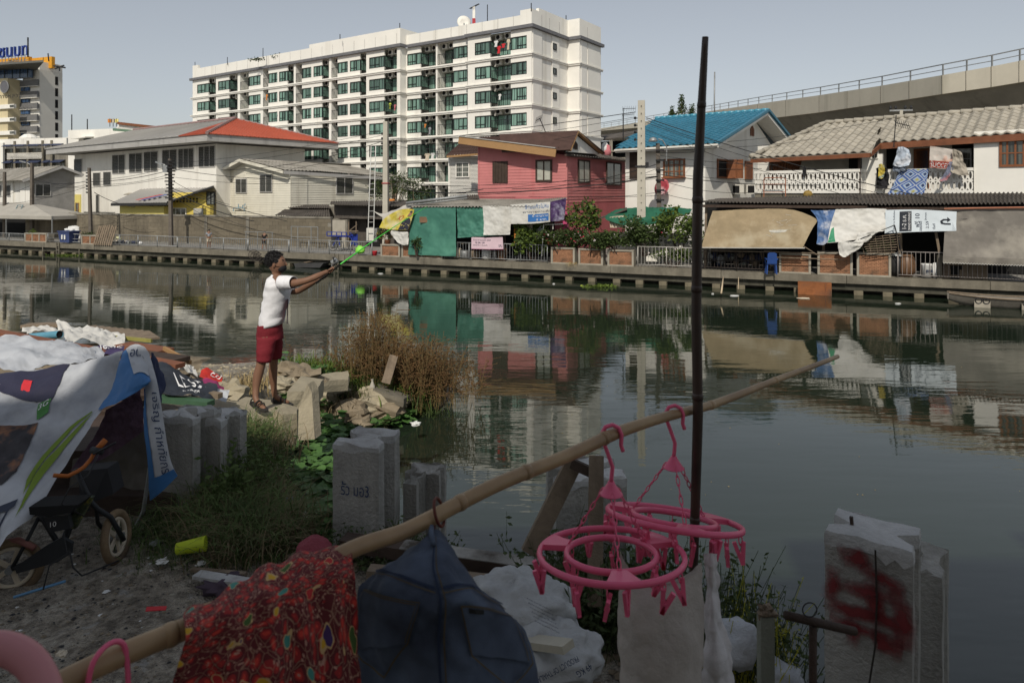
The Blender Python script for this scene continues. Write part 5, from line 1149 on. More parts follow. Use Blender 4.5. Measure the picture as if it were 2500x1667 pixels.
c.text('1-2 ธ.ค.', m_inkw, o, .35,.80,.35,.25,(-.055,0),.016); c.text('GRAND OPENING', m_inkw, o, .405,.88,.405,.15,(-.03,0),.016)
c.text('ฟรี 10', m_ink, o, .53,.75,.53,.2,(-.07,0),.012); c.text('ของแถมมากมาย', m_ink, o, .56,.95,.56,.5,(-.03,0),.012); c.text('2.59', m_ink, o, .64,.8,.64,.5,(-.035,0),.012); c.text('เริ่มที่', m_ink, o, .71,.85,.71,.6,(-.03,0),.012); c.text('ลุ้นทอง', m_ink, o, .62,.45,.62,.15,(-.03,0),.012); c.text('อยู่สบาย ใกล้เมือง', m_ink, o, .20,.9,.20,.05,(-.035,0),.012)
def arrow(c, o):
    pts = []
    for i in range(13): t = math.pi*i/12; pts.append((.84-.045*math.cos(t)*-1,.58+0*t))
    A = [(.79,.52),(.78,.60),(.80,.68),(.84,.72),(.89,.72)]; Bq = [(.82,.52),(.815,.58),(.825,.62),(.845,.63),(.89,.63)]
    A = [(.86,.38),(.80,.38),(.765,.47),(.775,.60),(.82,.64),(.90,.64)]; Bq = [(.86,.44),(.81,.45),(.79,.49),(.80,.55),(.83,.57),(.90,.57)]
    c.patch(MC['print_black'], o, 'turn_arrow', (A, Bq),.012,2); c.patch(MC['print_black'], o, 'arrow_head', ([(.85,.30),(.895,.41)],[(.85,.52),(.895,.415)]),.012,2)
arrow(c, o)
for i in range(3): c.text('บ้านเดี่ยว 02-111', m_ink, o, .935+i*.018,.9-.0*i, .935+i*.018,.55+.1*i, (-.010,0),.012)
o, c = sheet('awning', 'large dark grey canvas awning with a scalloped hem at the right', 'awning', m_gtarp, [[(2308,513,.2),(2400,512,.2),(2560,512,.2)],[(2306,570,-.1),(2400,572,-.1),(2560,574,-.1)],[(2302,632,-.45),(2400,635,-.45),(2560,640,-.45)]],.06,1.2)
m = MB(); k = 36; a, b = QW(2302,626,-.47)-o.location, QW(2560,634,-.47)-o.location
for i in range(k):
    for j in range(5):
        f0 = (i+j/5)/k; f1 = (i+(j+1)/5)/k; d0 = .22+.05*math.sin(math.pi*j/5); d1 = .22+.05*math.sin(math.pi*(j+1)/5); p, q = a.lerp(b, f0), a.lerp(b, f1); m.add([p, q, q-V((0,0, d1)), p-V((0,0, d0))],[(0,1,2,3)]); 
m.build('valance', m_gtarp, o)
m = MB()
for i in range(k):
    for j in range(5):
        d0 = .22+.05*math.sin(math.pi*j/5); d1 = .22+.05*math.sin(math.pi*(j+1)/5); m.bar(a.lerp(b, (i+j/5)/k)-V((0,.01, d0)), a.lerp(b, (i+(j+1)/5)/k)-V((0,.01, d1)),.012)
m.build('hem', m_wtarp, o)
tag(MB().tube([(0,0,0),(1,0,.06),(2.5,-.1,.0),(4,0,.05)],.01,4).build('hanging_cord', m_cable, o, False, QW(2340,536,-.05)-o.location), 'thin dark cord')
# bamboo lattice under the white sheet
e = fthing(Q, 'trellis', 'broken bamboo lattice frame hanging under the white sheets', 'frame')
for i in range(8): piece(e, 'lath', m_wood, lambda m: m.tube([QL(2098+i*3,583+i*5,-.3), QL(2200-2*i, 571+i*6.5,-.15)],.016,5))
for i in range(6): piece(e, 'upright', m_wood, lambda m: m.tube([QL(2100+i*18,575,-.28), QL(2110+i*17,620,-.1)],.014,5))
piece(e, 'pole', m_iron, lambda m: m.tube([QL(2184,550,-.35), QL(2202,620,-.1)],.025,5)); piece(e, 'pole', m_iron, lambda m: m.tube([QL(2092,587,-.5), QL(2184,550,-.35)],.02,5))
# dim clutter under the tan awning
e = fthing(Q, 'metal_rack', 'dark metal rack under the tan awning', 'rack')
for i in range(14): piece(e, 'bar', MC['rust_rail'], lambda m: m.tube([QL(1718+i*13,612,.9), QL(1720+i*13,655,.9)],.018,5))
for q in (614,636,654): piece(e, 'bar', MC['rust_rail'], lambda m: m.tube([QL(1712, q, .88), QL(1900, q+2,.88)],.02,5))
cl_ = list(lm.keys())
for i in range(16):
    px = 1735+i*9+R.uniform(-3,3); o = MB().blob((0,0,0),(R.uniform(.1,.22),.15, R.uniform(.1,.25)),.2,2,8,6, i).build('bundle', R.choice([m_wood, lm['grey'], lm['navy'], m_galv, m_pane]), None, True, QW(px, 634+R.uniform(-12,14),1.1)); tag(o, 'dim bundle stored in the shade behind the dark railing', 'bundle', 'dim bundles under the tan awning')
# slanting poles crossing the brick planters
for i, (p, q, lb) in enumerate((((1865,612,-.3),(2010,622,-.25), 'upper thin pole across the shaded planters'),((1880,628,-.32),(2060,634,-.25), 'middle thin pole with short rungs across the planters'),((1960,600,-.5),(1998,624,-.2), 'short slanting pole below the tan awning'),((1735,612,-.35),(1990,618,-.3), 'long thin pole under the awning edge'))):
    a, b = QW(*p), QW(*q); tag(MB().tube([(0,0,0), b-a],.022,5).build('pole', m_wood, None, True, a), lb, 'pole', 'thin poles below the awnings')
# ---- small things on the quay
e = fthing(Fr(1885,28.8,-10, ZQ), 'plastic_chair', 'blue plastic chair standing on the kerb, seen from behind', 'chair')
mb_ = M('plastic_blue', (.02,.06,.22),.45,.1,2,0)
for sx in (-1,1):
    for sy in (0,1): piece(e, 'leg', mb_, lambda m: m.bar((sx*.2,.05+sy*.35,0),(sx*.17,.08+sy*.3,.42),.05))
piece(e, 'seat', mb_, lambda m: m.box(-.2,.2,.02,.42,.42,.45)); piece(e, 'backrest', mb_, lambda m: (m.prism([(-.2,.0,.45),(.2,0,.45),(.18,-.06,.88),(.1,-.07,.93),(-.1,-.07,.93),(-.18,-.06,.88)],(0,.03,0))))
for s_ in (-1,1): piece(e, 'armrest', mb_, lambda m: (m.bar((s_*.22,.0,.64),(s_*.22,.38,.64),.05), m.bar((s_*.22,.38,.64),(s_*.2,.38,.44),.04)))
# waste bin
e = fthing(Fr(168,46.6,-22.3, ZQ), 'waste_bin', 'large blue waste bin with white labels and rubbish on top', 'bin'); mb2 = M('bin_blue', (.05,.07,.17),.5,.2,2,.05)
piece(e, 'body', mb2, lambda m: m.add([(-.46,-.3,.08),(.46,-.3,.08),(.46,.3,.08),(-.46,.3,.08),(-.56,-.38,.8),(.56,-.38,.8),(.56,.38,.8),(-.56,.38,.8)],[(0,3,2,1),(4,5,6,7),(0,1,5,4),(1,2,6,5),(2,3,7,6),(3,0,4,7)]))
piece(e, 'rim', mb2, lambda m: m.box(-.6,.6,-.42,.42,.8,.86)); 
for x in (-.22,.05): piece(e, 'label', lm['white'], lambda m: m.box(x, x+.13,-.385,-.36,.3,.6))
for i in range(3): tag(MB().blob((0,0,0),(.16,.14,.1),.3,3,8,6, i).build('rubbish_bag', lm['white'], None, True, Fr(168,46.6,-22.3, ZQ).W((-.2+.25*i, 0,.93))),('left', 'middle', 'right')[i]+' crumpled white bag on top of the blue waste bin', 'rubbish', 'bags on the bin')
e = thing('plant_pot', 'small green shrub in the three-panel planter', 'plant', QW(80,570,.3)); leafcloud([((0,0,.1),(.25,.2,.2),1)],90,.12, m_leafy, 'foliage', e)
e = thing('shrub', 'dry tuft growing over the two-panel planter', 'shrub', QW(215,575,.3)); leafcloud([((0,0,.1),(.5,.2,.16),1)],120,.12, m_leafd, 'foliage', e)
# tent canopy
X = Fr(15,51., -22.3,.7)
e = fthing(X, 'canopy_tent', 'grey peaked canopy tent at the far left behind the railing', 'tent'); mt = M('tent_cloth', (.36,.34,.30),.8,.15,1,.1)
za, zb2, zc = X.zz(526,0,0), X.zz(521,3,0), X.zz(495,1.5,1.2); xa, xb2 = X.s(14), X.s(126); xm = X.s(68,1.5); zp = X.zz(495, xm, 1.5)
piece(e, 'roof_cloth', mt, lambda m: m.add([(xa, 0, za),(xb2,0, za),(xb2,3.2, za),(xa, 3.2, za),(xm, 1.6, zp),(xa-8,0, za),(xa-8,3.2, za),(xm-8,1.6, zp)],[(0,1,4),(1,2,4),(0,4,7,5),(3,4,2),(3,6,7,4)]))
piece(e, 'valance', mt, lambda m: (m.box(xa-8, xb2,-.02,-.003, za-.25, za), m.box(xb2, xb2+.02,0,3.2, za-.25, za)))
piece(e, 'emblem', M('print_greyblue', (.2,.28,.30),.7), lambda m: (m.bar((xm-.3,.75, za+.35),(xm+.3,.75, za+.35),.05), m.bar((xm-.3,.95, za+.75),(xm+.3,.95, za+.75),.05), m.bar((xm-.3,.75, za+.35),(xm-.3,.95, za+.75),.05), m.bar((xm+.3,.75, za+.35),(xm+.3,.95, za+.75),.05)))
for x, y in ((xa, 0),(xb2,0),(xb2,3.2)): piece(e, 'pole', m_galv, lambda m: m.bar((x, y+.03,0),(x, y+.03, za),.06))
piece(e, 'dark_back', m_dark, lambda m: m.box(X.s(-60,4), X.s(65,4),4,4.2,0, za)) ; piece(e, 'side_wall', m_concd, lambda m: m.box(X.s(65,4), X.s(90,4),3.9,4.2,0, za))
e = fthing(Fr(262,45.2,-22.3, ZQ), 'plank_stack', 'dark wooden planks leaning on the stained wall', 'planks')
for i in range(9): piece(e, 'plank', m_wood, lambda m: m.bar((-.9+i*.2,-.3,0),(-.75+i*.2+R.uniform(-.05,.05),.0,1.25+R.uniform(-.1,.1)),.13,.03,(0,1,0)))
sheet('sheet', 'white crumpled sheet behind the blue waste bin', 'sheet', lm['white'],[[(168,553),(182,551),(196,554)],[(166,566),(182,565),(195,568)],[(172,580),(182,581),(194,582)]],.12,3., t=2.2, nu=14, nv=12)
sheet('sheet', 'pale yellow sheet thrown on the rubbish behind the railing', 'sheet', M('cloth_paleyellow', (.5,.5,.3),.8),[[(283,578),(290,577),(298,581)],[(279,584),(290,583),(301,588)]],.15,3., t=1.2, nu=12, nv=8)
for i in range(14): 
    p = QW(272+i*5.5,593+R.uniform(-2,2),1.0+R.uniform(0,.8)); p.z = ZQ+.1; tag(MB().blob((0,0,0),(.15,.15,.11),.35,3,7,5, i).build('rubbish', R.choice([lm['white'], lm['grey'], lm['navy'], lm['beige'], m_pane]), None, True, p), 'small piece of rubbish heaped behind the long railing', 'rubbish', 'rubbish heap on the walkway')
# blue tricycle (cargo)
tc = fthing(Fr(845,40.2,-22.3, ZQ), 'cargo_tricycle', 'blue framed cargo tricycle parked behind the railing', 'tricycle'); mbf = M('frame_blue', (.02,.04,.25),.4,.1,2,0)
def wheel(parent, c, r, rot=0, th=.022, mt=m_iron, name='wheel', spokes=10, hub=.03):
    e = bpy.data.objects.new(name, None); COL.objects.link(e); e.parent = parent; e.location = c; e.rotation_euler = (math.pi/2,0, rot); e.empty_display_size = .1
    MB().ring((0,0,0), r, th, 22,6).build('tyre', mt, e, True); MB().ring((0,0,0), r-th*1.2, th*.45,22,5).build('rim', m_alu, e, True)
    m = MB()
    for i in range(spokes): a = 6.283*i/spokes; m.bar((0,0,0),((r-th)*math.cos(a),(r-th)*math.sin(a),0),.008)
    m.tube([(0,0,-.04),(0,0,.04)], hub, 8); o = m.build('spokes', m_alu, e); o['kind'] = 'stuff'; return e
for x, y in ((-.95,0),(-.45,.0),(.5,.3)): wheel(tc, (x, y, .3),.29)
piece(tc, 'frame', mbf, lambda m: (m.tube([(-.95,0,.3),(-.6,.05,.85),(.2,.1,.85),(.5,.3,.3)],.03), m.tube([(-.45,0,.3),(-.6,.05,.85)],.03), m.tube([(.2,.1,.85),(.3,.1,1.05),(.15,.1,1.1)],.025)))
piece(tc, 'cargo_bed', mbf, lambda m: (m.box(-1.3,.1,-.1,.7,.86,.9),[m.bar((-1.3+i*.35,-.1,.9),(-1.3+i*.35,-.1,1.12),.04) for i in range(5)], m.bar((-1.3,-.1,1.12),(.1,-.1,1.12),.04)))
piece(tc, 'side_panel', mbf, lambda m: m.box(.12,.55,.35,.38,.35,1.0)); piece(tc, 'seat', m_iron, lambda m: m.box(.25,.5,.2,.4,1.0,1.06))
tag(MB().blob((0,0,0),(.28,.18,.22),.25,2.5,10,8).build('bag', M('bag_lime', (.25,.65,.08),.5), None, True, QW(880,610,-.02)), 'bright lime green bag hanging on the railing', 'bag')
for px, py, nm, cl, lb in ((914,625, 'bucket', lm['red'], 'pink plastic bucket beside the left brick planter'),(946,598, 'flower_pot', m_woodred, 'clay flower pot on the planter left of the green tarpaulin')):
    p = QW(px, py, .3); tag(MB().lathe([(.12,0),(.16,.25),(.17,.27),(.14,.26),(.1,.02)],12).build(nm, cl, None, True, p), lb, 'pot')
# clothes rail frame by the wall
e = fthing(Fr(740,41.6,-22.3, ZQ), 'steel_frame', 'bare steel clothes frame standing behind the railing', 'frame')
for x in (-.9,-.4,.6,1.1): piece(e, 'leg', m_galv, lambda m: m.tube([(x, 0,0),(x, 0,1.38)],.025,6))
piece(e, 'crossbar', m_galv, lambda m: (m.tube([(-.9,0,1.38),(1.1,0,1.38)],.025,6), m.tube([(-.9,0,.75),(1.1,0,.75)],.02,6)))
e = fthing(Fr(560,41.7,-22.3, ZQ), 'steel_frame', 'low steel frame beside the dark-clothed walker', 'frame')
piece(e, 'crossbar', m_galv, lambda m: m.tube([(1.2,0,1.1),(3.4,0,1.1)],.02,6)); 
for x in (1.3,2.2,3.3): piece(e, 'leg', m_galv, lambda m: m.tube([(x, 0,0),(x, 0,1.1)],.02,6))
# bamboo frame / doorway props near the ladder
e = fthing(Fr(858,41.8,-22.3, ZQ), 'scaffold_trestle', 'yellowish wooden trestle behind the railing near the dark doorway', 'trestle')
piece(e, 'post', m_wood, lambda m: (m.bar((-.2,0,0),(-.2,0,1.7),.05), m.bar((.35,0,0),(.35,0,1.7),.05))); piece(e, 'brace', m_wood, lambda m: (m.bar((-.25,.0,1.05),(.4,0,1.5),.04), m.bar((-.3,0,1.1),(.5,0,1.12),.05), m.bar((-.2,0,.3),(.35,0,1.0),.04)))
# boards, jars, bucket at right
for i, (px, w_, h_, lb) in enumerate(((2310,.28,1.0, 'leftmost upright board behind the right railing'),(2352,.3,.98, 'second upright board behind the right railing'),(2372,.24,.95, 'third upright board behind the right railing'),(2388,.2,.93, 'fourth upright board behind the right railing'),(2405,.18,.9, 'fifth upright board, leaning, behind the right railing'))):
    p = QW(px, 680,.45); p.z = ZQ; tag(MB().bar((0,0,0),(R.uniform(-.02,.14),.12, h_), w_, .03,(0,1,0)).build('board', m_wood, None, False, p, (0,0, Q.a)), lb, 'board', 'boards behind the right railing')
o = tag(MB().box(-.28,.28,0,.3,0,.62).build('wooden_box', m_wood, None, False, QW(2334,676,.5),(0,0, Q.a)), 'open wooden box behind the red-tied railing', 'box'); piece(o, 'dark_opening', m_dark, lambda m: m.box(-.2,.2,-.02,-.003,.08,.45))
o = tag(MB().lathe([(.17,0),(.19,.48),(.2,.5),(.2,.55),(.1,.56)],16).build('paint_bucket', lm['white'], None, True, QW(2262,677,.35)), 'white paint bucket standing behind the right railing', 'bucket')
piece(o, 'label', m_ink, lambda m: [m.box(-.12+i*.09,-.06+i*.09,-.205,-.18,.22,.32) for i in range(3)])
tag(MB().blob((0,0,.28),(.15,.12,.32),.15,2).build('plastic_bag', lm['white'], None, True, QW(2283,677,.4)), 'white plastic bag hanging beside the paint bucket', 'bag')
o = tag(MB().lathe([(.2,0),(.36,.25),(.38,.5),(.3,.8),(.24,.88),(.27,.92)],18).build('water_jar', M('jar_brown', (.16,.09,.05),.4,.3,3,.1), None, True, QW(2212,676,.6)), 'big brown glazed water jar behind the right railing', 'jar')
o = tag(MB().lathe([(.2,0),(.30,.2),(.32,.6),(.22,.8)],16).build('water_jar', M('jar_dark', (.03,.03,.03),.5), None, True, QW(2188,672,.6)), 'dark jar with a round lid at the corner of the clean planter', 'jar'); piece(o, 'lid', m_galv, lambda m: m.lathe([(.27,.8),(.25,.86),(.05,.92)],14))
for i, (px, lb) in enumerate(((1135, 'steel pot under the pink banner'),(1188, 'white enamel basin under the pink banner'),(1226, 'brown jar right of the pink banner'),(1160, 'round woven tray under the pink banner'),(1115, 'small cream tin under the green tarpaulin'))):
    p = QW(px, 628,.6); p.z = ZQ+.0; tag(MB().lathe([(.14,0),(.24,.1),(.25,.4+.1*(i % 3)),(.18,.45+.1*(i % 3))],14).build('pot', (m_galv, lm['white'], MC['jar_brown'], m_wood, lm['beige'])[i], None, True, p), lb, 'pot', 'pots in the stall')
# rusty tank, boat, ladders in the water, sticks, floats
a, b = Q.s(1948,-.15), Q.s(2029,-.15); o = MB().box(0, b-a, 0,.45,0,.62).build('rusty_tank', M('rust', (.30,.11,.04),.85,.45,2.5,.5, dirt=(.10,.05,.03)), None, False, Q.W((a, -.62,-.12)),(0,0, Q.a)); tag(o, 'rusty orange steel tank against the quay', 'tank')
piece(o, 'seam', m_woodred, lambda m: m.bar((1.05,-.01,0),(1.05,-.01,.62),.03))
BX = Fr(2310,26.2,-22.3)
e = fthing(BX, 'wooden_boat', 'grey wooden boat moored along the quay at the right', 'boat'); mbt = M('boat_grey', (.17,.155,.13),.8,.35,1.5,.3, streak=.4)
m = MB(); n = 18; Lb = 3.9; prof = []
for i in range(n+1):
    f = i/n; x = Lb*f; wv_ = .42*math.sin(math.pi*min(1, f*.9+.05))**.5+.03; kz = -.10+.28*abs(2*f-1)**3; tz = .34+.10*abs(2*f-1)**2
    for y, z in ((-wv_, tz),(-wv_*.93, tz-.04),(-wv_*.7,(kz+tz)*.4),(-wv_*.35, kz),(wv_*.35, kz),(wv_*.7,(kz+tz)*.4),(wv_*.93, tz-.04),(wv_, tz)): m.v.append((x, y-.35, z))
for i in range(n):
    for j in range(7): q = i*8+j; m.f.append((q, q+8, q+9, q+1))
m.build('hull', mbt, e, True)
m = MB(); 
for sgn in (0,7): m.tube([V(e_) for e_ in [mbt and (Lb*i/n, 0,0) for i in range(2)]],.001) if 0 else m.tube([(Lb*i/n, (-1 if sgn == 0 else 1)*(.42*math.sin(math.pi*min(1, i/n*.9+.05))**.5+.03)-.35,.35+.10*abs(2*i/n-1)**2) for i in range(n+1)],.03,5)
m.build('gunwale', m_wood, e)
for x in (.75,2.2): piece(e, 'side_plate', m_concl, lambda m: m.box(x, x+.5,-.80,-.76,.0,.24)); piece(e, 'tyre_fender', m_iron, lambda m: (m.ring((x+.13,-.81,.25),.1,.02,12,5, Matrix.Rotation(math.pi/2,3, 'X')), m.ring((x+.37,-.81,.25),.1,.02,12,5, Matrix.Rotation(math.pi/2,3, 'X'))))
e = fthing(Fr(745,38.4,-22.3), 'skiff', 'small dark skiff moored against the quay behind the fisherman', 'boat'); 
piece(e, 'hull', M('skiff_dark', (.05,.05,.05),.6), lambda m: m.prism([(-.7,0,.0),(1.0,0,.05),(1.25,0,.32),(-.8,0,.22)],(0,.9,0))); piece(e, 'seat_plank', m_wood, lambda m: m.box(-.1,.15,.0,.9,.3,.33))
for i, (px, lb) in enumerate(((141, 'wooden ladder into the canal at the far left'),(821, 'short ladder into the canal behind the reel'))):
    e = fthing(Fr(px, Q.D(Q.s(px),-.1),-22.3), 'quay_ladder', lb, 'ladder', 'ladders down the quay')
    for x in (-.13,.13): piece(e, 'side_rail', m_conc, lambda m: m.bar((x, 0,-.3),(x, 0,.85),.05))
    for z in (.1,.35,.6): piece(e, 'rung', m_conc, lambda m: m.bar((-.13,0, z),(.13,0, z),.04))
def stick(p, q, r, lb, mat=m_wood): a, b = V(p), V(q); return tag(MB().tube([(0,0,0), b-a],[r, r*.8],6).build('stick', mat, None, True, a), lb, 'stick')
stick(P(1761,716,26.8), P(1766,676,28),.035, 'pale thick stake standing in the water left of the rusty tank', M('stake_pale', (.5,.40,.27),.8)); stick(P(1803,706,29), P(1803,677,29.4),.018, 'thin twig standing in the water beside the pale stake', MC['stake_pale'])
stick(Q.W((Q.s(104,-.2),-.2,-.2)), QW(104,602,-.1),.03, 'thin pipe down the quay left of the canal ladder', m_conc); stick(Q.W((Q.s(193,-.2),-.2,-.2)), QW(193,609,-.2),.03, 'curved pale stick against the quay below the bin', m_conc)
def waterpt(px, py, z=.01): D = (CZ-z)*F/(py-HY); return G(px, D, z)
for px, py, w_, cl, lb in ((1792,722,.4, 'white', 'flat white litter floating below the pale stake'),(1962,728,.6, 'beige', 'cream board floating in front of the rusty tank'),(2193,741,.25, 'white', 'small white litter floating left of the boat'),(1352,693,.15, 'white', 'tiny white float under the middle planter'),(929,668,.3, 'white', 'pale strip floating below the left planter'),(117,617,.35, 'pink', 'pink bag floating under the quay at the far left'),(1740,717,.12, 'white', 'tiny white litter at the foot of the big pole'),(1420,697,.12, 'lime', 'lime floating leaf litter under the right planter')):
    tag(MB().blob((0,0,0),(w_/2, w_*.3,.025),.2,3,8,4, px).build('litter', lm[cl], None, False, waterpt(px, py, .015)), lb, 'litter')
e = thing('water_plants', 'strip of green floating weed below the middle of the far quay', 'water plants', waterpt(1465,700)); o = leafcloud([((0,0,.02),(.8,.3,.04),1)],200,.14, m_leafy, 'leaves', e, kind='stuff')
e = thing('water_plants', 'yellowish floating weed under the far-left quay', 'water plants', waterpt(165,624)); o = leafcloud([((0,0,.02),(1.6,.25,.04),1)],260,.14, m_leafy, 'leaves', e, kind='stuff')
# wire crab trap hanging on the rail
e = thing('wire_basket', 'bent rusty wire basket hanging over the kerb', 'basket', QW(620,622,-.25)); mr_ = MC['rust_rail']
for k in range(3): piece(e, 'hoop', mr_, lambda m: m.ring((0+.12*k, 0,-.1*k),.3,.018,14,5, Matrix.Rotation(1.1+.3*k, 3, 'X') @ Matrix.Rotation(.5,3, 'Y')))
for k in range(6): piece(e, 'wire', mr_, lambda m: m.bar((-.25+.1*k, -.1,.3-.05*k),(.2+.06*k, .1,-.35+.03*k),.02))
# ================================================================ BIG PLANTS ON THE FAR BANK
def bush(label, px, py, t, r, n, mats, ls=.14, flowers=None, cat='bush', group=None, stems=5, name='bush', extra=None):
    p = QW(px, py, t); e = thing(name, label, cat, p, 0, group)
    cl = [((R.uniform(-r[0], r[0])*.7, R.uniform(-r[1], r[1])*.7, R.uniform(.25,1)*r[2]),(r[0]*.42, r[1]*.5, r[2]*.32), R.uniform(.5,1.5)) for _ in range(9)]
    for i, mt_ in enumerate(mats): leafcloud(cl, n//len(mats), ls, mt_, 'foliage', e, kind='stuff')
    for q in range(stems): c_ = cl[q][0]; piece(e, 'stem', m_wooddk, lambda m: m.tube([(c_[0]*.2, c_[1]*.2,-.3),(c_[0]*.6, c_[1]*.6, c_[2]*.5), c_],[.03,.02,.01],5))
    if flowers: 
        for fm, k in flowers: leafcloud(cl, k, .09, fm, 'flowers', e, asp=1.2, kind='stuff')
    return e
mfr, mfw, mfp = M('flower_red', (.45,.02,.07),.6), M('flower_white', (.7,.62,.6),.6), M('flower_pink', (.6,.15,.25),.6)
bush('tall reedy plant beside the cloths in the stall', 1300,620,.5,(.9,.5,1.6),900,[m_leaf, m_leafy],.3, None)
bush('spreading shrub with white and red flowers over the left planter', 1370,606,.2,(1.3,.5,.75),2000,[m_leaf, m_leafd],.15,[(mfw, 90),(mfr, 40)])
bush('dense bougainvillea with deep red flowers over the middle planter', 1440,609,.15,(1.3,.5,.7),2200,[m_leafd, m_leaf],.14,[(mfr, 130),(mfw, 120),(mfp, 60)])
bush('leafy frangipani-like shrub rising above the middle planter', 1425,570,1.0,(.9,.6,1.3),900,[m_leafy, m_leaf],.22,[(mfw, 20)])
bush('dark green shrub over the right planter', 1515,608,.2,(1.4,.5,.7),2200,[m_leafd, m_leaf],.15,[(mfw, 40)])
bush('green creeper round the foot of the concrete pole', 1575,610,.6,(1.2,.6,1.3),2000,[m_leaf, m_leafd],.16,[(mfw, 15)])
bush('broad-leaved shrub left of the big vertical pole', 1660,600,1.0,(1.2,.7,1.6),1500,[m_leafy, m_leaf],.2,[(mfr, 12)])
bush('small green bush behind the pale rail', 1640,640,.6,(1.3,.4,.7),800,[m_leafd, m_leafy],.13,[(mfw, 20)])
bush('potted greenery at the left end of the green tarpaulin', 1018,612,-.2,(.35,.2,.6),300,[m_leafd, m_leaf],.12)
bush('dry weeds round the grey cabinet', 935,600,.9,(.7,.4,.9),600,[m_leaf, M('leaf_dry', (.22,.16,.06),.8)],.14)
bush('thin climbing plant at the edge of the bamboo frame', 2140,618,.2,(.7,.3,.6),250,[m_leafd],.12)
e = thing('dry_grass', 'dry straw tuft hanging over the kerb below the planters', 'grass', QW(1395,644,-.02)); m = MB(); blades(m, (0,0,0),.5,60,.12,.5,.008,3,2.2,(0,-.3,0)); o = m.build('blades', M('straw', (.42,.30,.13),.8), e); o['kind'] = 'stuff'
# tree behind the quay (between apartment and pink house)
def tree(label, base, top, trunk_r, clumps, n, ls, mats, group=None, cat='tree'):
    e = thing('tree', label, cat, base, 0, group); b = V(base); L_ = V(top)-b
    piece(e, 'trunk', m_wood, lambda m: (m.tube([(0,0,0), L_*.4+V((.1,0,0)), L_*.8],[trunk_r, trunk_r*.7, trunk_r*.35],7),[m.tube([L_*.5, V(c[0])*.7+L_*.15, c[0]],[trunk_r*.4, trunk_r*.25, trunk_r*.1],5) for c in clumps]), True)
    for mt_ in mats: leafcloud(clumps, n//len(mats), ls, mt_, 'crown', e)
    return e
for i, (px, py, lb) in enumerate(((965,440, 'feathery green tree left of the white slatted annex'),(1010,455, 'feathery tree beside the slatted annex, right of the other one'))):
    D_ = 46.5-i; b = G(px, D_, .7); top = P(px, py, D_); h = (top-b).z
    tree(lb, b, top, .12,[((R.uniform(-1.6,1.6), R.uniform(-.8,.8), h*R.uniform(.6,1.08)),(.8,.6,.4),1) for _ in range(12)],2400,.13,[m_leaf, m_leafd], 'feathery trees by the annex')
for i, (px, py, w_) in enumerate(((1650,282,1.),(1665,238,1.4),(1690,262,.9),(1640,268,.8))):
    D_ = 70; b = G(px, D_, .7); top = P(px, py, D_); h = (top-b).z
    tree(('low', 'tallest', 'right-hand', 'left-hand')[i]+' casuarina top showing above the blue roof', b, top, .2,[((R.uniform(-.3,.3)*(1-k/9), R.uniform(-.3,.3), h*(.75+.27*k/9)),(w_*(1.1-k/9)*.8,.6,.45),1) for k in range(9)],1000,.22,[m_leafd, m_leaf], 'casuarina tops behind the blue roof')
tree('small green tree peeking behind the brown awning', G(1722,31.8,.7), P(1722,540,31.8),.06,[((R.uniform(-.4,.4),0,1.6+R.uniform(-.6,.5)),(.4,.3,.4),1) for _ in range(6)],500,.16,[m_leafy, m_leaf])
# green shade net and dark shelter behind plants
o, c = sheet('shade_net', 'dark green shade net behind the concrete pole', 'net', M('net_green', (.02,.12,.07),.8,.3,3,.2),[[(1500,512,2.6),(1600,506,2.6),(1690,508,2.6)],[(1478,535,1.6),(1590,524,1.6),(1680,524,1.6)],[(1530,552,1.4),(1590,548,1.4),(1660,525,1.5)]],.08,1.8)
tag(MB().slab([QL(1440,541,2.0), QL(1530,510,2.0), QL(1530,506,3.6), QL(1450,536,3.6)],.06).build('shelter_roof', m_asbd, None, False, Q.o, (0,0, Q.a)), 'dark slanting shelter roof against the pink lower wall', 'roof')
sheet('hanging_cloth', 'pale curtain hanging under the dark slanting shelter', 'cloth', lm['beige'],[[(1489,530),(1506,527),(1525,527)],[(1489,542),(1506,542),(1525,542)],[(1489,556),(1506,556),(1525,555)]],.05,4., t=1.6, nu=24, nv=6, fold=.05)
e = fthing(Fr(1520,35., -22.3,.7), 'low_wall', 'low whitish wall with pierced ornamental blocks behind the bushes', 'wall'); piece(e, 'wall_face', m_white2, lambda m: m.box(-.6,4.6,0,.15,0,1.5)); 
for i in range(14): piece(e, 'ornamental_block', M('block_blue', (.10,.14,.2),.8), lambda m: (m.ring((2.2+i*.17,-.02,1.05),.06,.018,8,4, Matrix.Rotation(math.pi/2,3, 'X'))))
# pink post and brace of the stall
e = fthing(Q, 'pink_gate_post', 'bright pink post with slanting brace at the corner of the stall', 'post'); mp_ = M('bright_pink', (.55,.08,.2),.6)
piece(e, 'post', mp_, lambda m: m.bar(QL(1381,540,1.4), QL(1381,600,1.4),.22)); piece(e, 'brace', mp_, lambda m: m.bar(QL(1357,492,1.0), QL(1390,530,1.3),.07))
e = fthing(Q, 'white_pipe_frame', 'thin white pipe frame standing among the reeds', 'frame'); piece(e, 'pipe', m_white, lambda m: m.tube([QL(1323,625,.3), QL(1327,549,.3), QL(1375,547,.3)],.022,6)); piece(e, 'pipe', m_white, lambda m: m.tube([QL(1350,548,.3), QL(1350,560,.3)],.02,6))
e = fthing(Q, 'flower_pot', 'brown clay pot among the reeds', 'pot'); 
piece(e, 'pot_body', m_woodred, lambda m: m.lathe([(.12,0),(.2,.28),(.22,.3)],12, QL(1343,598,.5)-V((0,0,.0))))
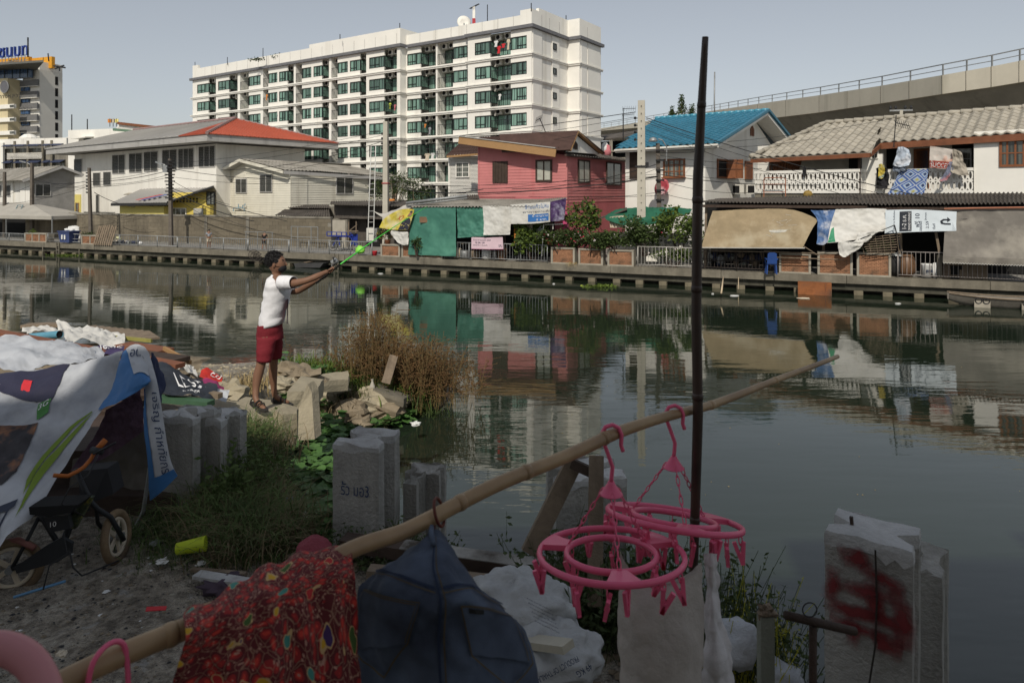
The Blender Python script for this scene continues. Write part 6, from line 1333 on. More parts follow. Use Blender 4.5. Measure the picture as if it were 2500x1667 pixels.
# ---------------- balcony laundry at right
o, c = sheet('blanket', 'blue and white diamond-patterned blanket over the balcony railing', 'blanket', None, [[CW_ for CW_ in (C.W(C.L(2196,414,-.34)), C.W(C.L(2230,413,-.34)), C.W(C.L(2268,413,-.34)))],[C.W(C.L(2184,445,-.38)), C.W(C.L(2225,444,-.38)), C.W(C.L(2262,445,-.38))],[C.W(C.L(2164,477,-.5)), C.W(C.L(2210,478,-.5)), C.W(C.L(2256,478,-.5))]],.03,2.5, raw=True)
def blanket(n, l, b):
    uv = n.new('ShaderNodeUVMap'); uv.uv_map = 'uv'; sp_ = n.new('ShaderNodeSeparateXYZ'); l.new(uv.outputs[0], sp_.inputs[0])
    def ma(op, a, b_=None):
        x = n.new('ShaderNodeMath'); x.operation = op
        for i, q in ((0, a),(1, b_)):
            if q is None: continue
            if isinstance(q, (int, float)): x.inputs[i].default_value = q
            else: l.new(q, x.inputs[i])
        return x.outputs[0]
    u = ma('MULTIPLY', sp_.outputs[0],2.3); v = ma('MULTIPLY', sp_.outputs[1],2.6)
    a = ma('PINGPONG', u, .5); c_ = ma('PINGPONG', v, .5); s_ = ma('ADD', a, c_); ln = ma('PINGPONG', s_, .12); r = n.new('ShaderNodeValToRGB'); l.new(s_, r.inputs[0]); r.color_ramp.interpolation = 'CONSTANT'
    el = r.color_ramp.elements; el[0].position = 0; el[0].color = (.02,.04,.12,1); el[1].position = .16; el[1].color = (.30,.38,.48,1)
    for p_, cc in ((.30,(.06,.12,.32,1)),(.44,(.42,.46,.50,1)),(.52,(.05,.10,.28,1)),(.70,(.32,.38,.45,1)),(.86,(.35,.33,.12,1))): q = el.new(p_); q.color = cc
    l.new(r.outputs[0], b.inputs['Base Color']); b.inputs['Roughness'].default_value = .9
o.data.materials.clear(); o.data.materials.append(printmat('blanket_print', blanket))
def ccloth(label, mat, pts, wr=.06, cat='laundry', nu=18, nv=18, name='laundry'):
    return sheet(name, label, cat, mat, [[C.W(C.L(*p)) for p in r] for r in pts], wr, 3., nu, nv, raw=True)
ccloth('light blue shirts hanging on the balcony line', M('shirt_blue', (.42,.48,.56),.8,.15,4,.1, dirt=(.6,.6,.62)),[[(2193,360,-.5),(2205,359,-.5),(2220,366,-.5)],[(2186,385,-.55),(2204,384,-.55),(2224,384,-.55)],[(2180,404,-.55),(2200,408,-.55),(2220,404,-.55)]],.12)
ccloth('grey-blue jeans hanging below the light blue shirts', M('jeans_pale', (.16,.19,.24),.9),[[(2180,398,-.5),(2195,399,-.5),(2213,402,-.5)],[(2180,408,-.5),(2195,410,-.5),(2212,410,-.5)],[(2180,418,-.5),(2195,420,-.5),(2210,416,-.5)]],.1)
o, c = ccloth('red and white printed banner hanging on the balcony', M('banner_cream', (.55,.5,.45),.7,.15,4,0, dirt=(.5,.2,.12)),[[(2271,357,-.5),(2300,361,-.5),(2332,366,-.5)],[(2270,385,-.5),(2300,388,-.5),(2326,392,-.5)],[(2270,410,-.5),(2295,412,-.5),(2320,414,-.5)]],.05, 'banner', name='banner')
c.patch(M('print_brickred', (.35,.07,.05),.6), o, 'red_strip', ([(.02,.62),(1,.60)],[(.02,.95),(1,.95)]),.01); ctext(c, 'SUCCESS', m_inkw, o, .08,.9,.95,.22, off=.02)
ccloth('grey sheet with blue edge bundled over the balustrade', M('sheet_taupe', (.38,.34,.28),.8,.2,4,.1),[[(2326,364,-.6),(2335,366,-.6),(2348,372,-.6)],[(2325,398,-.6),(2342,398,-.6),(2358,405,-.6)],[(2320,420,-.6),(2345,428,-.6),(2366,428,-.6)]],.15)
ccloth('multicoloured cloth trailing down the right balustrade', M('cloth_multi', (.2,.22,.3),.8,.4,6,.1, dirt=(.4,.12,.1)),[[(2318,395,-.62),(2323,395,-.62),(2328,398,-.62)],[(2308,420,-.62),(2316,420,-.62),(2326,418,-.62)],[(2293,442,-.62),(2300,443,-.62),(2312,440,-.62)]],.1)
ccloth('black clothes with a yellow top hanging at the balcony corner', M('cloth_black', (.02,.02,.022),.9),[[(2139,412,-.6),(2150,408,-.6),(2168,412,-.6)],[(2140,435,-.6),(2152,436,-.6),(2170,436,-.6)],[(2137,460,-.6),(2152,461,-.6),(2166,462,-.6)]],.14)
ccloth('yellow and multicoloured top hanging in front of the black clothes', M('cloth_yellow', (.55,.42,.06),.8,.3,9,0, dirt=(.1,.3,.45)),[[(2145,402,-.75),(2152,400,-.75),(2160,404,-.75)],[(2145,420,-.75),(2152,422,-.75),(2161,420,-.75)],[(2145,434,-.75),(2151,437,-.75),(2157,434,-.75)]],.1)
ccloth('thin black garment hanging on the long balustrade', MC['cloth_black'],[[(1961,407,-1.72),(1964,406,-1.72),(1968,408,-1.72)],[(1960,420,-1.72),(1964,421,-1.72),(1969,420,-1.72)],[(1962,432,-1.72),(1965,434,-1.72),(1967,432,-1.72)]],.05)
e = thing('chair_frame', 'rusty tubular chair frame standing on the stall roof', 'chair frame', C.W(C.L(1865,486,-2.2)), C.a); piece(e, 'tube', MC['pipe_rust'], lambda m: (m.tube([(0,0,0),(0,0,1.0),(.1,0,1.08),(1.0,0,1.08),(1.1,0,1.0),(1.1,0,.0)],.025,6), m.tube([(0,0,.35),(1.1,0,.35)],.02,6), m.tube([(0,0,.75),(1.1,0,.75)],.02,6)))
tag(MB().blob((0,0,0),(.22,.2,.2),.1,6,14,10).build('lantern', M('gold_lantern', (.30,.20,.05),.5,.4,14,.6), None, True, C.W(C.L(1972,475,-2.2))), 'round golden lantern ball on the stall roof', 'lantern')
# aerials on roofs
def aerial(label, p0, p1, arm, D_, n=6):
    b = P(p0[0], p0[1], D_); e = thing('television_aerial', label, 'aerial', b); t_ = P(p1[0], p1[1], D_)-b; piece(e, 'mast', m_iron, lambda m: m.tube([(0,0,0), t_],.025,4)); a0, a1 = P(arm[0], arm[1], D_)-b, P(arm[2], arm[3], D_)-b
    piece(e, 'boom', m_iron, lambda m: (m.tube([a0, a1],.02,4),[m.bar(a0.lerp(a1, i/n)-V((.05,.2,.2)), a0.lerp(a1, i/n)+V((.05,.2,.2)),.015) for i in range(n+1)]))
aerial('bent aerial standing on the brown tiled roof', (1334,328),(1318,290),(1308,295,1322,288),39)
aerial('upper small aerial behind the concrete pole', (1522,350),(1522,264),(1520,266,1552,265),48); aerial('lower small aerial behind the concrete pole', (1521,350),(1521,278),(1519,282,1548,279),50)
aerial('tall thin aerial mast on the balcony house roof', (2182,360),(2188,282),(2186,300,2220,308),31.5)
pole_thing('light_mast', 'slender lamp mast rising behind the blue ridge', 'mast', (P(1745,290,70), P(1744,250,70), P(1745,176,70)),.07, m_galv)
# ================================================================ POLES AND CABLES
m_pole = M('pole_concrete', (.46,.43,.36),.85,.2,1.2,.3, streak=.2, dirt=(.3,.28,.24)); m_poled = M('pole_dark', (.14,.12,.10),.9,.4,2,.4)
def upole(px, ytop, D_, w, mat, label, zb=.7, h2=None, taper=.75, lean=0):
    b = G(px, D_, zb); e = thing('utility_pole', label, 'pole', b, Q.a*.6); hgt = P(px, ytop, D_).z-zb
    piece(e, 'shaft', mat, lambda m: m.add([(-w/2,-w*.4,0),(w/2,-w*.4,0),(w/2, w*.4,0),(-w/2, w*.4,0)]+[(lean+sx*w/2*taper, sy*w*.4*taper, hgt) for sx, sy in ((-1,-1),(1,-1),(1,1),(-1,1))],[(0,3,2,1),(4,5,6,7),(0,1,5,4),(1,2,6,5),(2,3,7,6),(3,0,4,7)])); return e, hgt
e, h = upole(1566,246,33.2,.44, m_pole, 'tall white square concrete pole in front of the blue roof')
for i in range(18): piece(e, 'bolt_hole', m_dark, lambda m: m.box(-.02,.02,-.19,-.15, h-.3-i*.36, h-.26-i*.36))
piece(e, 'bracket', m_iron, lambda m: (m.box(.12,.35,-.1,.1, h*.6, h*.6+.2), m.box(-.3,.3,-.2,-.14, h*.595, h*.6+.04)))
for i in range(4): piece(e, 'insulator', m_iron, lambda m: (m.bar((-.28,0, h-1.9+i*.35),(-.16,0, h-1.9+i*.35),.04), m.lathe([(.05,0),(.07,.06),(.05,.12)],8,(-.3,0, h-1.95+i*.35))))
e, h = upole(1612,350,34.4,.26, m_poled, 'dark weathered pole with a street lamp beside the wooden window', lean=-.12)
for i in range(9): piece(e, 'cable_clamp', m_iron, lambda m: m.box(-.22,.2,-.2,.0, h-.4-i*.5, h-.32-i*.5))
piece(e, 'lamp_arm', m_galv, lambda m: m.tube([(.3,0, h-.9),(.32,0, h-.2),(.1,-.1, h+.15),(-.1,-.15, h+.2)],.035,6)); o = piece(e, 'lamp_head', m_galv, lambda m: m.lathe([(.03,.1),(.15,.05),(.24,-.1),(.22,-.12),(.05,0)],12,(-.35,-.15, h+.2)), True)
e, h = upole(942,297,41.5,.36, m_pole, 'white concrete pole in front of the apartment block near the ladder')
for i in range(5): piece(e, 'insulator', m_iron, lambda m: m.lathe([(.05,0),(.08,.06),(.05,.14)],8,(-.22,-.05, h-.8-i*.3)))
piece(e, 'red_band', MC['mast_red'], lambda m: m.box(-.2,.2,-.17,.17, h*.52, h*.52+.05))
e, h = upole(418,388,45., .24, m_poled, 'dark crowded pole with a lamp in front of the school-like building', lean=-.1)
for i in range(12): piece(e, 'cable_clamp', m_iron, lambda m: m.box(-.25+R.uniform(-.1,.1),.25+R.uniform(-.1,.1),-.22,.0, h-.2-i*.22, h-.12-i*.22))
piece(e, 'lamp_arm', m_galv, lambda m: m.tube([(0,0, h-1),(-.4,0, h-.4),(-.65,-.1, h-.35)],.03,6)); piece(e, 'lamp_head', m_galv, lambda m: m.bar((-1.1,-.1, h-.2),(-.6,-.1, h-.38),.14,.08)); piece(e, 'junction_box', m_galv, lambda m: m.box(-.5,-.15,-.2,0, h-.9, h-.4))
e, h = upole(222,410,46.5,.22, m_poled, 'leaning dark pole in front of the white school-like wall', lean=-.15)
for i in range(7): piece(e, 'insulator', m_iron, lambda m: m.lathe([(.05,0),(.07,.06),(.05,.1)],7,(-.3,-.05, h-.4-i*.22)))
e, h = upole(78,398,52., .26, m_poled, 'pole with a street lamp in front of the grey gable house')
piece(e, 'lamp_arm', m_galv, lambda m: m.tube([(0,0, h-.8),(-.2,0, h-.1),(-.5,-.1, h+.05)],.03,6)); piece(e, 'lamp_head', m_galv, lambda m: m.bar((-1.0,-.1, h+.15),(-.4,-.1, h),.16,.08))
e, h = upole(11,420,53., .24, m_poled, 'dark pole at the far left edge')
e, h = upole(2200,270,36., .2, m_pole, 'concrete pole with insulator crossarms behind the tan roof')
for z in (0,-.5): piece(e, 'crossarm', m_galv, lambda m: m.bar((-.55,0, h+z),(.55,0, h+z),.08))
for x in (-.5,-.25,.2,.48): piece(e, 'insulator', m_iron, lambda m: (m.lathe([(.04,0),(.07,.08),(.04,.2)],8,(x, 0, h+.05)), m.lathe([(.04,0),(.06,-.1),(.03,-.2)],8,(x, 0, h-.5))))
cab = [ # px0 py0 D0 px1 py1 D1 sag
 (1552,274,33,900,352,60,.3),(1552,286,33,900,366,55,.5),(1552,300,33,1000,378,50,.6),(1552,316,33,1330,338,44,.3),
 (1578,288,33,2560,545,27,.6),(1578,300,33,2560,560,27,.7),(1578,318,33,2560,585,27,.8),(1578,292,33,1760,352,36,.2),
 (1610,372,34,1720,368,33,.1),(1612,380,34,1900,402,33,.2),(1612,392,34,1860,412,33,.3),(1612,420,34,1900,440,31,.2),(1612,426,34,2000,452,31,.3),(1612,440,34,1850,470,32,.4),(1612,470,34,1750,492,32,.2),
 (1608,425,34,1050,455,39,.2),(1608,430,34,1060,470,39,.5),(1608,436,34,1150,478,38,.1),(1608,470,34,1300,488,38,.2),(1608,478,34,1290,480,38,.1),(1608,400,34,1250,462,38,.5),(1608,410,34,1390,470,37,.3),
 (935,320,41.5,418,400,45,.4),(935,330,41.5,418,410,45,.5),(935,345,41.5,540,415,45,.7),(935,358,41.5,600,425,45,.5),(950,340,41.5,1120,352,40,.2),(950,352,41.5,1090,365,40,.2),
 (950,422,41.5,418,412,45,.9),(950,430,41.5,418,432,45,.8),(950,438,41.5,1168,452,39,.3),(950,455,41.5,1170,460,39,.2),
 (418,415,45,222,444,46.5,.3),(418,425,45,222,450,46.5,.4),(418,405,45,222,438,46.5,.4),(418,432,45,222,458,46.5,.2),(222,440,46.5,78,438,52,.5),(222,448,46.5,78,445,52,.6),(222,456,46.5,78,428,52,.6),
 (222,453,46.5,0,500,51,.35),(418,460,45,700,540,42,.2),(418,470,45,620,560,42,.3),(418,475,45,500,528,44,.1),(78,452,52,-60,498,54,.2),(230,470,46.5,330,505,46,.3),(418,440,45,560,500,46,.3),
 (2188,288,36,1700,352,36,.3),(2188,292,36,1780,360,36,.5),(2212,285,36,2560,262,34,.2),(2212,290,36,2560,270,34,.5),(1180,462,39,1400,438,36,.15),(1400,438,36,1606,430,34.4,.1)]
for i, (a, b, c_, d, e_, f, s_) in enumerate(cab):
    p, q = P(a, b, c_), P(d, e_, f); pts = sag(p, q, s_*.6,14); th = .011 if i % 4 else .018
    o = MB().tube([x-p for x in pts], th*(1 if c_ < 42 else 1.15),4, False).build('power_cable', m_cable, None, True, p); w_ = {1552: 'running left from the tall white concrete pole', 1578: 'running right from the tall white concrete pole', 935: 'running left from the white pole by the ladder', 950: 'strung from the white pole by the ladder', 418: 'strung from the dark crowded pole', 222: 'strung from the leaning dark pole', 78: 'strung from the street lamp pole at far left', 230: 'dropping from the leaning dark pole', 2188: 'running left from the crossarm pole', 2212: 'running right from the crossarm pole'}.get(a, 'strung from the dark lamp pole by the wooden window'); tag(o, 'thin black overhead cable '+w_, 'cable', 'cables '+w_)
for i, (a, b, c_, d, e_, f) in enumerate(((1060,472,39,1606,432,34.2),(990,462,40.8,1180,462,39),(418,464,44.8,620,540,43))):
    p, q = P(a, b, c_), P(d, e_, f); o = MB().tube([x-p for x in sag(p, q, .25,14)],.028,5, False).build('power_cable', m_cable, None, True, p); tag(o, ('thick twisted cable bundle across the pink boards', 'thick cable across the slatted annex front', 'thick black cable falling right from the crowded pole')[i], 'cable', 'overhead cables')
# ================================================================ PEOPLE FAR ACROSS
def skinfig(name, joints, edges, mat, parent=None, sub=2, root=0, loc=(0,0,0)):
    me = bpy.data.meshes.new(name); me.from_pydata([j[0] for j in joints], edges, []); me.materials.append(mat); o = bpy.data.objects.new(name, me); COL.objects.link(o); o.location = loc
    if parent: o.parent = parent
    md = o.modifiers.new('skin', 'SKIN'); md.use_smooth_shade = True
    for i, j in enumerate(joints):
        sv_ = me.skin_vertices[0].data[i]; r = j[1] if hasattr(j[1], '__len__') else (j[1], j[1]); sv_.radius = r; sv_.use_root = (i == root)
    sb_ = o.modifiers.new('sub', 'SUBSURF'); sb_.levels = sub; sb_.render_levels = sub; return o
m_skin = M('skin_brown', (.20,.105,.065),.55,.15,8,.05); m_hair = M('hair_black', (.010,.009,.009),.6,.3,30,.5, spec=.4)
def smallman(label, px, py, D_, h, shirt, pants, face=0, walk=.1, bend=0.):
    b = P(px, py, D_); e = thing('person', label, 'person', b, face); s_ = h/1.7
    J = [((0,0,.92),.13),((0, bend*.5,1.2),.12),((0, bend, 1.42),.14),((0, bend*1.2,1.53),.05),((0, bend*1.3,1.62),.095),((.09,0,.85),.085),((.10, walk*.5,.47),.06),((.10, walk, .08),.045),((.10, walk-.1,.03),.04),((-.09,0,.85),.085),((-.10,-walk*.3,.47),.06),((-.10,-walk, .08),.045),((-.1,-walk-.1,.03),.04),
         ((.19, bend, 1.40),.05),((.24, bend+.03,1.15),.04),((.25, bend-.08,.92),.035),((-.19, bend, 1.40),.05),((-.24, bend+.03,1.15),.04),((-.25, bend-.08,.92),.035)]
    E = [(0,1),(1,2),(2,3),(3,4),(0,5),(5,6),(6,7),(7,8),(0,9),(9,10),(10,11),(11,12),(2,13),(13,14),(14,15),(2,16),(16,17),(17,18)]
    sc = lambda J_, g=0: [(tuple(c*s_ for c in p),(r+g)*s_) for p, r in J_]
    skinfig('body', sc(J), E, m_skin, e, 1)
    skinfig('shirt', sc([J[0], J[1], J[2], J[13],((.235, bend+.02,1.2),.05), J[16],((-.235, bend+.02,1.2),.05)],.018),[(0,1),(1,2),(2,3),(3,4),(2,5),(5,6)], shirt, e, 1)
    skinfig('trousers', sc([((0,0,.95),.13), J[5],((.1, walk*.45,.5),.07), J[9],((-.1,-walk*.27,.5),.07)],.022),[(0,1),(1,2),(0,3),(3,4)], pants, e, 1)
    MB().blob((0, bend*1.3*s_+.02,1.66*s_),(.095*s_, .105*s_, .085*s_),.05,3,10,8).build('hair', m_hair, e, True); return e
smallman('boy in a patterned grey shirt walking behind the long railing', 510,604,41.6,1.08, M('shirt_pattern', (.35,.38,.42),.8,.6,14,0), lm['beige'],.3)
smallman('person all in black walking behind the railing by the wall', 645,610,41.2,1.10, MC['cloth_black'], MC['cloth_black'],0,.22,.08)
# ================================================================ NEAR BANK
POLY = [(-90,-14),(-90,20),(-40,17),(-14,13.6),(-9,13.4),(-5.5,13.7),(-3.6,15),(-1.6,15.8),(-.7,14.6),(-1.0,13.2),(-1.8,12.5),(-2.7,12.0),(-3.5,11.5),(-3.0,9.6),(-2.1,7.0),(-1.8,6.1),(-1.5,5.3),(-1.25,4.85),(-.5,4.75),(.25,4.6),(.98,4.2),(1.38,3.85),(1.62,3.3),(2.1,2.7),(3.4,1.6),(7,.4),(60,-4),(60,-14)]
def sdist(x, y):
    ins = False; best = 1e9; n = len(POLY)
    for i in range(n):
        x1, y1 = POLY[i]; x2, y2 = POLY[(i+1) % n]
        if (y1 > y) != (y2 > y) and x < (x2-x1)*(y-y1)/(y2-y1)+x1: ins = not ins
        dx, dy = x2-x1, y2-y1; t = max(0, min(1,((x-x1)*dx+(y-y1)*dy)/(dx*dx+dy*dy))); d = (x-x1-dx*t)**2+(y-y1-dy*t)**2
        if d < best: best = d
    return math.sqrt(best)*(1 if ins else -1)
def hbase(x, y):
    b = 1.88 if y < 7 else max(.95,1.88-(y-7)*.15)
    if y > 9: k = max(0, min(1,(x+4.4)/1.6))*min(1,(y-9)/2); b = b*(1-k)+.42*k
    return b
def hgt(x, y):
    d = sdist(x, y); w = .55 if y < 8 else 1.1
    k = max(0, min(1, d/w+.12)); k = k*k*(3-2*k); p = V((x, y, 0))
    return -.5+(hbase(x, y)+.5)*k+(.05*noise.noise(p*.8)+.03*noise.noise(p*2.7)+.012*noise.noise(p*9))*min(1, k*2)
xs = [-90,-60,-40,-25,-16]+[-12+.12*i for i in range(int(17/.12)+1)]+[6,8,12,25,60]
ys = [-14,-9,-5,-2]+[-.5+.11*i for i in range(int(17/.11)+1)]+[17,20]
m = MB()
for y in ys:
    for x in xs: m.v.append((x, y, hgt(x, y)))
nx = len(xs)
for j in range(len(ys)-1):
    for i in range(nx-1): q = j*nx+i; m.f.append((q, q+1, q+nx+1, q+nx))
def dirt_nodes(n, l, b):
    tc = n.new('ShaderNodeTexCoord'); b.inputs['Roughness'].default_value = .95
    def nz(s, d=5):
        t = n.new('ShaderNodeTexNoise'); t.inputs['Scale'].default_value = s; t.inputs['Detail'].default_value = d; t.inputs['Roughness'].default_value = .65; l.new(tc.outputs['Object'], t.inputs['Vector']); return t.outputs['Fac']
    def rmp(f, cs):
        r = n.new('ShaderNodeValToRGB'); l.new(f, r.inputs[0]); e = r.color_ramp.elements; e[0].position, e[0].color = cs[0][0],(*cs[0][1],1); e[1].position, e[1].color = cs[1][0],(*cs[1][1],1)
        for p_, c_ in cs[2:]: e.new(p_).color = (*c_, 1)
        return r.outputs[0]
    a = rmp(nz(1.6),[(.3,(.17,.145,.11)),(.7,(.46,.43,.37)),(.5,(.33,.29,.23))]); v = n.new('ShaderNodeTexVoronoi'); v.inputs['Scale'].default_value = 80; l.new(tc.outputs['Object'], v.inputs['Vector'])
    s_ = rmp(nz(17,6),[(.38,(.35,.33,.31)),(.58,(1.1,1.1,1.1))]); mx = n.new('ShaderNodeMix'); mx.data_type = 'RGBA'; mx.blend_type = 'MULTIPLY'; mx.inputs[0].default_value = .85; l.new(a, mx.inputs[6]); l.new(s_, mx.inputs[7])
    m2 = n.new('ShaderNodeMix'); m2.data_type = 'RGBA'; r2 = rmp(nz(5.5,8),[(.60,(0,0,0)),(.66,(.7,.7,.7))]); l.new(r2, m2.inputs[0]); l.new(mx.outputs[2], m2.inputs[6]); m2.inputs[7].default_value = (.36,.35,.33,1); l.new(m2.outputs[2], b.inputs['Base Color'])
    ad = n.new('ShaderNodeMath'); l.new(nz(30,6), ad.inputs[0]); l.new(v.outputs['Distance'], ad.inputs[1]); bp = n.new('ShaderNodeBump'); bp.inputs['Strength'].default_value = .9; bp.inputs['Distance'].default_value = .025; l.new(ad.outputs[0], bp.inputs['Height']); l.new(bp.outputs[0], b.inputs['Normal'])
tag(m.build('near_bank', printmat('bank_dirt', dirt_nodes), None, True), kind='structure')
m_rock = M('rubble', (.24,.195,.135),.95,.35,3,.8); m_rockl = M('rubble_pale', (.36,.315,.225),.95,.25,3,.7); m_pile = M('pile_concrete', (.38,.37,.34),.9,.35,3.5,.8, bscale=45, streak=.55, dirt=(.15,.145,.12)); m_pwhite = M('pile_whitewash', (.50,.50,.49),.85,.3,5,.5, dirt=(.20,.19,.18))
# unseen building added behind the viewer to shade the near bank
e = thing('building', 'unseen tall grey building added to cast shade over the near bank', 'building', (0,-3.6,0)); mg = M('render_grey', (.60,.57,.52),.9,.1,.5,.1)
[MB().box(-9+1.41*i, -7.6+1.41*i, -6,0,.5,11.3+(0,.5,-.3,.2,.7,.1,-.4,.4,0,.6)[i]).build('wall', mg, e) for i in range(10)]
for i in range(10):
    for z in (2.6,5.6,8.6): inst(WM[min(k for k in WM if len(WM[k]) == 2)][0], 'window_frame', e, (-8.3+i*1.4,.05, z),(0,0, math.pi),.6) if 0 else inst(WM[min(k for k in WM if len(WM[k]) == 2)][0], 'window_frame', e, (-7.2+i*1.41,.05, z),(0,0, math.pi),1.)
def loose(px, D): x = (px-CX)*D/F; return V((x, D, hgt(x, D)))
# pebbles and litter on the ground: nobody could count them
def scatter(name, label, n, mat, s0, s1, reg, flat=.6):
    m = MB()
    for _ in range(n):
        D = R.uniform(*reg[2:]); px = R.uniform(reg[0], reg[1]); p = loose(px, D)
        if sdist(p.x, p.y) < .1: continue
        r = R.uniform(s0, s1)*(.5+R.random()**3); vs = []
        for k in range(5): t = 1.257*k+R.uniform(-.3,.3); vs.append(p+V((r*math.cos(t), r*math.sin(t)*R.uniform(.6,1), r*.1)))
        top = p+V((R.uniform(-.2,.2)*r, R.uniform(-.2,.2)*r, r*flat)); m.add(vs+[top],[(k, (k+1) % 5,5) for k in range(5)])
    return tag(m.build(name, mat), label, 'debris', kind='stuff')
scatter('gravel', 'small dark stones strewn over the dirt', 2600, m_rock, .003,.013,(-150,700,2.6,6)); scatter('gravel', 'pale concrete chips strewn over the dirt', 1200, m_concl, .004,.014,(-150,700,2.6,6),.4); scatter('gravel', 'charcoal bits strewn over the dirt', 1100, m_iron, .003,.014,(-100,650,2.6,4.6)); scatter('gravel', 'tiny white litter scraps on the ground', 160, lm['white'],.006,.02,(-100,800,2.8,6),.3)
scatter('rubble_bits', 'small sunlit rubble around the fisherman', 1400, m_rockl, .01,.05,(450,900,7,14)); scatter('gravel', 'rough debris at the foot of the laundry', 1500, m_rock, .01,.05,(700,1900,2.4,4.4))
# pilings ---------------------------------------------------------
def piling(label, px, ytop, D, w=.33, dp=.42, ang=12, z0=.3, top=True, broken=.03, group='concrete pilings on the near bank'):
    c = P(px, ytop, D); e = thing('concrete_piling', label, 'piling', (c.x, c.y, z0), math.radians(ang), group); h = c.z-z0; a, f, g = w/2, dp*.26, w*.30
    pl = [(-a, 0),(a, 0),(a, f),(a-g*.75, f+.05),(a-g*.75, dp-f-.05),(a, dp-f),(a, dp),(-a, dp),(-a, dp-f),(-a+g*.75, dp-f-.05),(-a+g*.75, f+.05),(-a, f)]
    pts = []
    for i in range(12):
        p, q = pl[i], pl[(i+1) % 12]; k = max(1, int(math.hypot(q[0]-p[0], q[1]-p[1])/.028))
        for j in range(k): pts.append((p[0]+(q[0]-p[0])*j/k, p[1]+(q[1]-p[1])*j/k))
    n = len(pts)
    def col(zs, mat, name, grow=0., ragged=0):
        m = MB()
        for zi, z in enumerate(zs):
            for x, y in pts:
                v = V((x, y, z)); s_ = 1+grow; nn = V((noise.noise(v*9+c), noise.noise(v*9+c+V((9,9,9))),0))*.006
                zz_ = z-(broken*abs(noise.noise(V((x*7, y*7,2))+c))*(2 if zi == len(zs)-1 else 0))-(ragged*(abs(noise.noise(V((x*17, y*9,7))+c))) if zi == 0 else 0); edge = .97 if zi == len(zs)-1 else 1
                m.v.append((x*s_*edge+nn.x, (y-dp/2)*s_*edge+dp/2+nn.y, zz_))
        for i in range(len(zs)-1):
            for k in range(n): k2 = (k+1) % n; m.f.append((i*n+k, i*n+k2,(i+1)*n+k2,(i+1)*n+k))
        m.f.append(tuple(range((len(zs)-1)*n, len(zs)*n))); return m.build(name, mat, e)
    col([h*i/12 for i in range(12)]+[h-.02, h], m_pile, 'shaft')
    if top: o = col([h-.045, h-.02, h+.004], m_pwhite, 'whitewashed_top', .012,.05)
    return e, c, h
pA, cA, hA = piling('biggest piling at the right with red spray paint on its face', 2118,1318,2.6,.30,.22,-37,1.0, True, .008)
piling('piling standing just behind the red-sprayed one', 2262,1390,3.0,.12,.30,-37,.8, False); 
pB, cB, hB = piling('middle piling with small blue Thai lettering', 868,1083,4.5,.33,.34,-14,1.2)
piling('broken lower piling behind the lettered one', 1030,1150,5.0,.26,.2,-10,.6, False, .05); piling('small rough stub piling between the middle ones', 1000,1175,4.8,.10,.2,-12,.8, False, .08)
piling('left piling partly covered by the hanging blue strip', 425,1015,4.95,.32,.3,-16,1.4); piling('piling left of the tall grass mound', 502,1020,5.1,.26,.3,-16,1.4)
piling('piling behind the pink hangers and crossed planks', 1445,1165,4.0,.42,.34,8,.8)
# lettering and spray paint on pilings
ff = lambda e, x0, x1, z0, z1, y=-.012: (lambda u, v: V((x0+(x1-x0)*u, y, z0+(z1-z0)*v)))
m_bluep = M('paint_blue', (.03,.05,.12),.8); lettering('รั้ว มอ3', m_bluep, pB, ff(pB, -.10,.10, hB-.34, hB-.25))
def spray_nodes(n, l, b):
    b.inputs['Base Color'].default_value = (.15,.012,.014,1); b.inputs['Roughness'].default_value = .7
    tc = n.new('ShaderNodeTexCoord'); sp_ = n.new('ShaderNodeSeparateXYZ'); l.new(tc.outputs['Object'], sp_.inputs[0]); ns = n.new('ShaderNodeTexNoise'); ns.inputs['Scale'].default_value = 22; l.new(tc.outputs['Object'], ns.inputs['Vector'])
    uv = n.new('ShaderNodeUVMap'); uv.uv_map = 'uv'; su = n.new('ShaderNodeSeparateXYZ'); l.new(uv.outputs[0], su.inputs[0])
    def ma(op, a, c=None):
        x = n.new('ShaderNodeMath'); x.operation = op
        for i, q in ((0, a),(1, c)):
            if q is None: continue
            if isinstance(q, (int, float)): x.inputs[i].default_value = q
            else: l.new(q, x.inputs[i])
        return x.outputs[0]
    d = ma('ADD', su.outputs[1], ma('MULTIPLY', ma('SUBTRACT', ns.outputs['Fac'],.5),.9)); mr = n.new('ShaderNodeMapRange'); mr.inputs[1].default_value = .05; mr.inputs[2].default_value = .9; l.new(d, mr.inputs[0]); l.new(mr.outputs[0], b.inputs['Alpha'])
m_spray = printmat('spray_red', spray_nodes)
def stroke(e, pts, wd, y=-.016, mat=m_spray):
    m = MB(); m.u = []
    for i, (x, z) in enumerate(pts):
        a, b = pts[max(0, i-1)], pts[min(len(pts)-1, i+1)]; d = V((b[0]-a[0],0, b[1]-a[1])).normalized(); nn = V((-d.z, 0, d.x))*wd
        for j, f in enumerate((-1,-.5,0,.5,1)): q = V((x, y, z))+nn*f; m.v.append(tuple(q)); m.u.append((0,(0,.7,1,.7,0)[j]*(.35 if i in (0, len(pts)-1) else 1)))
    for i in range(len(pts)-1):
        for j in range(4): q = i*5+j; m.f.append((q, q+1, q+6, q+5))
    return m.build('spray_stroke', mat, e)
h = hA
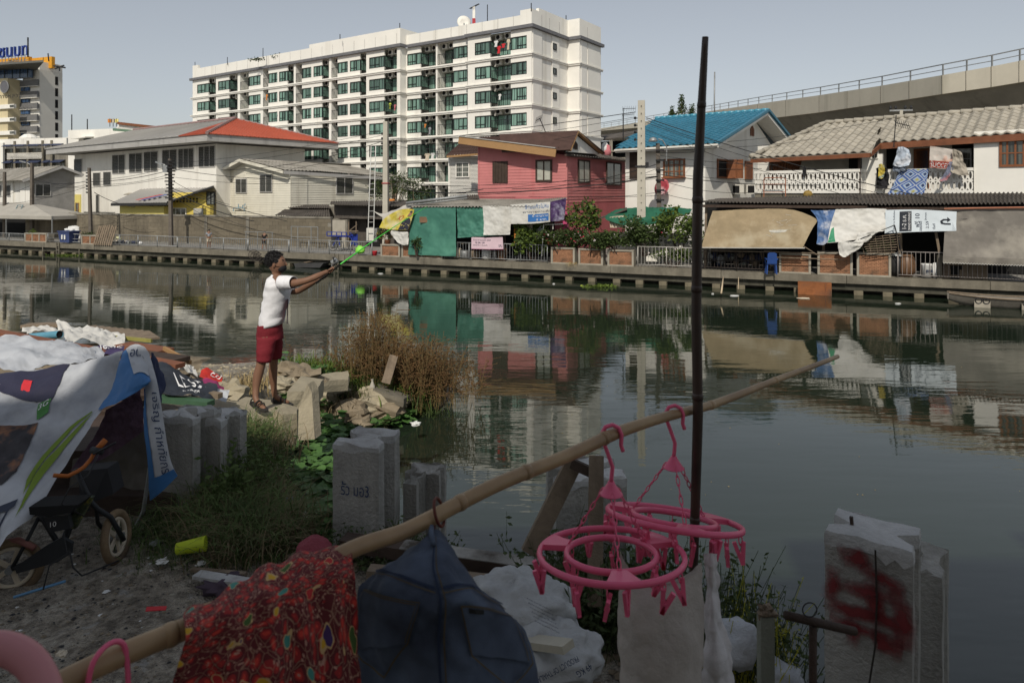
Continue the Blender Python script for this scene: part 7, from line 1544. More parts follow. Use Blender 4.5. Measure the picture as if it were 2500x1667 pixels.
for k, (pts, wd) in enumerate((([(-.10, h-.085),(-.03, h-.07),(-.005, h-.10)],.045),([(-.02, h-.10),(.05, h-.125),(.13, h-.15)],.03),([(-.11, h-.13),(-.115, h-.20),(-.14, h-.27)],.03),([(-.15, h-.275),(-.06, h-.285),(.06, h-.275),(.14, h-.29)],.032),([(.02, h-.14),(.03, h-.22),(.03, h-.30)],.035),([(-.11, h-.185),(0, h-.19),(.12, h-.185)],.035),([(.10, h-.14),(.125, h-.24),(.12, h-.36)],.04),([(-.13, h-.33),(-.03, h-.34),(.12, h-.345)],.026),([(.04, h-.33),(.05, h-.37),(.12, h-.38)],.035),([(-.05, h-.30),(-.045, h-.36),(-.05, h-.42)],.03),([(.03, h-.30),(.03, h-.36)],.02))): stroke(pA, pts, wd*1.12,-.014-.0006*k)
piece(pA, 'rope', M('rope_dark', (.03,.025,.02),.9), lambda m: m.tube([(.03,-.02, h-.02),(.035,-.02, h-.2),(.03,-.02, h-.38),(0,-.02, h-.6),(-.03,-.02, h-.85)],.0035,5)); piece(pA, 'rebar', m_wooddk, lambda m: m.bar((-.07,.1, h-.03),(-.075,.1, h+.03),.012))
# T-bar, stake, white rocks
e = thing('iron_t_handle', 'rusty T-shaped iron handle with a wire ring beside the red-sprayed piling', 'iron bar', P(1987,1530,2.2)); mi = M('iron_rust_dark', (.055,.035,.025),.7,.4,6,.4)
b = V(e.location); piece(e, 'crossbar', mi, lambda m: m.tube([P(1918,1501,2.2)-b, P(2088,1541,2.25)-b],.0135,10), True); piece(e, 'stem', mi, lambda m: m.tube([P(1985,1528,2.22)-b, P(1984,1900,2.22)-b],.0125,10), True); piece(e, 'wire_ring', m_iron, lambda m: m.ring(P(1977,1488,2.2)-b, .023,.0022,22,6, Matrix.Rotation(math.pi/2,3, 'X')))
e = thing('wooden_stake', 'split-topped pale stake left of the T-shaped handle', 'stake', P(1870,1500,2.3)); piece(e, 'stake', M('stake_green', (.20,.21,.17),.8,.3,5,.3), lambda m: m.add([V(p) for p in ((-.024,-.02,.0),(.022,-.02,0),(.022,.02,0),(-.024,.02,0),(-.022,-.02,-.8),(.024,-.02,-.8),(.024,.02,-.8),(-.022,.02,-.8))],[(0,1,2,3),(4,7,6,5),(0,4,5,1),(1,5,6,2),(2,6,7,3),(3,7,4,0)])); piece(e, 'splintered_top', m_wood, lambda m: m.blob((0,0,.01),(.032,.025,.022),.5,6,12,8))
for i, (px, py, D, r, lb) in enumerate(((1795,1570,3.0,(.10,.09,.10), 'white-painted round stone under the white vest'),(1905,1650,3.0,(.10,.08,.05), 'white-painted stone left of the red-sprayed piling'))): tag(MB().blob((0,0,0), r, .18,2,16,12, i).build('white_rock', M('rock_white', (.48,.50,.53),.9,.2,4,.7, dirt=(.3,.3,.3)), None, True, P(px, py, D)), lb, 'rock')
# planks and beams
def board(lb, p, q, w, th, mat=m_wood, name='plank', cat='plank', up=(0,0,1), group=None):
    a, b = P(*p), P(*q); return tag(MB().bar((0,0,0), b-a, w, th, up).build(name, mat, None, False, a), lb, cat, group)
m_whitecrust = M('beam_crust', (.36,.35,.32),.9,.4,6,.6, dirt=(.06,.05,.04))
board('leaning dark plank in front of the piling behind the hangers', (1292,1350,3.6),(1405,1120,3.7),.09,.04, m_wood, up=(0,1,0)); board('upright weathered plank beside the leaning one', (1452,1480,3.4),(1456,1112,3.6),.075,.03, m_wood, up=(0,1,0)); board('short crossing plank nailed between the two planks', (1395,1130,3.65),(1470,1165,3.6),.05,.03, m_wooddk, up=(0,1,0))
o = board('long beam with a white crusted top lying on the ground behind the jeans', (838,1322,4.25),(1345,1395,3.95),.11,.07, m_wooddk, 'beam', 'beam'); a, b = P(838,1322,4.25), P(1345,1395,3.95)
piece(o, 'crusted_top', m_whitecrust, lambda m: m.bar((b-a)*.3+V((0,0,.037)),(b-a)*.995+V((0,0,.037)),.112,.006)); board('second beam lying in front of the crusted one', (900,1395,3.9),(1310,1430,3.8),.08,.05, m_wood, 'beam', 'beam'); board('white painted board on the dirt left of the floral cloth', (480,1402,4.02),(640,1428,3.86),.07,.02, m_pwhite); board('thin grey batten left of the white painted board', (470,1390,4.12),(600,1402,4.0),.03,.02, m_wood)
o = board('aluminium gutter strip on the white sack', (1290,1565,2.9),(1388,1578,2.75),.07,.03, M('gutter_cream', (.42,.39,.31),.5), 'gutter_strip', 'gutter')
# sacks with print
def sack(lb, px, py, D, r, sd, mat): p = P(px, py, D); return tag(MB().blob((0,0,0), r, .07,2.6,70,50, sd).build('sack', mat, None, True, p), lb, 'sack')
m_sack = M('sack_woven', (.40,.41,.41),.8,.15,5,.5, bscale=30); s1 = sack('large white woven sack with printed words behind the jeans', 1265,1490,3.15,(.27,.2,.17),4, m_sack); s2 = sack('lower white woven sack printed PRODUCT OF THAILAND', 1340,1600,2.95,(.24,.18,.13),9, m_sack)
TX = bpy.data.textures.new('creases', 'CLOUDS'); TX.noise_scale = .12; TX.noise_depth = 3; TX.noise_basis = 'VORONOI_F2_F1'
for q in (s1, s2): md = q.modifiers.new('creases', 'DISPLACE'); md.texture = TX; md.strength = .07; md.mid_level = .3
def onsack(s, body, p0, p1, hgt_, D, mat=m_ink):
    a, b = P(*p0, D), P(*p1, D); o = s.location; d = b-a; up = V((d.z, 0,-d.x)).normalized()*-hgt_*D/F; return lettering(body, mat, s, lambda u, v: a+d*u+up*v-o, 'print')
for i in range(6): onsack(s1, 'ข้าวหอม คุณภาพดี น้ำหนักสุทธิ', (1285+i*4,1462+i*11),(1345+i*4,1492+i*11),5,2.83)
onsack(s2, 'PRODUCT OF THAILAND', (1408,1600),(1296,1662),15,2.68, m_bluep); onsack(s2, '49 KG', (1440,1618),(1405,1640),16,2.72, m_bluep)
# bits on the ground
o = tag(MB().lathe([(.03,0),(.034,.002),(.045,.17),(.046,.172),(.042,.17)],20).build('paper_cup', M('lime_cup', (.45,.55,.02),.5,.1,3,0), None, True, P(430,1340,4.2),(0, math.radians(84),.2)), 'lime yellow cup lying in the grass', 'cup')
tag(MB().tube([(0,0,0), P(160,1418,3.95)-P(32,1458,3.8)],.008,8).build('pipe', M('pipe_lightblue', (.12,.27,.45),.5), None, True, P(32,1458,3.8)), 'light blue thin pipe on the dirt beside the bicycle wheel', 'pipe')
tag(MB().slab([P(355,1500,3.4)-P(355,1500,3.4), P(405,1497,3.4)-P(355,1500,3.4), P(407,1488,3.47)-P(355,1500,3.4), P(358,1490,3.47)-P(355,1500,3.4)],.004).build('wrapper', lm['red'], None, False, P(355,1500,3.4)+V((0,0,.02))), 'small red wrapper on the dirt', 'wrapper')
tag(MB().blob((0,0,0),(.15,.09,.05),.35,3,18,10,3).build('purple_rag', M('rag_purple', (.07,.05,.07),.9), None, True, P(560,1432,3.95)), 'dull purple rag on the dirt by the white board', 'rag')
tag(MB().blob((0,0,0),(.11,.1,.09),.08,3,20,14).build('knit_bundle', M('knit_red', (.28,.06,.08),.9,.2,3,.8, bscale=60), None, True, P(768,1348,4.1)), 'ribbed dull red knitted bundle at the foot of the lettered piling', 'knitwear')
for i, (px, py, D, cl, lb) in enumerate(((705,1220,5.6, 'navy', 'crumpled blue bag in the water weed'),(745,1255,7.6, 'white', 'white foam board floating in the weed'),(395,1370,4.2, 'white', 'white paper scrap right of the bicycle'),(490,1375,4.2, 'white', 'torn paper scrap near the lime cup'),(378,1325,4.45, 'grey', 'small red-capped clear bottle behind the front wheel'),(150,1595,3.2, 'beige', 'small pale scrap at the lower left'),(1015,1035,11.5, 'white', 'pale floating bag at the edge of the weed'))): tag(MB().blob((0,0,0),(.03*D/4,.026*D/4,.012*D/4),.4,4,10,7, i).build('litter', lm[cl] if i else M('bag_blue', (.05,.16,.4),.4), None, False, P(px, py, D)), lb, 'litter')
tag(MB().lathe([(.04,0),(.05,.02),(.05,.2),(.02,.27),(.02,.31),(.03,.32)],14).build('bottle', M('bottle_clear', (.45,.42,.36),.15,.1,3,0), None, True, P(909,968,12.6)), 'clear bottle standing on the rubble heap', 'bottle')
# slabs and rocks round the fisherman
def slabthing(lb, top, th, mat=m_rockl, name='concrete_slab'):
    pts = [P(*p) for p in top]; o = pts[0].copy(); c = sum(pts, V((0,0,0)))/len(pts); out = []
    for i in range(len(pts)):
        a, b = pts[i], pts[(i+1) % len(pts)]
        for k in range(4): q = a.lerp(b, k/4); q += (c-q)*.04*noise.noise(q*6)*2+V((0,0,.02*noise.noise(q*5))); out.append(q-o)
    n = len(out); dn = V((0,0,-th)); m = MB(); rings = [out, [q+dn*.45+(q-(c-o))*.03*(1+2*noise.noise(q*8)) for q in out],[q+dn+(q-(c-o))*-.04 for q in out]]
    m.v = [tuple(v) for r_ in rings for v in r_]+[tuple(c-o+V((0,0,.01)))]
    for r_ in range(2):
        for i in range(n): j = (i+1) % n; m.f.append((r_*n+i, (r_+1)*n+i, (r_+1)*n+j, r_*n+j))
    m.f += [(i, (i+1) % n, 3*n) for i in range(n)]; return tag(m.build(name, mat, None, False, o), lb, 'slab')
slabthing('flat cracked slab under the fisherman', [(535,1000,7.3),(600,968,8.0),(700,980,7.9),(700,1022,7.1),(640,1035,6.95),(575,1020,7.0)],.12)
slabthing('broken slab in front with a steep lit face', [(668,1002,7.15),(690,985,7.6),(727,992,7.5),(725,1010,7.1),(690,1012,7.0)],.32); slabthing('long buried slab left of the fisherman', [(455,1000,6.9),(520,972,7.8),(620,985,7.7),(600,1030,6.8),(520,1050,6.5)],.3)
u_ = [P(*p) for p in ((727,1075,6.95),(729,995,7.1),(750,938,7.2),(761,957,7.2),(768,1072,7.0))]; tag(MB().prism([p-u_[0] for p in u_],(.03,.14,.0)).build('concrete_slab', m_rockl, None, False, u_[0]), 'slab standing upright on its edge right of the fisherman', 'slab')
slabthing('pale flat slab behind the upright one', [(700,955,9.0),(735,918,10),(790,925,10),(770,955,9.2)],.25); slabthing('long pale slab farther out toward the weeds', [(745,932,11.3),(790,912,12.2),(850,905,12.6),(850,925,12)],.2); slabthing('broken kerb of concrete along the far edge', [(470,893,12.4),(600,888,12.8),(725,900,12.6),(720,912,12.2),(560,908,12.1)],.3)
slabthing('long grey beam of concrete beside the bottle', [(910,948,12.5),(925,935,13),(1000,965,12.8),(985,975,12.3)],.15, m_conc)
for i, (px, py, D, r) in enumerate(((690,940,9.5,.14),(745,925,10.5,.22),(800,1000,12.4,.25),(850,1010,12.2,.28),(905,985,12.6,.33),(945,1000,12.5,.25),(790,1035,11.9,.22),(875,1035,12.0,.2),(560,960,8.6,.2),(500,940,9.2,.18),(780,960,12.5,.3),(968,985,12.7,.2),(828,970,12.8,.3),(700,905,11.8,.18))): tag(MB().blob((0,0,0),(r*1.25, r, r*.75),.35,2.5,12,9, i*3).build('rock', m_rock if i % 2 else m_rockl, None, False, P(px, py, D)), 'rough broken rock in the rubble heap by the water', 'rock', 'rocks in the rubble heap')
board('weathered post leaning among the reeds', (942,936,12.6),(962,868,12.8),.16,.08, m_wood, 'wooden_post', 'post', (0,1,0))
# ================================================================ GRASS, WEEDS, HYACINTH
m_g1, m_g2, m_g3 = M('grass_green', (.10,.15,.045),.8,.4,3,0, trans=.2), M('grass_dry', (.23,.18,.10),.9,.4,3,0, trans=.15), M('reed_red', (.20,.115,.05),.85,.45,2,0, trans=.25)
def grass(label, pts, h, n, sp, mat, lean=.6, droop=.8, w=.006, name='grass'):
    m = MB()
    for px, D, k in pts: p = loose(px, D); blades(m, p-V((0,0,.02)), h*k, int(n*k), sp, lean, w, 4, droop)
    return tag(m.build(name, mat), label, 'grass', kind='stuff')
mound = [(px, D, R.uniform(.8,1.25)) for px, D in ((545,4.6),(585,4.5),(620,4.6),(655,4.7),(590,5.0),(625,5.0),(570,5.3),(605,5.5),(655,5.1),(620,5.9),(595,6.2),(635,6.3),(530,4.9),(670,4.5),(610,4.4),(565,5.9),(605,6.5))]
grass('tall tangled grass mound between the pilings', mound, .42,330,.13, m_g2,.8,1.0,.004); grass('green blades in the tall grass mound', mound, .50,210,.13, m_g1,.7,.9,.005)
grass('low grass behind the bicycle wheel', [(330+i*28,4.6+.1*(i % 3),1) for i in range(10)],.24,110,.12, m_g1,.9,1.0,.004); grass('low green grass at the edge of the dirt', [(400+i*32,4.35,1) for i in range(10)],.15,120,.11, m_g1,.9,1,.003)
grass('dry tufts around the fisherman', [(590,10.5,1),(600,10.6,1),(690,10.3,1),(720,10.2,1),(640,10.8,.8)],.4,200,.25, M('straw2', (.36,.27,.13),.9,.3,3,0),.8,.8,.008)
grass('green weeds on the far edge of the rubble', [(740+i*25,13.2,1) for i in range(10)],.45,200,.3, m_leafy, .7,.8,.012); grass('brown weeds on the rubble heap', [(790+i*20,12.1+.2*(i % 3),1) for i in range(9)],.55,160,.25, m_g2,.8,.9,.012)
def reeds(lb, px, D, h, sp, n):
    p = G(px, D, .1); e = thing('reed_bush', lb, 'bush', p); m = MB(); m2 = MB()
    for _ in range(n):
        q = V((R.gauss(0, sp), R.gauss(0, sp*.6),0)); hh = h*R.uniform(.5,1.0)*(1-.25*min(1, abs(q.x)/sp/1.6)**2); t_ = q+V((R.gauss(0,.16), R.gauss(0,.16), hh)); m.bar(q, q.lerp(t_, .6)+V((0,0,.05)),.008,.006); m.bar(q.lerp(t_, .6)+V((0,0,.05)), t_, .006,.005)
        for _ in range(6): f = R.uniform(.3,1); a = q.lerp(t_, f); b_ = a+V((R.gauss(0,.10), R.gauss(0,.10), R.uniform(-.02,.12))); m2.bar(a, b_, .006,.006); m2.blob(b_, .012+.008*R.random(),.3,3,4,2)
    o = m.build('stems', M('reed_stem', (.17,.12,.05),.9,.4,2,0), e); o['kind'] = 'stuff'; o = m2.build('seed_heads', m_reed if False else m_g3, e); o['kind'] = 'stuff'; return e
reeds('reddish-brown seeding bush at the tip of the rubble, left one', 915,13.4,1.85,.42,360); reeds('wider reddish seeding bush overhanging the water', 1030,13.4,1.3,.45,420)
grass('green base of the reddish bushes', [(880+i*26,13.0+.1*(i % 3),1) for i in range(10)],.6,170,.22, m_leaf, .6,.7,.012)
def hyacinth(label, n, reg, ls, mat, zr=(.02,.3), flt=None):
    m = MB(); c = 0
    while c < n:
        px, py = R.uniform(*reg[:2]), R.uniform(*reg[2:]); D = CZ*F/(py-HY); x = (px-CX)*D/F
        if flt and not flt(px, py): continue
        c += 1; z = R.uniform(*zr); p = V((x, D, z+max(0, hgt(x, D) if sdist(x, D) > -1 else 0))); a = R.uniform(0,6.283); r = ls*R.uniform(.6,1.3); t1 = R.uniform(-.7,.7); t2 = R.uniform(-.7,.4)
        u = V((math.cos(a), math.sin(a), t1*.5)).normalized()*r; w_ = V((-math.sin(a), math.cos(a), t2*.5)).normalized()*r; k = len(m.v)
        for i in range(8): t = i*.785; m.v.append(tuple(p+u*math.cos(t)*(1 if i != 4 else .6)+w_*math.sin(t)+V((0,0,.12*r*math.cos(2*t)))))
        m.v.append(tuple(p-V((0,0, r*.18)))); m.f += [(k+i, k+(i+1) % 8, k+8) for i in range(8)]
    return tag(m.build('water_hyacinth', mat), label, 'water plants', kind='stuff')
m_hy = M('hyacinth_leaf', (.08,.17,.045),.45,.4,2,0, trans=.2, spec=.5); m_hyy = M('hyacinth_yellow', (.15,.20,.035),.5,.4,2,0, trans=.25)
hyacinth('dense water hyacinth leaves left of the lettered piling', 2200,(680,840,1045,1345),.075, m_hy, (.02,.45)); hyacinth('bright water weed fringing the rubble heap', 900,(800,1060,985,1085),.07, m_hyy, (.01,.12), lambda a, b: b < 1085-(a-800)*.33); hyacinth('dark leaves mixed in the weed', 700,(760,1010,1000,1085),.09, m_hy, (.02,.2), lambda a, b: b < 1085-(a-800)*.25)
hyacinth('flat green duckweed between the leaves', 500,(690,800,1180,1330),.09, m_hyy, (.0,.03))
# leafy creepers by the laundry
def vine(lb, spots, n, ls, mat, h):
    m = MB()
    for px, D, k in spots:
        b = loose(px, D)
        for _ in range(int(n*k)):
            p = b+V((R.gauss(0,.09), R.gauss(0,.09),0)); d = V((R.gauss(0,.25), R.gauss(0,.25),1)).normalized(); L_ = h*R.uniform(.4,1)*k; q = p+d*L_+V((R.gauss(0,.05),0,0)); m.bar(p, p.lerp(q, .5)+V((R.gauss(0,.02),0,0)),.003); m.bar(p.lerp(q, .5), q, .002)
            for _ in range(9):
                a = p.lerp(q, R.uniform(.2,1))+V((R.gauss(0,.02), R.gauss(0,.02), R.gauss(0,.02))); u = V((R.uniform(-1,1), R.uniform(-1,1), R.uniform(-.8,.3))).normalized()*ls*R.uniform(.6,1.3); w_ = u.cross(V((R.uniform(-1,1), R.uniform(-1,1), R.uniform(-1,1)))).normalized()*ls*.22; m.add([a, a+u*.5+w_, a+u, a+u*.5-w_],[(0,1,2,3)])
    return tag(m.build('weed_plants', mat), lb, 'weeds', kind='stuff')
m_vine = M('vine_leaf', (.07,.10,.035),.7,.4,4,0, trans=.15)
vine('leafy weeds growing behind the pale shorts and hangers', [(1380+i*26,3.5+.1*(i % 3), R.uniform(.7,1.1)) for i in range(9)],50,.045, m_vine, .55); vine('small-leaved weeds between the vest and the red-sprayed piling', [(1730+i*22,3.2+.1*(i % 3), R.uniform(.7,1.1)) for i in range(9)],50,.035, m_vine, .62)
vine('thin weed sprouting beside the crossed planks', [(1555,3.9,1),(1300,4.2,.6),(1110,4.5,.8),(1060,4.4,.6)],26,.045, m_vine, .75); vine('broad-leaved weeds mixed into the grass mound', [(540+i*17,4.9+.35*(i % 4), R.uniform(.7,1.1)) for i in range(9)],26,.06, m_g1,.5); vine('small weeds in front of the lettered piling', [(800+i*40,4.3,.7) for i in range(7)],30,.035, m_vine, .3)
vine('yellow-flecked weeds between the stones', [(1760+i*30,3.1,.9) for i in range(5)],16,.012, M('weed_yellow', (.4,.38,.03),.7),.6)
# ================================================================ TENT OF OLD BANNERS, PILE BEHIND IT
def sh(name, lb, cat, mat, rows, wr=.02, fr=3., nu=40, nv=30, **k): return sheet(name, lb, cat, mat, pgrid(rows), wr, fr, nu, nv, raw=True, **k)
m_vinyl = M('vinyl_grey', (.48,.50,.53),.5,.12,2.5,.25, bscale=10, dirt=(.22,.23,.25)); m_vinylb = M('vinyl_blue', (.05,.17,.40),.5,.15,3,.1); m_vinylg = M('print_lime', (.16,.24,.02),.5,.1,3,0)
o, c = sh('banner', 'big greyish white vinyl banner with green leaf print draped as a shelter', 'banner', m_vinyl, [[(-140,940,5.0),(0,915,5.),(110,905,5.),(210,888,5.),(302,857,4.95)],[(-160,1020,4.7),(-20,1005,4.65),(90,985,4.7),(190,960,4.75),(280,940,4.8)],[(-180,1120,4.35),(-40,1115,4.35),(60,1095,4.4),(150,1060,4.5),(235,1020,4.6)],[(-200,1240,4.05),(-60,1240,4.05),(20,1220,4.1),(90,1170,4.25),(160,1135,4.35)],[(-210,1380,3.8),(-90,1375,3.8),(-20,1355,3.85),(30,1300,3.95),(85,1255,4.1)]],.035,2.2,64,48)
c.patch(M('print_navy', (.025,.025,.05),.5), o, 'dark_panel', ([(.20,-.0),(.45,.02),(.66,.0)],[(.22,.12),(.42,.22),(.60,.28)]),.006); c.patch(M('print_photo', (.04,.035,.04),.5,.6,12,0, dirt=(.3,.12,.04)), o, 'photo_panel', ([(.2,.32),(.40,.36),(.55,.38)],[(.2,.62),(.40,.66),(.50,.62)]),.006)
c.patch(m_vinylg, o, 'leaf_print', ([(.93,.44),(.80,.60),(.70,.74),(.72,.92)],[(.93,.44),(.86,.66),(.80,.80),(.72,.92)]),.008); c.patch(m_vinylg, o, 'leaf_print', ([(.90,.42),(.72,.56),(.62,.70)],[(.91,.43),(.76,.60),(.66,.80)]),.008); c.patch(M('print_green3', (.06,.22,.05),.5), o, 'round_badge', ([(.52,.27),(.60,.26)],[(.53,.36),(.60,.34)]),.008); c.text('3G', m_inkw, o, .535,.32,.59,.30,(0,-.035),.012)
c.text('A', m_ink, o, .52,.96,.62,.80,(-.14,-.10),.01); c.patch(lm['red'], o, 'red_mark', ([(.40,.10),(.45,.11)],[(.39,.16),(.44,.17)]),.010)
o, c = sh('banner', 'bright blue folded banner strip over the top of the shelter', 'banner', m_vinylb, [[(300,856,4.95),(318,842,4.95),(345,842,4.95),(362,862,4.9)],[(288,890,4.85),(310,885,4.82),(340,890,4.8),(367,915,4.78)],[(272,955,4.75),(300,945,4.7),(335,930,4.7),(367,928,4.7)],[(240,1002,4.65),(275,990,4.62),(310,970,4.65),(362,940,4.7)]],.02,4., 34,30)
c.patch(m_vinyl, o, 'white_area', ([(.15,.02),(.55,.0),(.97,.03)],[(.40,.30),(.55,.52),(.95,.38)]),.006); c.text('อดีต', m_bluep, o, .38,.24,.85,.20,(0,-.16),.012)
o, c = sh('banner', 'hanging white strip with blue edge and blue Thai letters', 'banner', m_vinyl, [[(335,846,4.9),(350,845,4.9),(364,862,4.88)],[(352,930,4.78),(368,930,4.77),(384,935,4.78)],[(352,1030,4.72),(375,1030,4.70),(400,1030,4.72)],[(362,1120,4.68),(388,1120,4.66),(416,1120,4.68)],[(366,1222,4.66),(395,1200,4.64),(434,1160,4.68)]],.012,5., 20,60)
c.patch(m_vinylb, o, 'blue_edge', ([(.0,.30),(0,.6),(0,.99)],[(.12,.30),(.26,.6),(.30,.99)]),.005); c.patch(m_vinylb, o, 'blue_hem', ([(.0,.86),(.99,.86)],[(.0,1),(1,1)]),.006); c.text('เจริญ กำหทัยกร', m_bluep, o, .46,.32,.5,.86,(.40,0),.011)
sh('quilt', 'faded purple quilt under the blue strip', 'quilt', M('quilt_purple', (.15,.09,.13),.9,.3,6,.6, dirt=(.24,.18,.22)),[[(262,1000,4.95),(300,980,4.95),(345,950,4.95)],[(225,1070,4.9),(290,1050,4.88),(348,1010,4.9)],[(170,1150,4.85),(255,1118,4.85),(352,1050,4.9)]],.03,5)
sh('sheet', 'dull beige sheet hanging under the shelter behind the bicycle', 'sheet', M('sheet_dull', (.16,.145,.125),.9,.25,3,.3),[[(180,1120,5.1),(270,1090,5.1),(370,1020,5.1)],[(170,1200,5.05),(270,1200,5.05),(368,1130,5.05)],[(150,1290,4.95),(260,1275,5.0),(368,1200,5.0)]],.05,2.5)
sh('sheet', 'nearly black sheet behind the hanging letter strip', 'sheet', lm['navy'],[[(362,862,5.0),(375,868,5.1),(385,880,5.2)],[(372,930,5.0),(390,930,5.1),(405,940,5.2)],[(380,985,4.95),(390,985,5),(396,975,5.1)]],.03,4,14,20)
e = thing('storage_heap', 'dark low heap of boards and boxes under the banner shelter', 'heap', P(100,1330,4.9)); piece(e, 'crate', m_wooddk, lambda m: (m.box(-1.2,.95,0,.9,-.3,.35), m.box(-1.4,.6,.2,1,.35,.6))); piece(e, 'plank', m_wood, lambda m: m.box(-1.0,.35,-.08,-.02,.08,.16)); piece(e, 'plank', MC['quilt_purple'], lambda m: m.box(.1,.75,-.08,-.02,-.12,.02)); piece(e, 'hose', m_galv, lambda m: m.tube([V(p) for p in ((.62,-.1,-.05),(.8,-.12,.3),(.85,-.1,.7),(.80,0,1.0))],.014,7))
pile_ = [('white plastic sheeting in the shade behind the shelter', m_vinyl, [[(-40,835,7.6),(60,825,7.6),(170,840,7.5),(255,862,7.3)],[(-60,870,7.0),(60,862,7.0),(160,870,6.9),(250,880,6.8)],[(-60,905,6.5),(60,900,6.4),(140,893,6.4),(235,888,6.5)]],.07),
 ('sunlit cream tarpaulin on top of the far heap', m_wtarp, [[(135,788,10.6),(200,795,10.6),(300,815,10.4)],[(150,808,10.2),(225,815,10.2),(305,830,10.)],[(165,830,9.6),(230,838,9.6),(300,848,9.6)]],.1),('sunlit white cloth left of the cream tarpaulin', m_wtarp, [[(60,802,10.4),(110,798,10.5),(150,806,10.4)],[(50,815,10),(105,812,10),(150,816,10)]],.08),('bright white strip of sheeting catching the sun', m_wtarp, [[(48,826,9.2),(110,836,9.),(170,848,8.8)],[(55,834,8.9),(115,845,8.7),(165,856,8.6)]],.05),
 ('purple printed banner on the heap', M('banner_violet', (.05,.035,.10),.6),[[(180,852,8.3),(240,846,8.3),(305,848,8.2)],[(190,866,8.),(245,865,7.9),(298,866,7.8)]],.04),('black banner with white letters on the heap near the fisherman', MC['print_black'],[[(372,882,7.6),(410,886,7.6),(455,915,7.5),(500,930,7.4)],[(385,925,7.0),(430,935,7.0),(485,945,6.9),(530,950,6.9)],[(395,965,6.6),(440,970,6.6),(480,968,6.6),(520,985,6.6)]],.05),
 ('white corner of the banner folded at its end', m_vinyl, [[(470,950,6.85),(510,945,6.9),(560,955,6.95)],[(465,972,6.7),(505,968,6.75),(550,985,6.8)]],.04),('crumpled whitish rag above the black banner', m_wtarp, [[(415,886,8.3),(445,884,8.3),(472,898,8.2)],[(425,905,8),(455,912,7.9),(485,918,7.9)]],.1),('red printed cloth at the end of the heap', MC['print_red'],[[(492,905,7.7),(515,905,7.7),(538,925,7.6)],[(490,926,7.5),(512,930,7.4),(542,934,7.4)]],.05),('dark red cloth lying over the banner end', MC['print_maroon'],[[(488,928,7.3),(520,932,7.3),(545,950,7.2)],[(500,944,7.1),(525,948,7.1),(548,956,7.05)]],.03)]
for i, (lb, mt_, rows, wr) in enumerate(pile_):
    o, c = sh('sheet', lb, 'sheet', mt_, rows, wr, 3., 30,18, seed=i*3.7)
    if i == 5: c.text('LEST', m_inkw, o, .35,.62,.75,.66,(-.03,-.3),.02); c.text('FINDER', m_inkw, o, .40,.92,.70,.93,(0,-.12),.02)
    if i == 4: c.text('JSSIC', m_inkw, o, .50,.62,.95,.62,(0,-.5),.02)
    if i == 8: c.text('CO', m_inkw, o, .5,.75,.9,.75,(0,-.5),.015)
for i, (p, q, w_, mt_, lb) in enumerate((((-40,806,9.0),(440,893,7.6),.13, M('board_red', (.20,.08,.045),.8), 'long reddish board across the heap'),((-20,818,8.8),(50,814,9.2),.2, m_wood, 'short thick board at the left edge of the heap'),((60,795,10.8),(155,792,10.8),.2, m_wood, 'rotten log on top of the heap'),((230,818,10.4),(370,832,10.0),.03, M('bamboo_green', (.3,.28,.08),.7), 'thin greenish bamboo on the heap'),((300,842,9.6),(405,858,9.2),.25, m_woodred, 'red-brown boards at the right end of the heap'),((400,850,9.),(465,885,8.6),.03, m_ochre, 'thin yellow stick poking from the heap'),((300,862,8.8),(440,880,8.4),.3, m_wooddk, 'dark board under the red-brown ones'),((385,972,6.7),(515,985,6.5),.1, M('board_green', (.05,.11,.06),.7), 'green painted board under the black banner'),((515,962,6.75),(538,966,6.7),.06, m_wood, 'stub of a plank in the folded banner corner'))): board(lb, p, q, w_, .05, mt_, group='boards on the heap')
m = MB(); 
for i in range(9): a = P(228+i*16,800+i*1.2,12-.1*i); b = P(262+i*14,820+i*.8,11.2-.1*i); m.add([a, P(244+i*16,801+i*1.2,11.9-.1*i), P(275+i*14,821+i*.8,11.1-.1*i), b],[(0,1,2,3)])
e = thing('decking', 'weathered panel of planks at the water end of the heap', 'panel', P(300,806,11.5)); a0 = V(e.location)
for i in range(9): piece(e, 'plank', m_wood, lambda m: m.bar(P(222+i*16,797+i*1.6,12.1-.08*i)-a0, P(280+i*12,822+i*.6,11.0-.03*i)-a0,.16,.03))
o = tag(MB().tube([(0,0,0), P(75,823,9.6)-P(146,816,9.4)],.052,14, False).build('pipe', M('pipe_cyan', (.10,.28,.38),.5), None, True, P(146,816,9.4)), 'open-ended light blue drain pipe on the heap', 'pipe'); MB().tube([(-.01,0,0),(P(75,823,9.6)-P(146,816,9.4))*.9],.045,14, True).build('dark_bore', m_dark, o)
tag(MB().blob((0,0,0),(1.3,.6,.22),.12,3,30,18,3).build('heap_base', m_wooddk, None, False, P(60,975,7.2)), 'dark base of the rubbish heap under the sheets', 'heap'); tag(MB().blob((0,0,0),(1.7,1.1,.25),.12,3,30,18,8).build('heap_base', m_rock, None, False, P(160,905,9.3)), 'far dark base of the rubbish heap', 'heap')
m = MB()
for _ in range(170):
    D = 9.5+R.random()**1.5*20; px = R.uniform(300,2500); x = (px-CX)*D/F
    if sdist(x, D) > -.3 or Q.s(px)*0+D > 34-.41*x-1: continue
    a = R.uniform(0,6.3); r = R.uniform(.006,.022); m.add([(x+r*math.cos(a+k*2.1)*R.uniform(.5,1.2), D+r*math.sin(a+k*2.1)*R.uniform(.5,1.2),.004) for k in range(3)],[(0,1,2)])
tag(m.build('floating_specks', MC['straw2']), 'small bits of leaf and scum floating on the canal', 'debris', kind='stuff')
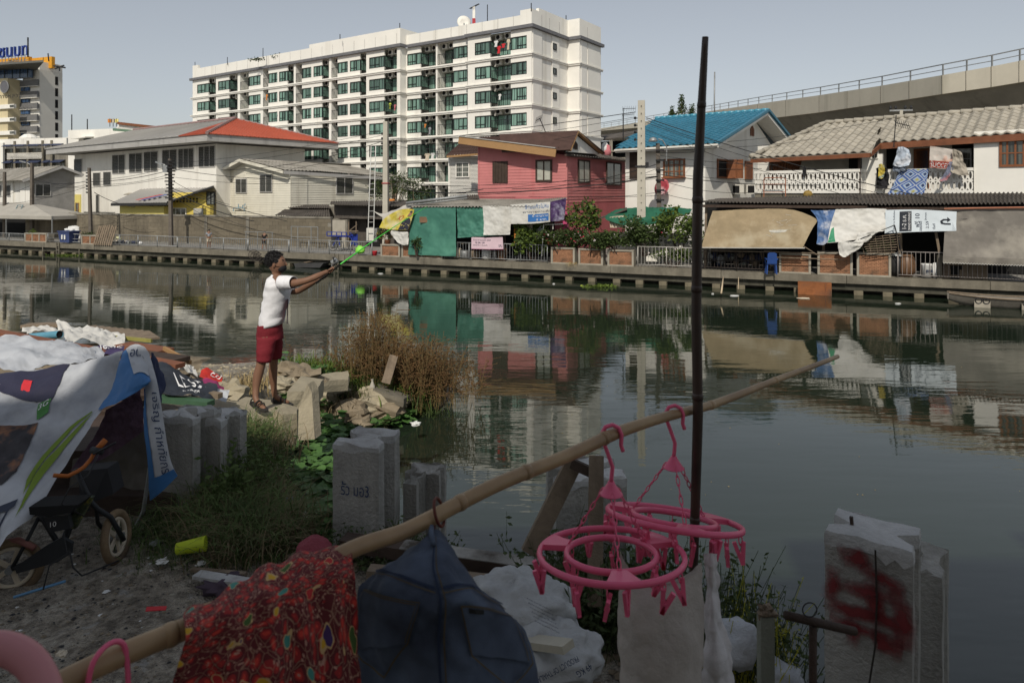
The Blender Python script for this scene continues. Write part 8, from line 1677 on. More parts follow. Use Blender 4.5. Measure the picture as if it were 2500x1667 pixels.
# ================================================================ FISHERMAN
def loft(secs, mat, name, parent, n=20, wr=.0, caps=(0,0), seed=0.):
    """horizontal-ish elliptical sections (centre, rx, ry, tilt) joined into a garment"""
    m = MB(); fine = []
    for i in range(len(secs)-1):
        for k in range(5):
            f = k/5; a, b = secs[i], secs[i+1]; fine.append((V(a[0]).lerp(V(b[0]), f), a[1]+(b[1]-a[1])*f, a[2]+(b[2]-a[2])*f, a[3].lerp(b[3], f)))
    fine.append(secs[-1])
    for c, rx, ry, ax in fine:
        ax = ax.normalized(); u = V((0,1,0)).cross(ax); u = u.normalized() if u.length > .1 else V((1,0,0)); w = ax.cross(u).normalized()
        for k in range(n):
            t = 6.2832*k/n; v = V(c)+u*rx*math.cos(t)+w*ry*math.sin(t); q = V((v.x*9, v.y*9, v.z*16+seed)); m.v.append(tuple(v+(v-V(c)).normalized()*wr*(noise.noise(q)+.6*noise.noise(q*2.2))))
    for i in range(len(fine)-1):
        for k in range(n): k2 = (k+1) % n; m.f.append((i*n+k, (i+1)*n+k, (i+1)*n+k2, i*n+k2))
    if caps[0]: m.f.append(tuple(range(n)))
    if caps[1]: m.f.append(tuple(range((len(fine)-1)*n+n-1,(len(fine)-1)*n-1,-1)))
    o = m.build(name, mat, parent, True); md = o.modifiers.new('cloth', 'SOLIDIFY'); md.thickness = .004; return o
D0 = 7.5; mo = P(655,988, D0); man = thing('person', 'barefoot-style sandalled man in white T-shirt, dark red shorts and black mask casting a fishing rod', 'person', mo)
def z3(x, y, D=D0): return P(450+x/3.137,580+y/3.137, D)-mo      # read off the enlarged photograph
J = [(z3(655,690),(.08,.10)),(z3(668,560),(.08,.10)),(z3(695,420),(.085,.11)),(z3(702,340),(.075,.10)),(z3(706,288),.05),(z3(706,262),.052),(z3(712,225),(.082,.078)),(z3(714,175),(.088,.080)),
  (z3(636,740,7.42),.075),(z3(615,850,7.38),.072),(z3(588,965,7.36),.052),(z3(562,1060,7.35),.056),(z3(548,1150,7.32),.038),(z3(545,1232,7.28),.034),(z3(580,1290,7.22),.030),(z3(612,1318,7.14),(.036,.018)),
  (z3(685,740,7.58),.075),(z3(690,850,7.65),.066),(z3(682,955,7.68),.050),(z3(678,1050,7.72),.052),(z3(684,1140,7.75),.036),(z3(692,1215,7.76),.033),(z3(745,1248,7.78),.028),(z3(805,1268,7.80),(.032,.018)),
  (z3(745,345,7.33),.058),(z3(845,352,7.28),.047),(z3(940,328,7.26),.036),(z3(1010,300,7.30),.038),(z3(1075,268,7.36),.024),(z3(1105,258,7.40),(.026,.034)),
  (z3(738,372,7.66),.056),(z3(810,410,7.68),.044),(z3(872,412,7.66),.035),(z3(950,365,7.58),.036),(z3(1022,325,7.50),.023),(z3(1048,312,7.48),(.026,.034))]
E = [(0,1),(1,2),(2,3),(3,4),(4,5),(5,6),(6,7),(0,8),(8,9),(9,10),(10,11),(11,12),(12,13),(13,14),(14,15),(0,16),(16,17),(17,18),(18,19),(19,20),(20,21),(21,22),(22,23),(3,24),(24,25),(25,26),(26,27),(27,28),(28,29),(3,30),(30,31),(31,32),(32,33),(33,34),(34,35)]
body = skinfig('body', J, E, m_skin, man, 2)
me_ = body.data
# fingers: five separate chains on each hand, curled round the rod handle
rod_a, rod_b = z3(1040,325,7.46), z3(1185,212,7.46); rd = (rod_b-rod_a).normalized()
def hand(c, side):
    c = V(c)
    for k in range(4):
        b0 = c+rd*(-.030+.019*k)+V((.0,.0,.022)); L_ = (.9,1,.95,.8)[k]; s_ = V((0,-side, 0))
        pts = [b0+V((0, side*.012,0)), b0+V((.024, side*.002,.012))*L_+V((.0,-side*.004,0)), b0+V((.040,-side*.014,.004))*L_, b0+V((.038,-side*.022,-.020))*L_]
        MB().tube(pts, [.0105,.0095,.0088,.006],8).build('finger', m_skin, body, True)
    MB().tube([c+V((-.01,-side*.02,.01)), c+rd*.03+V((.0,-side*.034,.012)), c+rd*.055+V((.006,-side*.028,.008))],[.012,.0105,.007],8).build('thumb', m_skin, body, True)
hand(z3(1108,262,7.41),1); hand(z3(1052,314,7.47),-1)
hc = z3(704,195); fx = V((1,.12,-.05)).normalized()
head = MB().blob(hc+V((.012,0,-.012)),(.092,.074,.112),.02,2,24,18).build('head', m_skin, body, True)
MB().tube([hc+V((.088,.008,.02)), hc+V((.112,.01,-.020)), hc+V((.092,.01,-.032))],[.008,.013,.009],8).build('nose', m_skin, body, True)
hb = MB(); c_ = hc+V((-.020,0,.030)); hb.blob(c_, (.098,.084,.095),.06,6,28,20); 
for _ in range(900):
    d = V((R.gauss(-.35,.8), R.gauss(0,.8), R.gauss(.5,.7))).normalized(); p = c_+V((d.x*.098, d.y*.084, d.z*.096)); 
    if d.x > .45 and d.z < .45: continue
    if d.z < -.55: continue
    hb.bar(p, p+d*.014+V((R.gauss(0,.006), R.gauss(0,.006), R.gauss(-.003,.005))),.004,.003)
hb.build('hair', m_hair, man, True)
MB().blob(hc+V((.0,-.079,-.018)),(.017,.010,.028),.1,3,12,10).build('ear', m_skin, body, True)
MB().blob(hc+V((.052,0,-.055)),(.060,.064,.052),.04,3,20,14).build('face_mask', M('mask_black', (.015,.015,.017),.8,.1,5,.1), man, True)
MB().tube([hc+V((.06,-.062,-.035)), hc+V((.03,-.078,-.03)), hc+V((.0,-.083,-.02))],.0025,5).build('mask_loop', m_dark, man)
MB().blob(hc+V((.080,-.033,.018)),(.008,.012,.006),0,1,8,6).build('eye', m_dark, body, True); MB().blob(hc+V((.083,-.035,.038)),(.008,.018,.005),0,1,8,6).build('eyebrow', m_hair, body, True)
m_ts = M('tshirt_white', (.72,.72,.74),.85,.06,6,.3, bscale=25); up_ = V((0,0,1)); tl_ = V((.22,0,1))
S_ = [(z3(667,675),.128,.15, V((-.25,0,1))),(z3(675,600),.130,.15, V((-.05,0,1))),(z3(700,500),.135,.155, V((.05,0,1))),(z3(712,420),.136,.17, up_),(z3(718,355),.128,.185, up_),(z3(712,318),.105,.165, up_),(z3(708,296),.060,.075, up_),(z3(708,286),.052,.055, up_)]
ts = loft(S_, m_ts, 't_shirt', man, 30,.012)
for (a, b, r0, r1) in ((z3(735,345,7.35), z3(838,346,7.28),.074,.066),(z3(735,362,7.62), z3(812,400,7.68),.07,.06)): d = (b-a); loft([(a, r0, r0, d),(a+d*.5, r0*.95, r0*.95, d),(b, r1, r1*1.05, d)], m_ts, 'sleeve', ts, 18,.008,(0,0),5)
pr = MB(); 
for i in range(9):
    for j in range(5):
        f = i/8; g = j/4; p = z3(786-6*f, 470+190*f, 7.36+.16*g); q = V((.004+.012*math.sin(g*3.14),0,0)); pr.v.append(tuple(p+q))
for i in range(8):
    for j in range(4): q = i*5+j; pr.f.append((q, q+1, q+6, q+5))
pr.build('chest_print', M('print_skull', (.10,.03,.05),.8,.7,14,0, dirt=(.4,.3,.3)), ts, True)
m_sh = M('shorts_maroon', (.17,.014,.022),.85,.15,5,.3, bscale=30)
sh_ = loft([(z3(655,652),.128,.15, V((-.2,0,1))),(z3(655,720),.138,.155, V((-.1,0,1))),(z3(655,775),.140,.15, up_)], m_sh, 'shorts', man, 28,.008)
loft([(z3(632,755,7.42),.108,.085, up_),(z3(622,850,7.39),.092,.088, up_),(z3(612,945,7.37),0.076,.08, V((.15,0,1)))], m_sh, 'shorts_leg', sh_, 22,.010); loft([(z3(682,755,7.58),.095,.085, up_),(z3(692,850,7.63),.085,.085, up_),(z3(692,925,7.66),.076,.08, up_)], m_sh, 'shorts_leg', sh_, 22,.010)
m_san = M('sandal_dark', (.03,.027,.024),.8,.2,9,.2)
for (hp, tp, Dh, Dt) in (((520,1262),(630,1330),7.32,7.10),((665,1246),(835,1282),7.76,7.80)):
    a, b = z3(*hp, Dh)-V((0,0,.0)), z3(*tp, Dt)-V((0,0,.0)); d = (b-a).normalized(); w_ = V((-d.y, d.x, 0)).normalized()
    def sec(f): return (.036+.014*math.sin(f*3.0))*(1 if .03 < f < .97 else .5)
    L2 = [a.lerp(b, f)+w_*sec(f) for f in (0,.1,.3,.6,.85,1)]+[a.lerp(b, f)-w_*sec(f) for f in (1,.85,.6,.3,.1,0)]; o = MB().prism([p+V((0,0,-.012)) for p in L2],(0,0,.022)).build('sandal', m_san, man)
    for f in (.45,.62,.12): c = a.lerp(b, f); MB().tube([c+w_*.045, c+w_*.03+V((0,0,.045)), c+V((0,0,.062-(f > .5)*.014)), c-w_*.03+V((0,0,.045)), c-w_*.045],.008,6).build('strap', m_san, o)
# rod and reel
tip = P(1045,503,8.9); ra = mo+rod_a; e = thing('fishing_rod', 'bright green fishing rod with a reel held in both hands', 'fishing rod', ra); rb = mo+z3(1195,205,7.46)-ra
m_rod = M('rod_green', (.06,.55,.05),.35,.05,3,0, spec=.5); pts = [rb+((tip-ra)-rb)*f+V((0,0,.02*math.sin(f*3.1))) for f in [i/10 for i in range(11)]]
piece(e, 'blank', m_rod, lambda m: m.tube(pts, [.0085-.0062*i/10 for i in range(11)],8), True); piece(e, 'grip', m_dark, lambda m: m.tube([-rd*.06, rb],.012,8), True)
for f in (.08,.3,.5,.68,.84,.97): p = rb+((tip-ra)-rb)*f; piece(e, 'line_guide', m_iron, lambda m: m.ring(p+V((0,0,-.02*(1-f)-.006)),.014*(1.1-f)+.003,.0018,12,5, Matrix.Rotation(math.pi/2,3, 'Y')))
rc = mo+z3(1150,185,7.44)-ra; o = piece(e, 'reel', m_galv, lambda m: (m.lathe([(.02,-.035),(.034,-.03),(.03,0),(.036,.03),(.02,.036)],16,(0,0,0)), m.bar((0,0,-.03),(.03,0,-.06),.014)), True); o.location = rc; o.rotation_euler = (0,.9,0); piece(o, 'spool', M('line_teal', (.05,.30,.28),.5), lambda m: m.lathe([(.026,0),(.026,.02)],14)); piece(o, 'handle', m_iron, lambda m: (m.bar((0,-.03,0),(-.03,-.06,.03),.008), m.blob((-.035,-.065,.035),.012,0,1,8,6)))
# ================================================================ CHILD'S BICYCLE
bk = thing('bicycle', 'dirty dark child bicycle with orange grips and tan tyres leaning under the banner', 'bicycle', P(160,1400,4.1)); b0 = V(bk.location); mb_k = M('frame_black', (.025,.027,.03),.5,.3,6,.1); mty = M('tyre_tan', (.24,.17,.10),.9,.35,8,.5, dirt=(.07,.05,.04)); mor = M('orange_plastic', (.42,.12,.02),.5)
BP = lambda x, y, D: P(x, y, D)-b0
def kwheel(c, r, rot):
    w = thing('wheel', None, None, c); w.parent = bk; w.rotation_euler = rot; MB().ring((0,0,0), r, .024,36,10).build('tyre', mty, w, True); MB().ring((0,0,0), r-.034,.013,30,6).build('rim', lm['beige'], w, True); piece(w, 'hub', m_galv, lambda m: m.tube([(0,0,-.045),(0,0,.045)],.022,10))
    for i in range(5): a = 1.2566*i; MB().bar((0,0,0),((r-.035)*math.cos(a),(r-.035)*math.sin(a),0),.026,.012).build('spoke', lm['beige'], w)
kwheel(BP(28,1385,4.05),.148,(math.pi/2,0,.30)); kwheel(BP(284,1310,4.35),.142,(math.radians(82), math.radians(10),1.62))
for nm, pts, r, mt_ in (('frame_tube', [(218,1205,4.2),(168,1290,4.15),(150,1335,4.1)],.021, mb_k),('frame_tube', [(218,1240,4.2),(110,1270,4.12),(90,1262,4.1)],.016, mb_k),('seat_tube', [(92,1245,4.1),(125,1300,4.1),(150,1338,4.1)],.015, mb_k),('chain_stay', [(150,1340,4.08),(30,1388,4.02)],.014, mb_k),('seat_stay', [(95,1262,4.1),(60,1330,4.05),(30,1385,4.02)],.011, mb_k),('fork', [(183,1145,4.18),(222,1225,4.2),(238,1242,4.22),(270,1262,4.27),(302,1318,4.33)],.015, mb_k),('fork', [(236,1242,4.24),(238,1275,4.38),(268,1312,4.42)],.012, mb_k),('handlebar', [(130,1160,4.05),(165,1162,4.1),(190,1150,4.16),(205,1140,4.2),(222,1120,4.24),(232,1100,4.26)],.012, mor),('grip', [(232,1102,4.26),(258,1073,4.3)],.018, mor),('brake_lever', [(228,1108,4.22),(255,1095,4.2),(282,1080,4.2)],.006, m_iron),('brake_clamp', [(222,1098,4.25),(250,1103,4.25)],.020, mb_k),('brake_cable', [(240,1108,4.2),(215,1160,4.1),(170,1190,4.0),(150,1230,4.0),(205,1260,4.1)],.004, m_cable),('brake_cable', [(155,1300,4.),(165,1350,3.95),(120,1380,3.9),(105,1440,3.85)],.004, m_cable),('brake_cable', [(165,1320,4.),(178,1385,3.95),(200,1405,3.95),(290,1368,4.2)],.005, m_cable),('mudguard', [(-5,1325,4.05),(45,1318,4.05),(85,1338,4.05)],.018, M('guard_pink', (.28,.12,.10),.6))): piece(bk, nm, mt_, lambda m: m.tube([BP(*p) for p in pts], r, 9), True)
piece(bk, 'seat', m_dark, lambda m: m.prism([BP(70,1238,4.0), BP(190,1232,4.0), BP(175,1250,4.0), BP(120,1262,4.0), BP(72,1256,4.0)],(0,.14,0))); piece(bk, 'chain_guard', mb_k, lambda m: (m.prism([BP(115,1330,3.98), BP(150,1312,3.98), BP(175,1325,3.98), BP(172,1352,3.98), BP(140,1372,3.98), BP(40,1400,3.98), BP(35,1385,3.98)],(0,.02,0))))
o = piece(bk, 'frame_panel', M('panel_camo', (.09,.11,.06),.6,.8,26,0, dirt=(.35,.28,.02)), lambda m: m.prism([BP(225,1215,4.13),(BP(205,1212,4.13)), BP(160,1285,4.1), BP(182,1292,4.1)],(0,.03,0))); o = piece(bk, 'side_panel', mb_k, lambda m: m.prism([BP(105,1262,4.05), BP(165,1258,4.05), BP(172,1290,4.05), BP(122,1300,4.05)],(0,.03,0))); flat_text('10', m_inkw, o, BP(122,1287,4.045), BP(137,1284,4.045)-BP(122,1287,4.045),(0,0,.03)); 
piece(bk, 'basket', M('basket_mesh', (.03,.03,.032),.9), lambda m: m.prism([BP(190,1150,4.35), BP(262,1143,4.35), BP(277,1205,4.35), BP(222,1228,4.3), BP(195,1215,4.3)],(0,.12,0)))
# ================================================================ BAMBOO AND LAUNDRY IN THE FOREGROUND
def bamboo_nodes(col, dk):
    def f(n, l, b):
        tc = n.new('ShaderNodeTexCoord'); uv = n.new('ShaderNodeMapping'); uv.inputs['Scale'].default_value = (3,3,3); l.new(tc.outputs['Object'], uv.inputs[0]); t = n.new('ShaderNodeTexNoise'); t.inputs['Scale'].default_value = 2.2; t.inputs['Detail'].default_value = 8; l.new(uv.outputs[0], t.inputs['Vector']); r = n.new('ShaderNodeValToRGB'); l.new(t.outputs['Fac'], r.inputs[0]); e = r.color_ramp.elements; e[0].position = .3; e[0].color = (*dk, 1); e[1].position = .62; e[1].color = (*col, 1); l.new(r.outputs[0], b.inputs['Base Color']); b.inputs['Roughness'].default_value = .45
        t2 = n.new('ShaderNodeTexNoise'); t2.inputs['Scale'].default_value = 60; l.new(tc.outputs['Object'], t2.inputs['Vector']); bp = n.new('ShaderNodeBump'); bp.inputs['Strength'].default_value = .2; bp.inputs['Distance'].default_value = .003; l.new(t2.outputs['Fac'], bp.inputs['Height']); l.new(bp.outputs[0], b.inputs['Normal'])
    return f
m_bam = printmat('bamboo_tan', bamboo_nodes((.40,.27,.14),(.24,.15,.075))); m_bamd = printmat('bamboo_dark', bamboo_nodes((.055,.033,.022),(.022,.014,.010)))
def bamboo(lb, keys, mat, nodes):
    """keys (px, py, D, diameter); nodes at these fractions"""
    p0 = P(*keys[0][:3]); e = thing('bamboo_pole', lb, 'bamboo pole', p0); pts = []; rr = []
    N = 60
    for i in range(N+1):
        f = i/N*(len(keys)-1); k = min(int(f), len(keys)-2); g = f-k; a, b = P(*keys[k][:3]), P(*keys[k+1][:3]); p = a.lerp(b, g)-p0+V((0,0,.004*math.sin(i*.5))); pts.append(p); rr.append((keys[k][3]*(1-g)+keys[k+1][3]*g)/2)
    piece(e, 'culm', mat, lambda m: m.tube(pts, rr, 20), True)
    for f in nodes: i = int(f*N); d = (pts[min(i+1, N)]-pts[i-1]).normalized(); piece(e, 'node', mat, lambda m: m.tube([pts[i]-d*.012, pts[i]-d*.003, pts[i]+d*.003, pts[i]+d*.010],[rr[i]*1.01, rr[i]*1.12, rr[i]*1.10, rr[i]*1.01],20), True)
    return e
bp_ = bamboo('long tan bamboo pole running level across the foreground with laundry on it', [(60,1712,1.02,.036),(440,1536,1.17,.036),(858,1346,1.39,.034),(1000,1287,1.483,.034),(1250,1169,1.684,.034),(1490,1062,1.936,.034),(1690,999,2.213,.029),(1800,968,2.4,.026),(2045,868,2.963,.018)], m_bam, [.12,.435,.52,.63,.80,.93])
bamboo('dark upright bamboo pole rising high above the canal', [(1690,1900,2.2,.026),(1693,1400,2.2,.028),(1704,1010,2.17,.032),(1700,760,2.17,.031),(1704,430,2.17,.032),(1722,88,2.17,.020)], m_bamd, [.28,.44,.64,.78,.9])
tag(MB().ring((0,0,0),.030,.0035,20,6, Matrix.Rotation(1.25,3, 'Y') @ Matrix.Rotation(.1,3, 'X')).build('rubber_band', M('band_brown', (.12,.03,.02),.6), None, True, P(1072,1250,1.53)), 'brown cord looped on the bamboo above the jeans', 'cord'); tag(MB().tube([(0,0,0), P(1058,1305,1.5)-P(1062,1270,1.52)],.003,6).build('string', MC['band_brown'], None, True, P(1062,1270,1.52)), 'short string tying the jeans to the bamboo', 'string')
def batik(n, l, b):
    uv = n.new('ShaderNodeUVMap'); uv.uv_map = 'uv'; b.inputs['Roughness'].default_value = .85
    def vor(s, feat='F1'): v = n.new('ShaderNodeTexVoronoi'); v.feature = feat; v.inputs['Scale'].default_value = s; l.new(wp.outputs[0], v.inputs['Vector']); return v
    nz = n.new('ShaderNodeTexNoise'); nz.inputs['Scale'].default_value = 9; l.new(uv.outputs[0], nz.inputs['Vector']); wp = n.new('ShaderNodeVectorMath'); wp.operation = 'MULTIPLY_ADD'; l.new(nz.outputs['Color'], wp.inputs[0]); wp.inputs[1].default_value = (.09,.09,0); l.new(uv.outputs[0], wp.inputs[2])
    def ramp(f, st, const=True):
        r = n.new('ShaderNodeValToRGB'); l.new(f, r.inputs[0]); r.color_ramp.interpolation = 'CONSTANT' if const else 'LINEAR'; e = r.color_ramp.elements; e[0].position, e[0].color = st[0][0],(*st[0][1],1); e[1].position, e[1].color = st[1][0],(*st[1][1],1)
        for p_, c in st[2:]: e.new(p_).color = (*c, 1)
        return r.outputs[0]
    def mix(f, a, c): x = n.new('ShaderNodeMix'); x.data_type = 'RGBA'; l.new(f, x.inputs[0]); l.new(a, x.inputs[6]); l.new(c, x.inputs[7]); return x.outputs[2]
    v1 = vor(22); base = ramp(v1.outputs['Distance'],[(0,(.52,.04,.025)),(.26,(.28,.016,.015)),(.46,(.10,.008,.01))]); e2 = vor(22, 'DISTANCE_TO_EDGE'); base = mix(ramp(e2.outputs['Distance'],[(0,(.5,)*3),(.04,(0,0,0))], False), base, ramp(v1.outputs['Distance'],[(0,(.5,.32,.2)),(.9,(.5,.32,.2))]))
    v3 = vor(42); base = mix(ramp(v3.outputs['Distance'],[(0,(.8,)*3),(.22,(0,)*3)]), base, ramp(v3.outputs['Distance'],[(0,(.45,.25,.18)),(.9,(.45,.2,.15))]))
    v2 = vor(8); sp_ = n.new('ShaderNodeSeparateColor'); l.new(v2.outputs['Color'], sp_.inputs[0]); fl = ramp(sp_.outputs[0],[(0,(.05,.10,.02)),(.22,(.55,.32,.02)),(.42,(.05,.02,.10)),(.62,(.05,.22,.18)),(.78,(.40,.02,.02))]); v4 = n.new('ShaderNodeTexVoronoi'); v4.inputs['Scale'].default_value = 14; l.new(wp.outputs[0], v4.inputs['Vector'])
    ad = n.new('ShaderNodeMath'); ad.operation = 'ADD'; l.new(v2.outputs['Distance'], ad.inputs[0]); mu = n.new('ShaderNodeMath'); mu.operation = 'MULTIPLY'; mu.inputs[1].default_value = .35; l.new(v4.outputs['Distance'], mu.inputs[0]); l.new(mu.outputs[0], ad.inputs[1])
    base = mix(ramp(ad.outputs[0],[(0,(1,)*3),(.41,(0,)*3)]), base, fl); base = mix(ramp(ad.outputs[0],[(0,(0,)*3),(.395,(1,)*3),(.435,(0,)*3)]), base, ramp(sp_.outputs[0],[(0,(.5,.33,.15)),(.9,(.5,.33,.15))])); l.new(base, b.inputs['Base Color'])
o, c = sh('sarong', 'red floral batik cloth folded over the bamboo pole', 'cloth', printmat('batik_print', batik),[[(452,1512,1.23),(560,1455,1.30),(660,1402,1.36),(760,1366,1.41),(852,1350,1.45)],[(446,1492,1.17),(560,1437,1.24),(664,1384,1.30),(765,1345,1.35),(858,1330,1.40)],[(448,1545,1.10),(562,1490,1.17),(668,1440,1.22),(768,1400,1.28),(864,1378,1.34)],[(432,1610,1.10),(562,1570,1.15),(684,1520,1.2),(780,1480,1.26),(868,1455,1.32)],[(412,1700,1.1),(560,1700,1.13),(690,1700,1.19),(790,1700,1.25),(873,1700,1.31)]],.012,7,70,60, fold=.004)
def denim(n, l, b):
    uv = n.new('ShaderNodeUVMap'); uv.uv_map = 'uv'; tc = n.new('ShaderNodeTexCoord'); b.inputs['Roughness'].default_value = .9; t = n.new('ShaderNodeTexNoise'); t.inputs['Scale'].default_value = 7; t.inputs['Detail'].default_value = 8; l.new(tc.outputs['Object'], t.inputs['Vector']); r = n.new('ShaderNodeValToRGB'); l.new(t.outputs['Fac'], r.inputs[0]); e = r.color_ramp.elements; e[0].position = .35; e[0].color = (.024,.032,.052,1); e[1].position = .68; e[1].color = (.085,.112,.165,1); l.new(r.outputs[0], b.inputs['Base Color'])
    w = n.new('ShaderNodeTexNoise'); w.inputs['Scale'].default_value = 350; l.new(tc.outputs['Object'], w.inputs['Vector']); bp = n.new('ShaderNodeBump'); bp.inputs['Strength'].default_value = .5; bp.inputs['Distance'].default_value = .001; l.new(w.outputs['Fac'], bp.inputs['Height']); l.new(bp.outputs[0], b.inputs['Normal'])
m_den = printmat('denim', denim); m_seam = M('denim_seam', (.02,.03,.06),.9); m_thr = M('denim_thread', (.09,.065,.03),.8)
o, c = sh('jeans', 'dark blue jeans hanging by the waistband from the bamboo', 'jeans', m_den, [[(1046,1300,1.52),(1055,1297,1.5),(1064,1299,1.5),(1074,1304,1.52)],[(995,1352,1.48),(1035,1345,1.43),(1085,1348,1.43),(1122,1360,1.48)],[(905,1402,1.46),(1005,1400,1.38),(1110,1402,1.38),(1196,1440,1.46)],[(868,1440,1.44),(1000,1465,1.34),(1150,1470,1.34),(1262,1502,1.44)],[(864,1540,1.42),(990,1560,1.34),(1160,1560,1.34),(1302,1580,1.44)],[(866,1700,1.42),(1000,1700,1.33),(1170,1700,1.33),(1322,1700,1.43)]],.016,6,64,60)
def seam(pts, w, mat, off): 
    A = []; Bq = []
    for i, (u, v) in enumerate(pts):
        a, b = pts[max(0, i-1)], pts[min(len(pts)-1, i+1)]; d = V((b[0]-a[0], b[1]-a[1])).normalized(); A.append((u-d.y*w, v+d.x*w)); Bq.append((u+d.y*w, v-d.x*w))
    return c.patch(mat, o, 'seam', (A, Bq), off, 2)
def thread(pts, off=.004, w=.0035): return seam(pts, w, m_thr, off)
seam([(.49,.12),(.5,.35),(.5,.6),(.49,.99)],.006, m_seam, .004); thread([(.515,.12),(.525,.35),(.525,.6),(.515,.99)]); seam([(.0,.36),(.2,.42),(.48,.52)],.008, m_seam, .004); seam([(.52,.52),(.75,.47),(.99,.50)],.008, m_seam, .004); thread([(0,.39),(.2,.45),(.48,.55)]); thread([(.52,.55),(.75,.50),(.99,.53)])
for pk_ in ([(.08,.58),(.40,.60),(.36,.80),(.22,.92),(.04,.86),(.08,.58)],[(.60,.62),(.93,.62),(.93,.86),(.80,.95),(.64,.85),(.60,.62)]):
    A = [(pk_[0][0], pk_[0][1]),(pk_[1][0], pk_[1][1])]; c.patch(m_den, o, 'pocket', ([pk_[0], pk_[5-1], pk_[4]] and [pk_[0], pk_[4]],[pk_[1], pk_[2]]),.006,10); thread(pk_, .009,.003); thread([(a*.93+.05*(pk_[0][0]+.16), b*.94+.045) for a, b in pk_[:3]],.009,.0025)
c.patch(M('label_black', (.008,.008,.008),.6), o, 'brand_patch', ([(.64,.635),(.72,.635)],[(.64,.66),(.72,.66)]),.010,2); piece(o, 'belt_loop', m_den, lambda m: m.tube([V(c.at(*q, .010)[0]) for q in ((.42,.04),(.44,.12),(.49,.22))],.006,6), True)
m_cloth_b = M('shorts_beige', (.44,.40,.36),.9,.15,6,.3, bscale=80, trans=.1)
o, c = sh('shorts', 'beige shorts pegged to the front pink hanger', 'shorts', m_cloth_b, [[(1510,1345,2.08),(1545,1400,2.0),(1610,1420,1.98),(1670,1405,2.0),(1708,1372,2.08)],[(1512,1450,2.04),(1550,1465,1.96),(1612,1475,1.94),(1670,1465,1.96),(1716,1450,2.04)],[(1510,1570,2.02),(1555,1575,1.93),(1612,1580,1.91),(1670,1575,1.93),(1716,1560,2.02)],[(1512,1720,2.),(1560,1720,1.93),(1612,1720,1.9),(1670,1720,1.93),(1712,1720,2.)]],.014,5,50,50); c.patch(M('waist_cord', (.36,.33,.3),.9), o, 'waistband', ([(.2,.02),(.5,.02),(.9,.02)],[(.2,.07),(.5,.08),(.9,.07)]),.005)
sh('vest', 'worn white vest hanging beside the beige shorts', 'vest', M('vest_white', (.58,.56,.56),.9,.15,6,.3),[[(1722,1352,2.15),(1735,1350,2.12),(1752,1352,2.15)],[(1722,1450,2.13),(1740,1450,2.10),(1760,1448,2.13)],[(1722,1560,2.12),(1745,1565,2.07),(1772,1555,2.12)],[(1716,1720,2.1),(1755,1720,2.06),(1800,1720,2.1)]],.025,6,24,50)
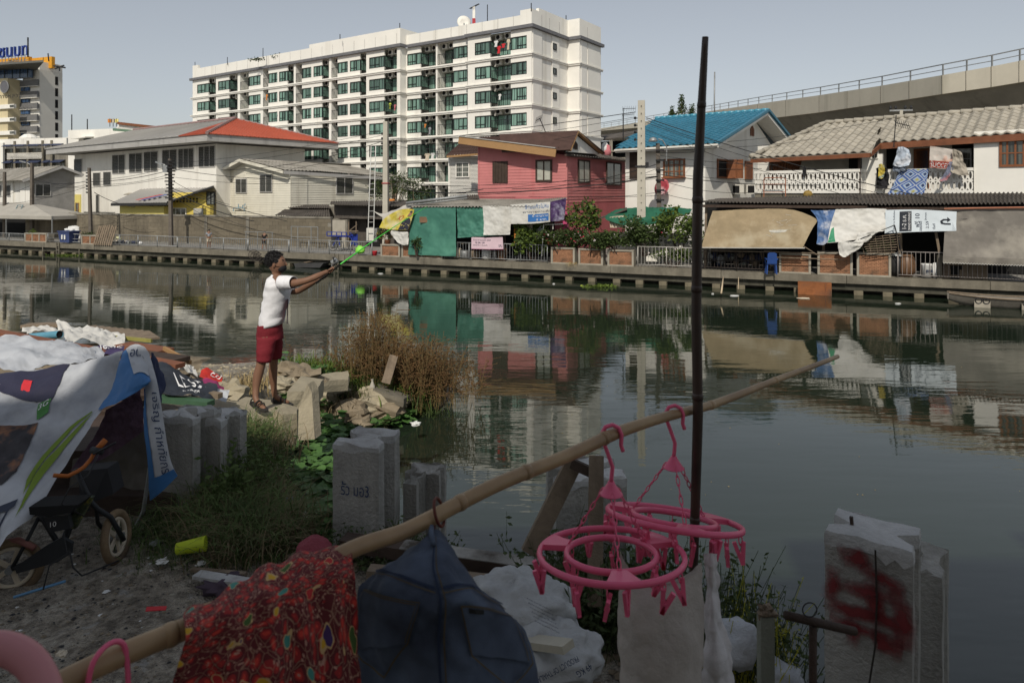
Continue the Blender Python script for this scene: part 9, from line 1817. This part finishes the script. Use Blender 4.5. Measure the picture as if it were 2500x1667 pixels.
# pink peg hangers
m_pk = M('plastic_pink', (.82,.13,.25),.35,.08,3,0, spec=.5, trans=.12); m_spr = m_iron
clip = MB(); clip.bar((-.012,0,.036),(.002,0,-.03),.010,.012); clip.bar((.016,0,.034),(.000,0,-.03),.010,.012); clip.box(-.003,.005,-.007,.007,-.004,.004); clip_me = clip.mesh('peg', m_pk)
spr_me = MB().ring((0,0,0),.010,.0012,12,5, Matrix.Rotation(math.pi/2,3, 'X')).mesh('spring', m_spr); lk = MB(); lk.ring((0,0,0),.0055,.0017,12,6, Matrix.Rotation(math.pi/2,3, 'X')); lk.v = [(x, y, z*2.6-.0) for x, y, z in lk.v]; link_me = lk.mesh('chain_link', m_pk, True)
def hanger(lb, cpt, rad, hook, rot, n=16, sc=1.):
    e = thing('peg_hanger', lb, 'peg hanger', cpt); Rm = Matrix.Rotation(rot[2],3, 'Z') @ Matrix.Rotation(rot[0],3, 'X') @ Matrix.Rotation(rot[1],3, 'Y'); fl = Matrix.Diagonal((1,1,1.25))
    for r_, nm in ((rad, 'outer_ring'),(rad*.62, 'inner_ring')): piece(e, nm, m_pk, lambda m: m.ring((0,0,0), r_, rad*.037,56,10, Rm @ fl), True)
    ap_ = hook-V(cpt); top = ap_+V((.0,0,-.135*sc))
    for k in range(3):
        a = 2.094*k+.55; d = V((math.cos(a), math.sin(a),0)); t = V((-d.y, d.x, 0)); pl_ = [d*rad*.64+t*rad*.10, d*rad*.97+t*rad*.22, d*rad*.99, d*rad*.97-t*rad*.22, d*rad*.64-t*rad*.10]; piece(e, 'bridge', m_pk, lambda m: m.prism([Rm @ (p+V((0,0,-rad*.035))) for p in pl_], Rm @ V((0,0, rad*.075))))
        p = Rm @ (d*rad*.64)+V((0,0,.008)); q = top+V((d.x*.022, d.y*.022,-.02)); L_ = (q-p).length; nl = max(3, int(L_/.027)); dv = (q-p).normalized()
        for i in range(nl): o = inst(link_me, 'chain_link', e, p.lerp(q, (i+.5)/nl),(dv.to_track_quat('Z', 'Y') @ Matrix.Rotation((i % 2)*1.2,3, 'Z').to_quaternion()).to_euler())
    piece(e, 'cone', m_pk, lambda m: m.lathe([(.034*sc, -.032),(.030*sc, -.03),(.011,-.002),(.009,.004)],16, top), True)
    hk = [top+V((0,0,0)), top+V((.004,0,.045)), top+V((-.010,.0,.085)), ap_+V((-.022,0,-.018)), ap_+V((-.026,0,.004)), ap_+V((-.016,0,.023)), ap_+V((.004,0,.029)), ap_+V((.022,0,.020)), ap_+V((.030,0,0)), ap_+V((.028,0,-.028)), ap_+V((.034,0,-.046))]
    piece(e, 'hook', m_pk, lambda m: m.tube([hk[0]]+[hk[i].lerp(hk[i+1], f) for i in range(len(hk)-1) for f in (.33,.67,1)],.0058,10), True)
    for k in range(n):
        a = 6.283*k/n+.2; r_ = rad if k % 3 else rad*.62; p = Rm @ V((r_*math.cos(a), r_*math.sin(a),0)); nl = 1+(k*7 % 3 == 0)
        for i in range(nl): inst(link_me, 'chain_link', e, p+V((0,0,-.020-.024*i)),(0,0, a+i))
        pg = inst(clip_me, 'peg', e, p+V((0,0,-.062-.022*(nl-1))),(R.uniform(-.25,.25), R.uniform(-.3,.3), a+R.uniform(-.8,.8))); inst(spr_me, 'spring', pg)
    return e
hanger('front pink peg hanger with the lower, rounder ring', P(1492,1352,1.95),.205, P(1492,1062,1.936)+V((0,0,.0)),(-.13,-.01,0)); hanger('rear pink peg hanger with a strongly tilted ring', P(1645,1266,2.2),.212, P(1645,1012,2.15),(-.27,.12,0))
e = thing('peg_hanger', 'pale pink plastic hanger close to the camera at the lower left corner', 'peg hanger', P(-130,1850,.72)); piece(e, 'ring', M('plastic_palepink', (.55,.24,.25),.5,.05,2,0, trans=.1), lambda m: m.ring((0,0,0),.098,.017,48,10, Matrix.Rotation(.9,3, 'X')), True); piece(e, 'spoke', MC['plastic_palepink'], lambda m: m.tube([(.0,0,-.02),(.07,.0,.06)],.010,8), True)
p = P(262,1618,1.085); HK = [V(q) for q in ((-.004,-.03,-.075),(-.010,-.034,-.02),(-.006,-.026,.02),(.004,0,.031),(.018,.015,.018),(.026,.012,-.03),(.030,.005,-.08))]; tag(MB().tube([crom(HK[max(i-1,0)], HK[i], HK[i+1], HK[min(i+2,6)], f/5) for i in range(6) for f in range(5)],.0042,10).build('hook', m_pk, None, True, p), 'pink plastic hook over the thick end of the bamboo', 'hook')
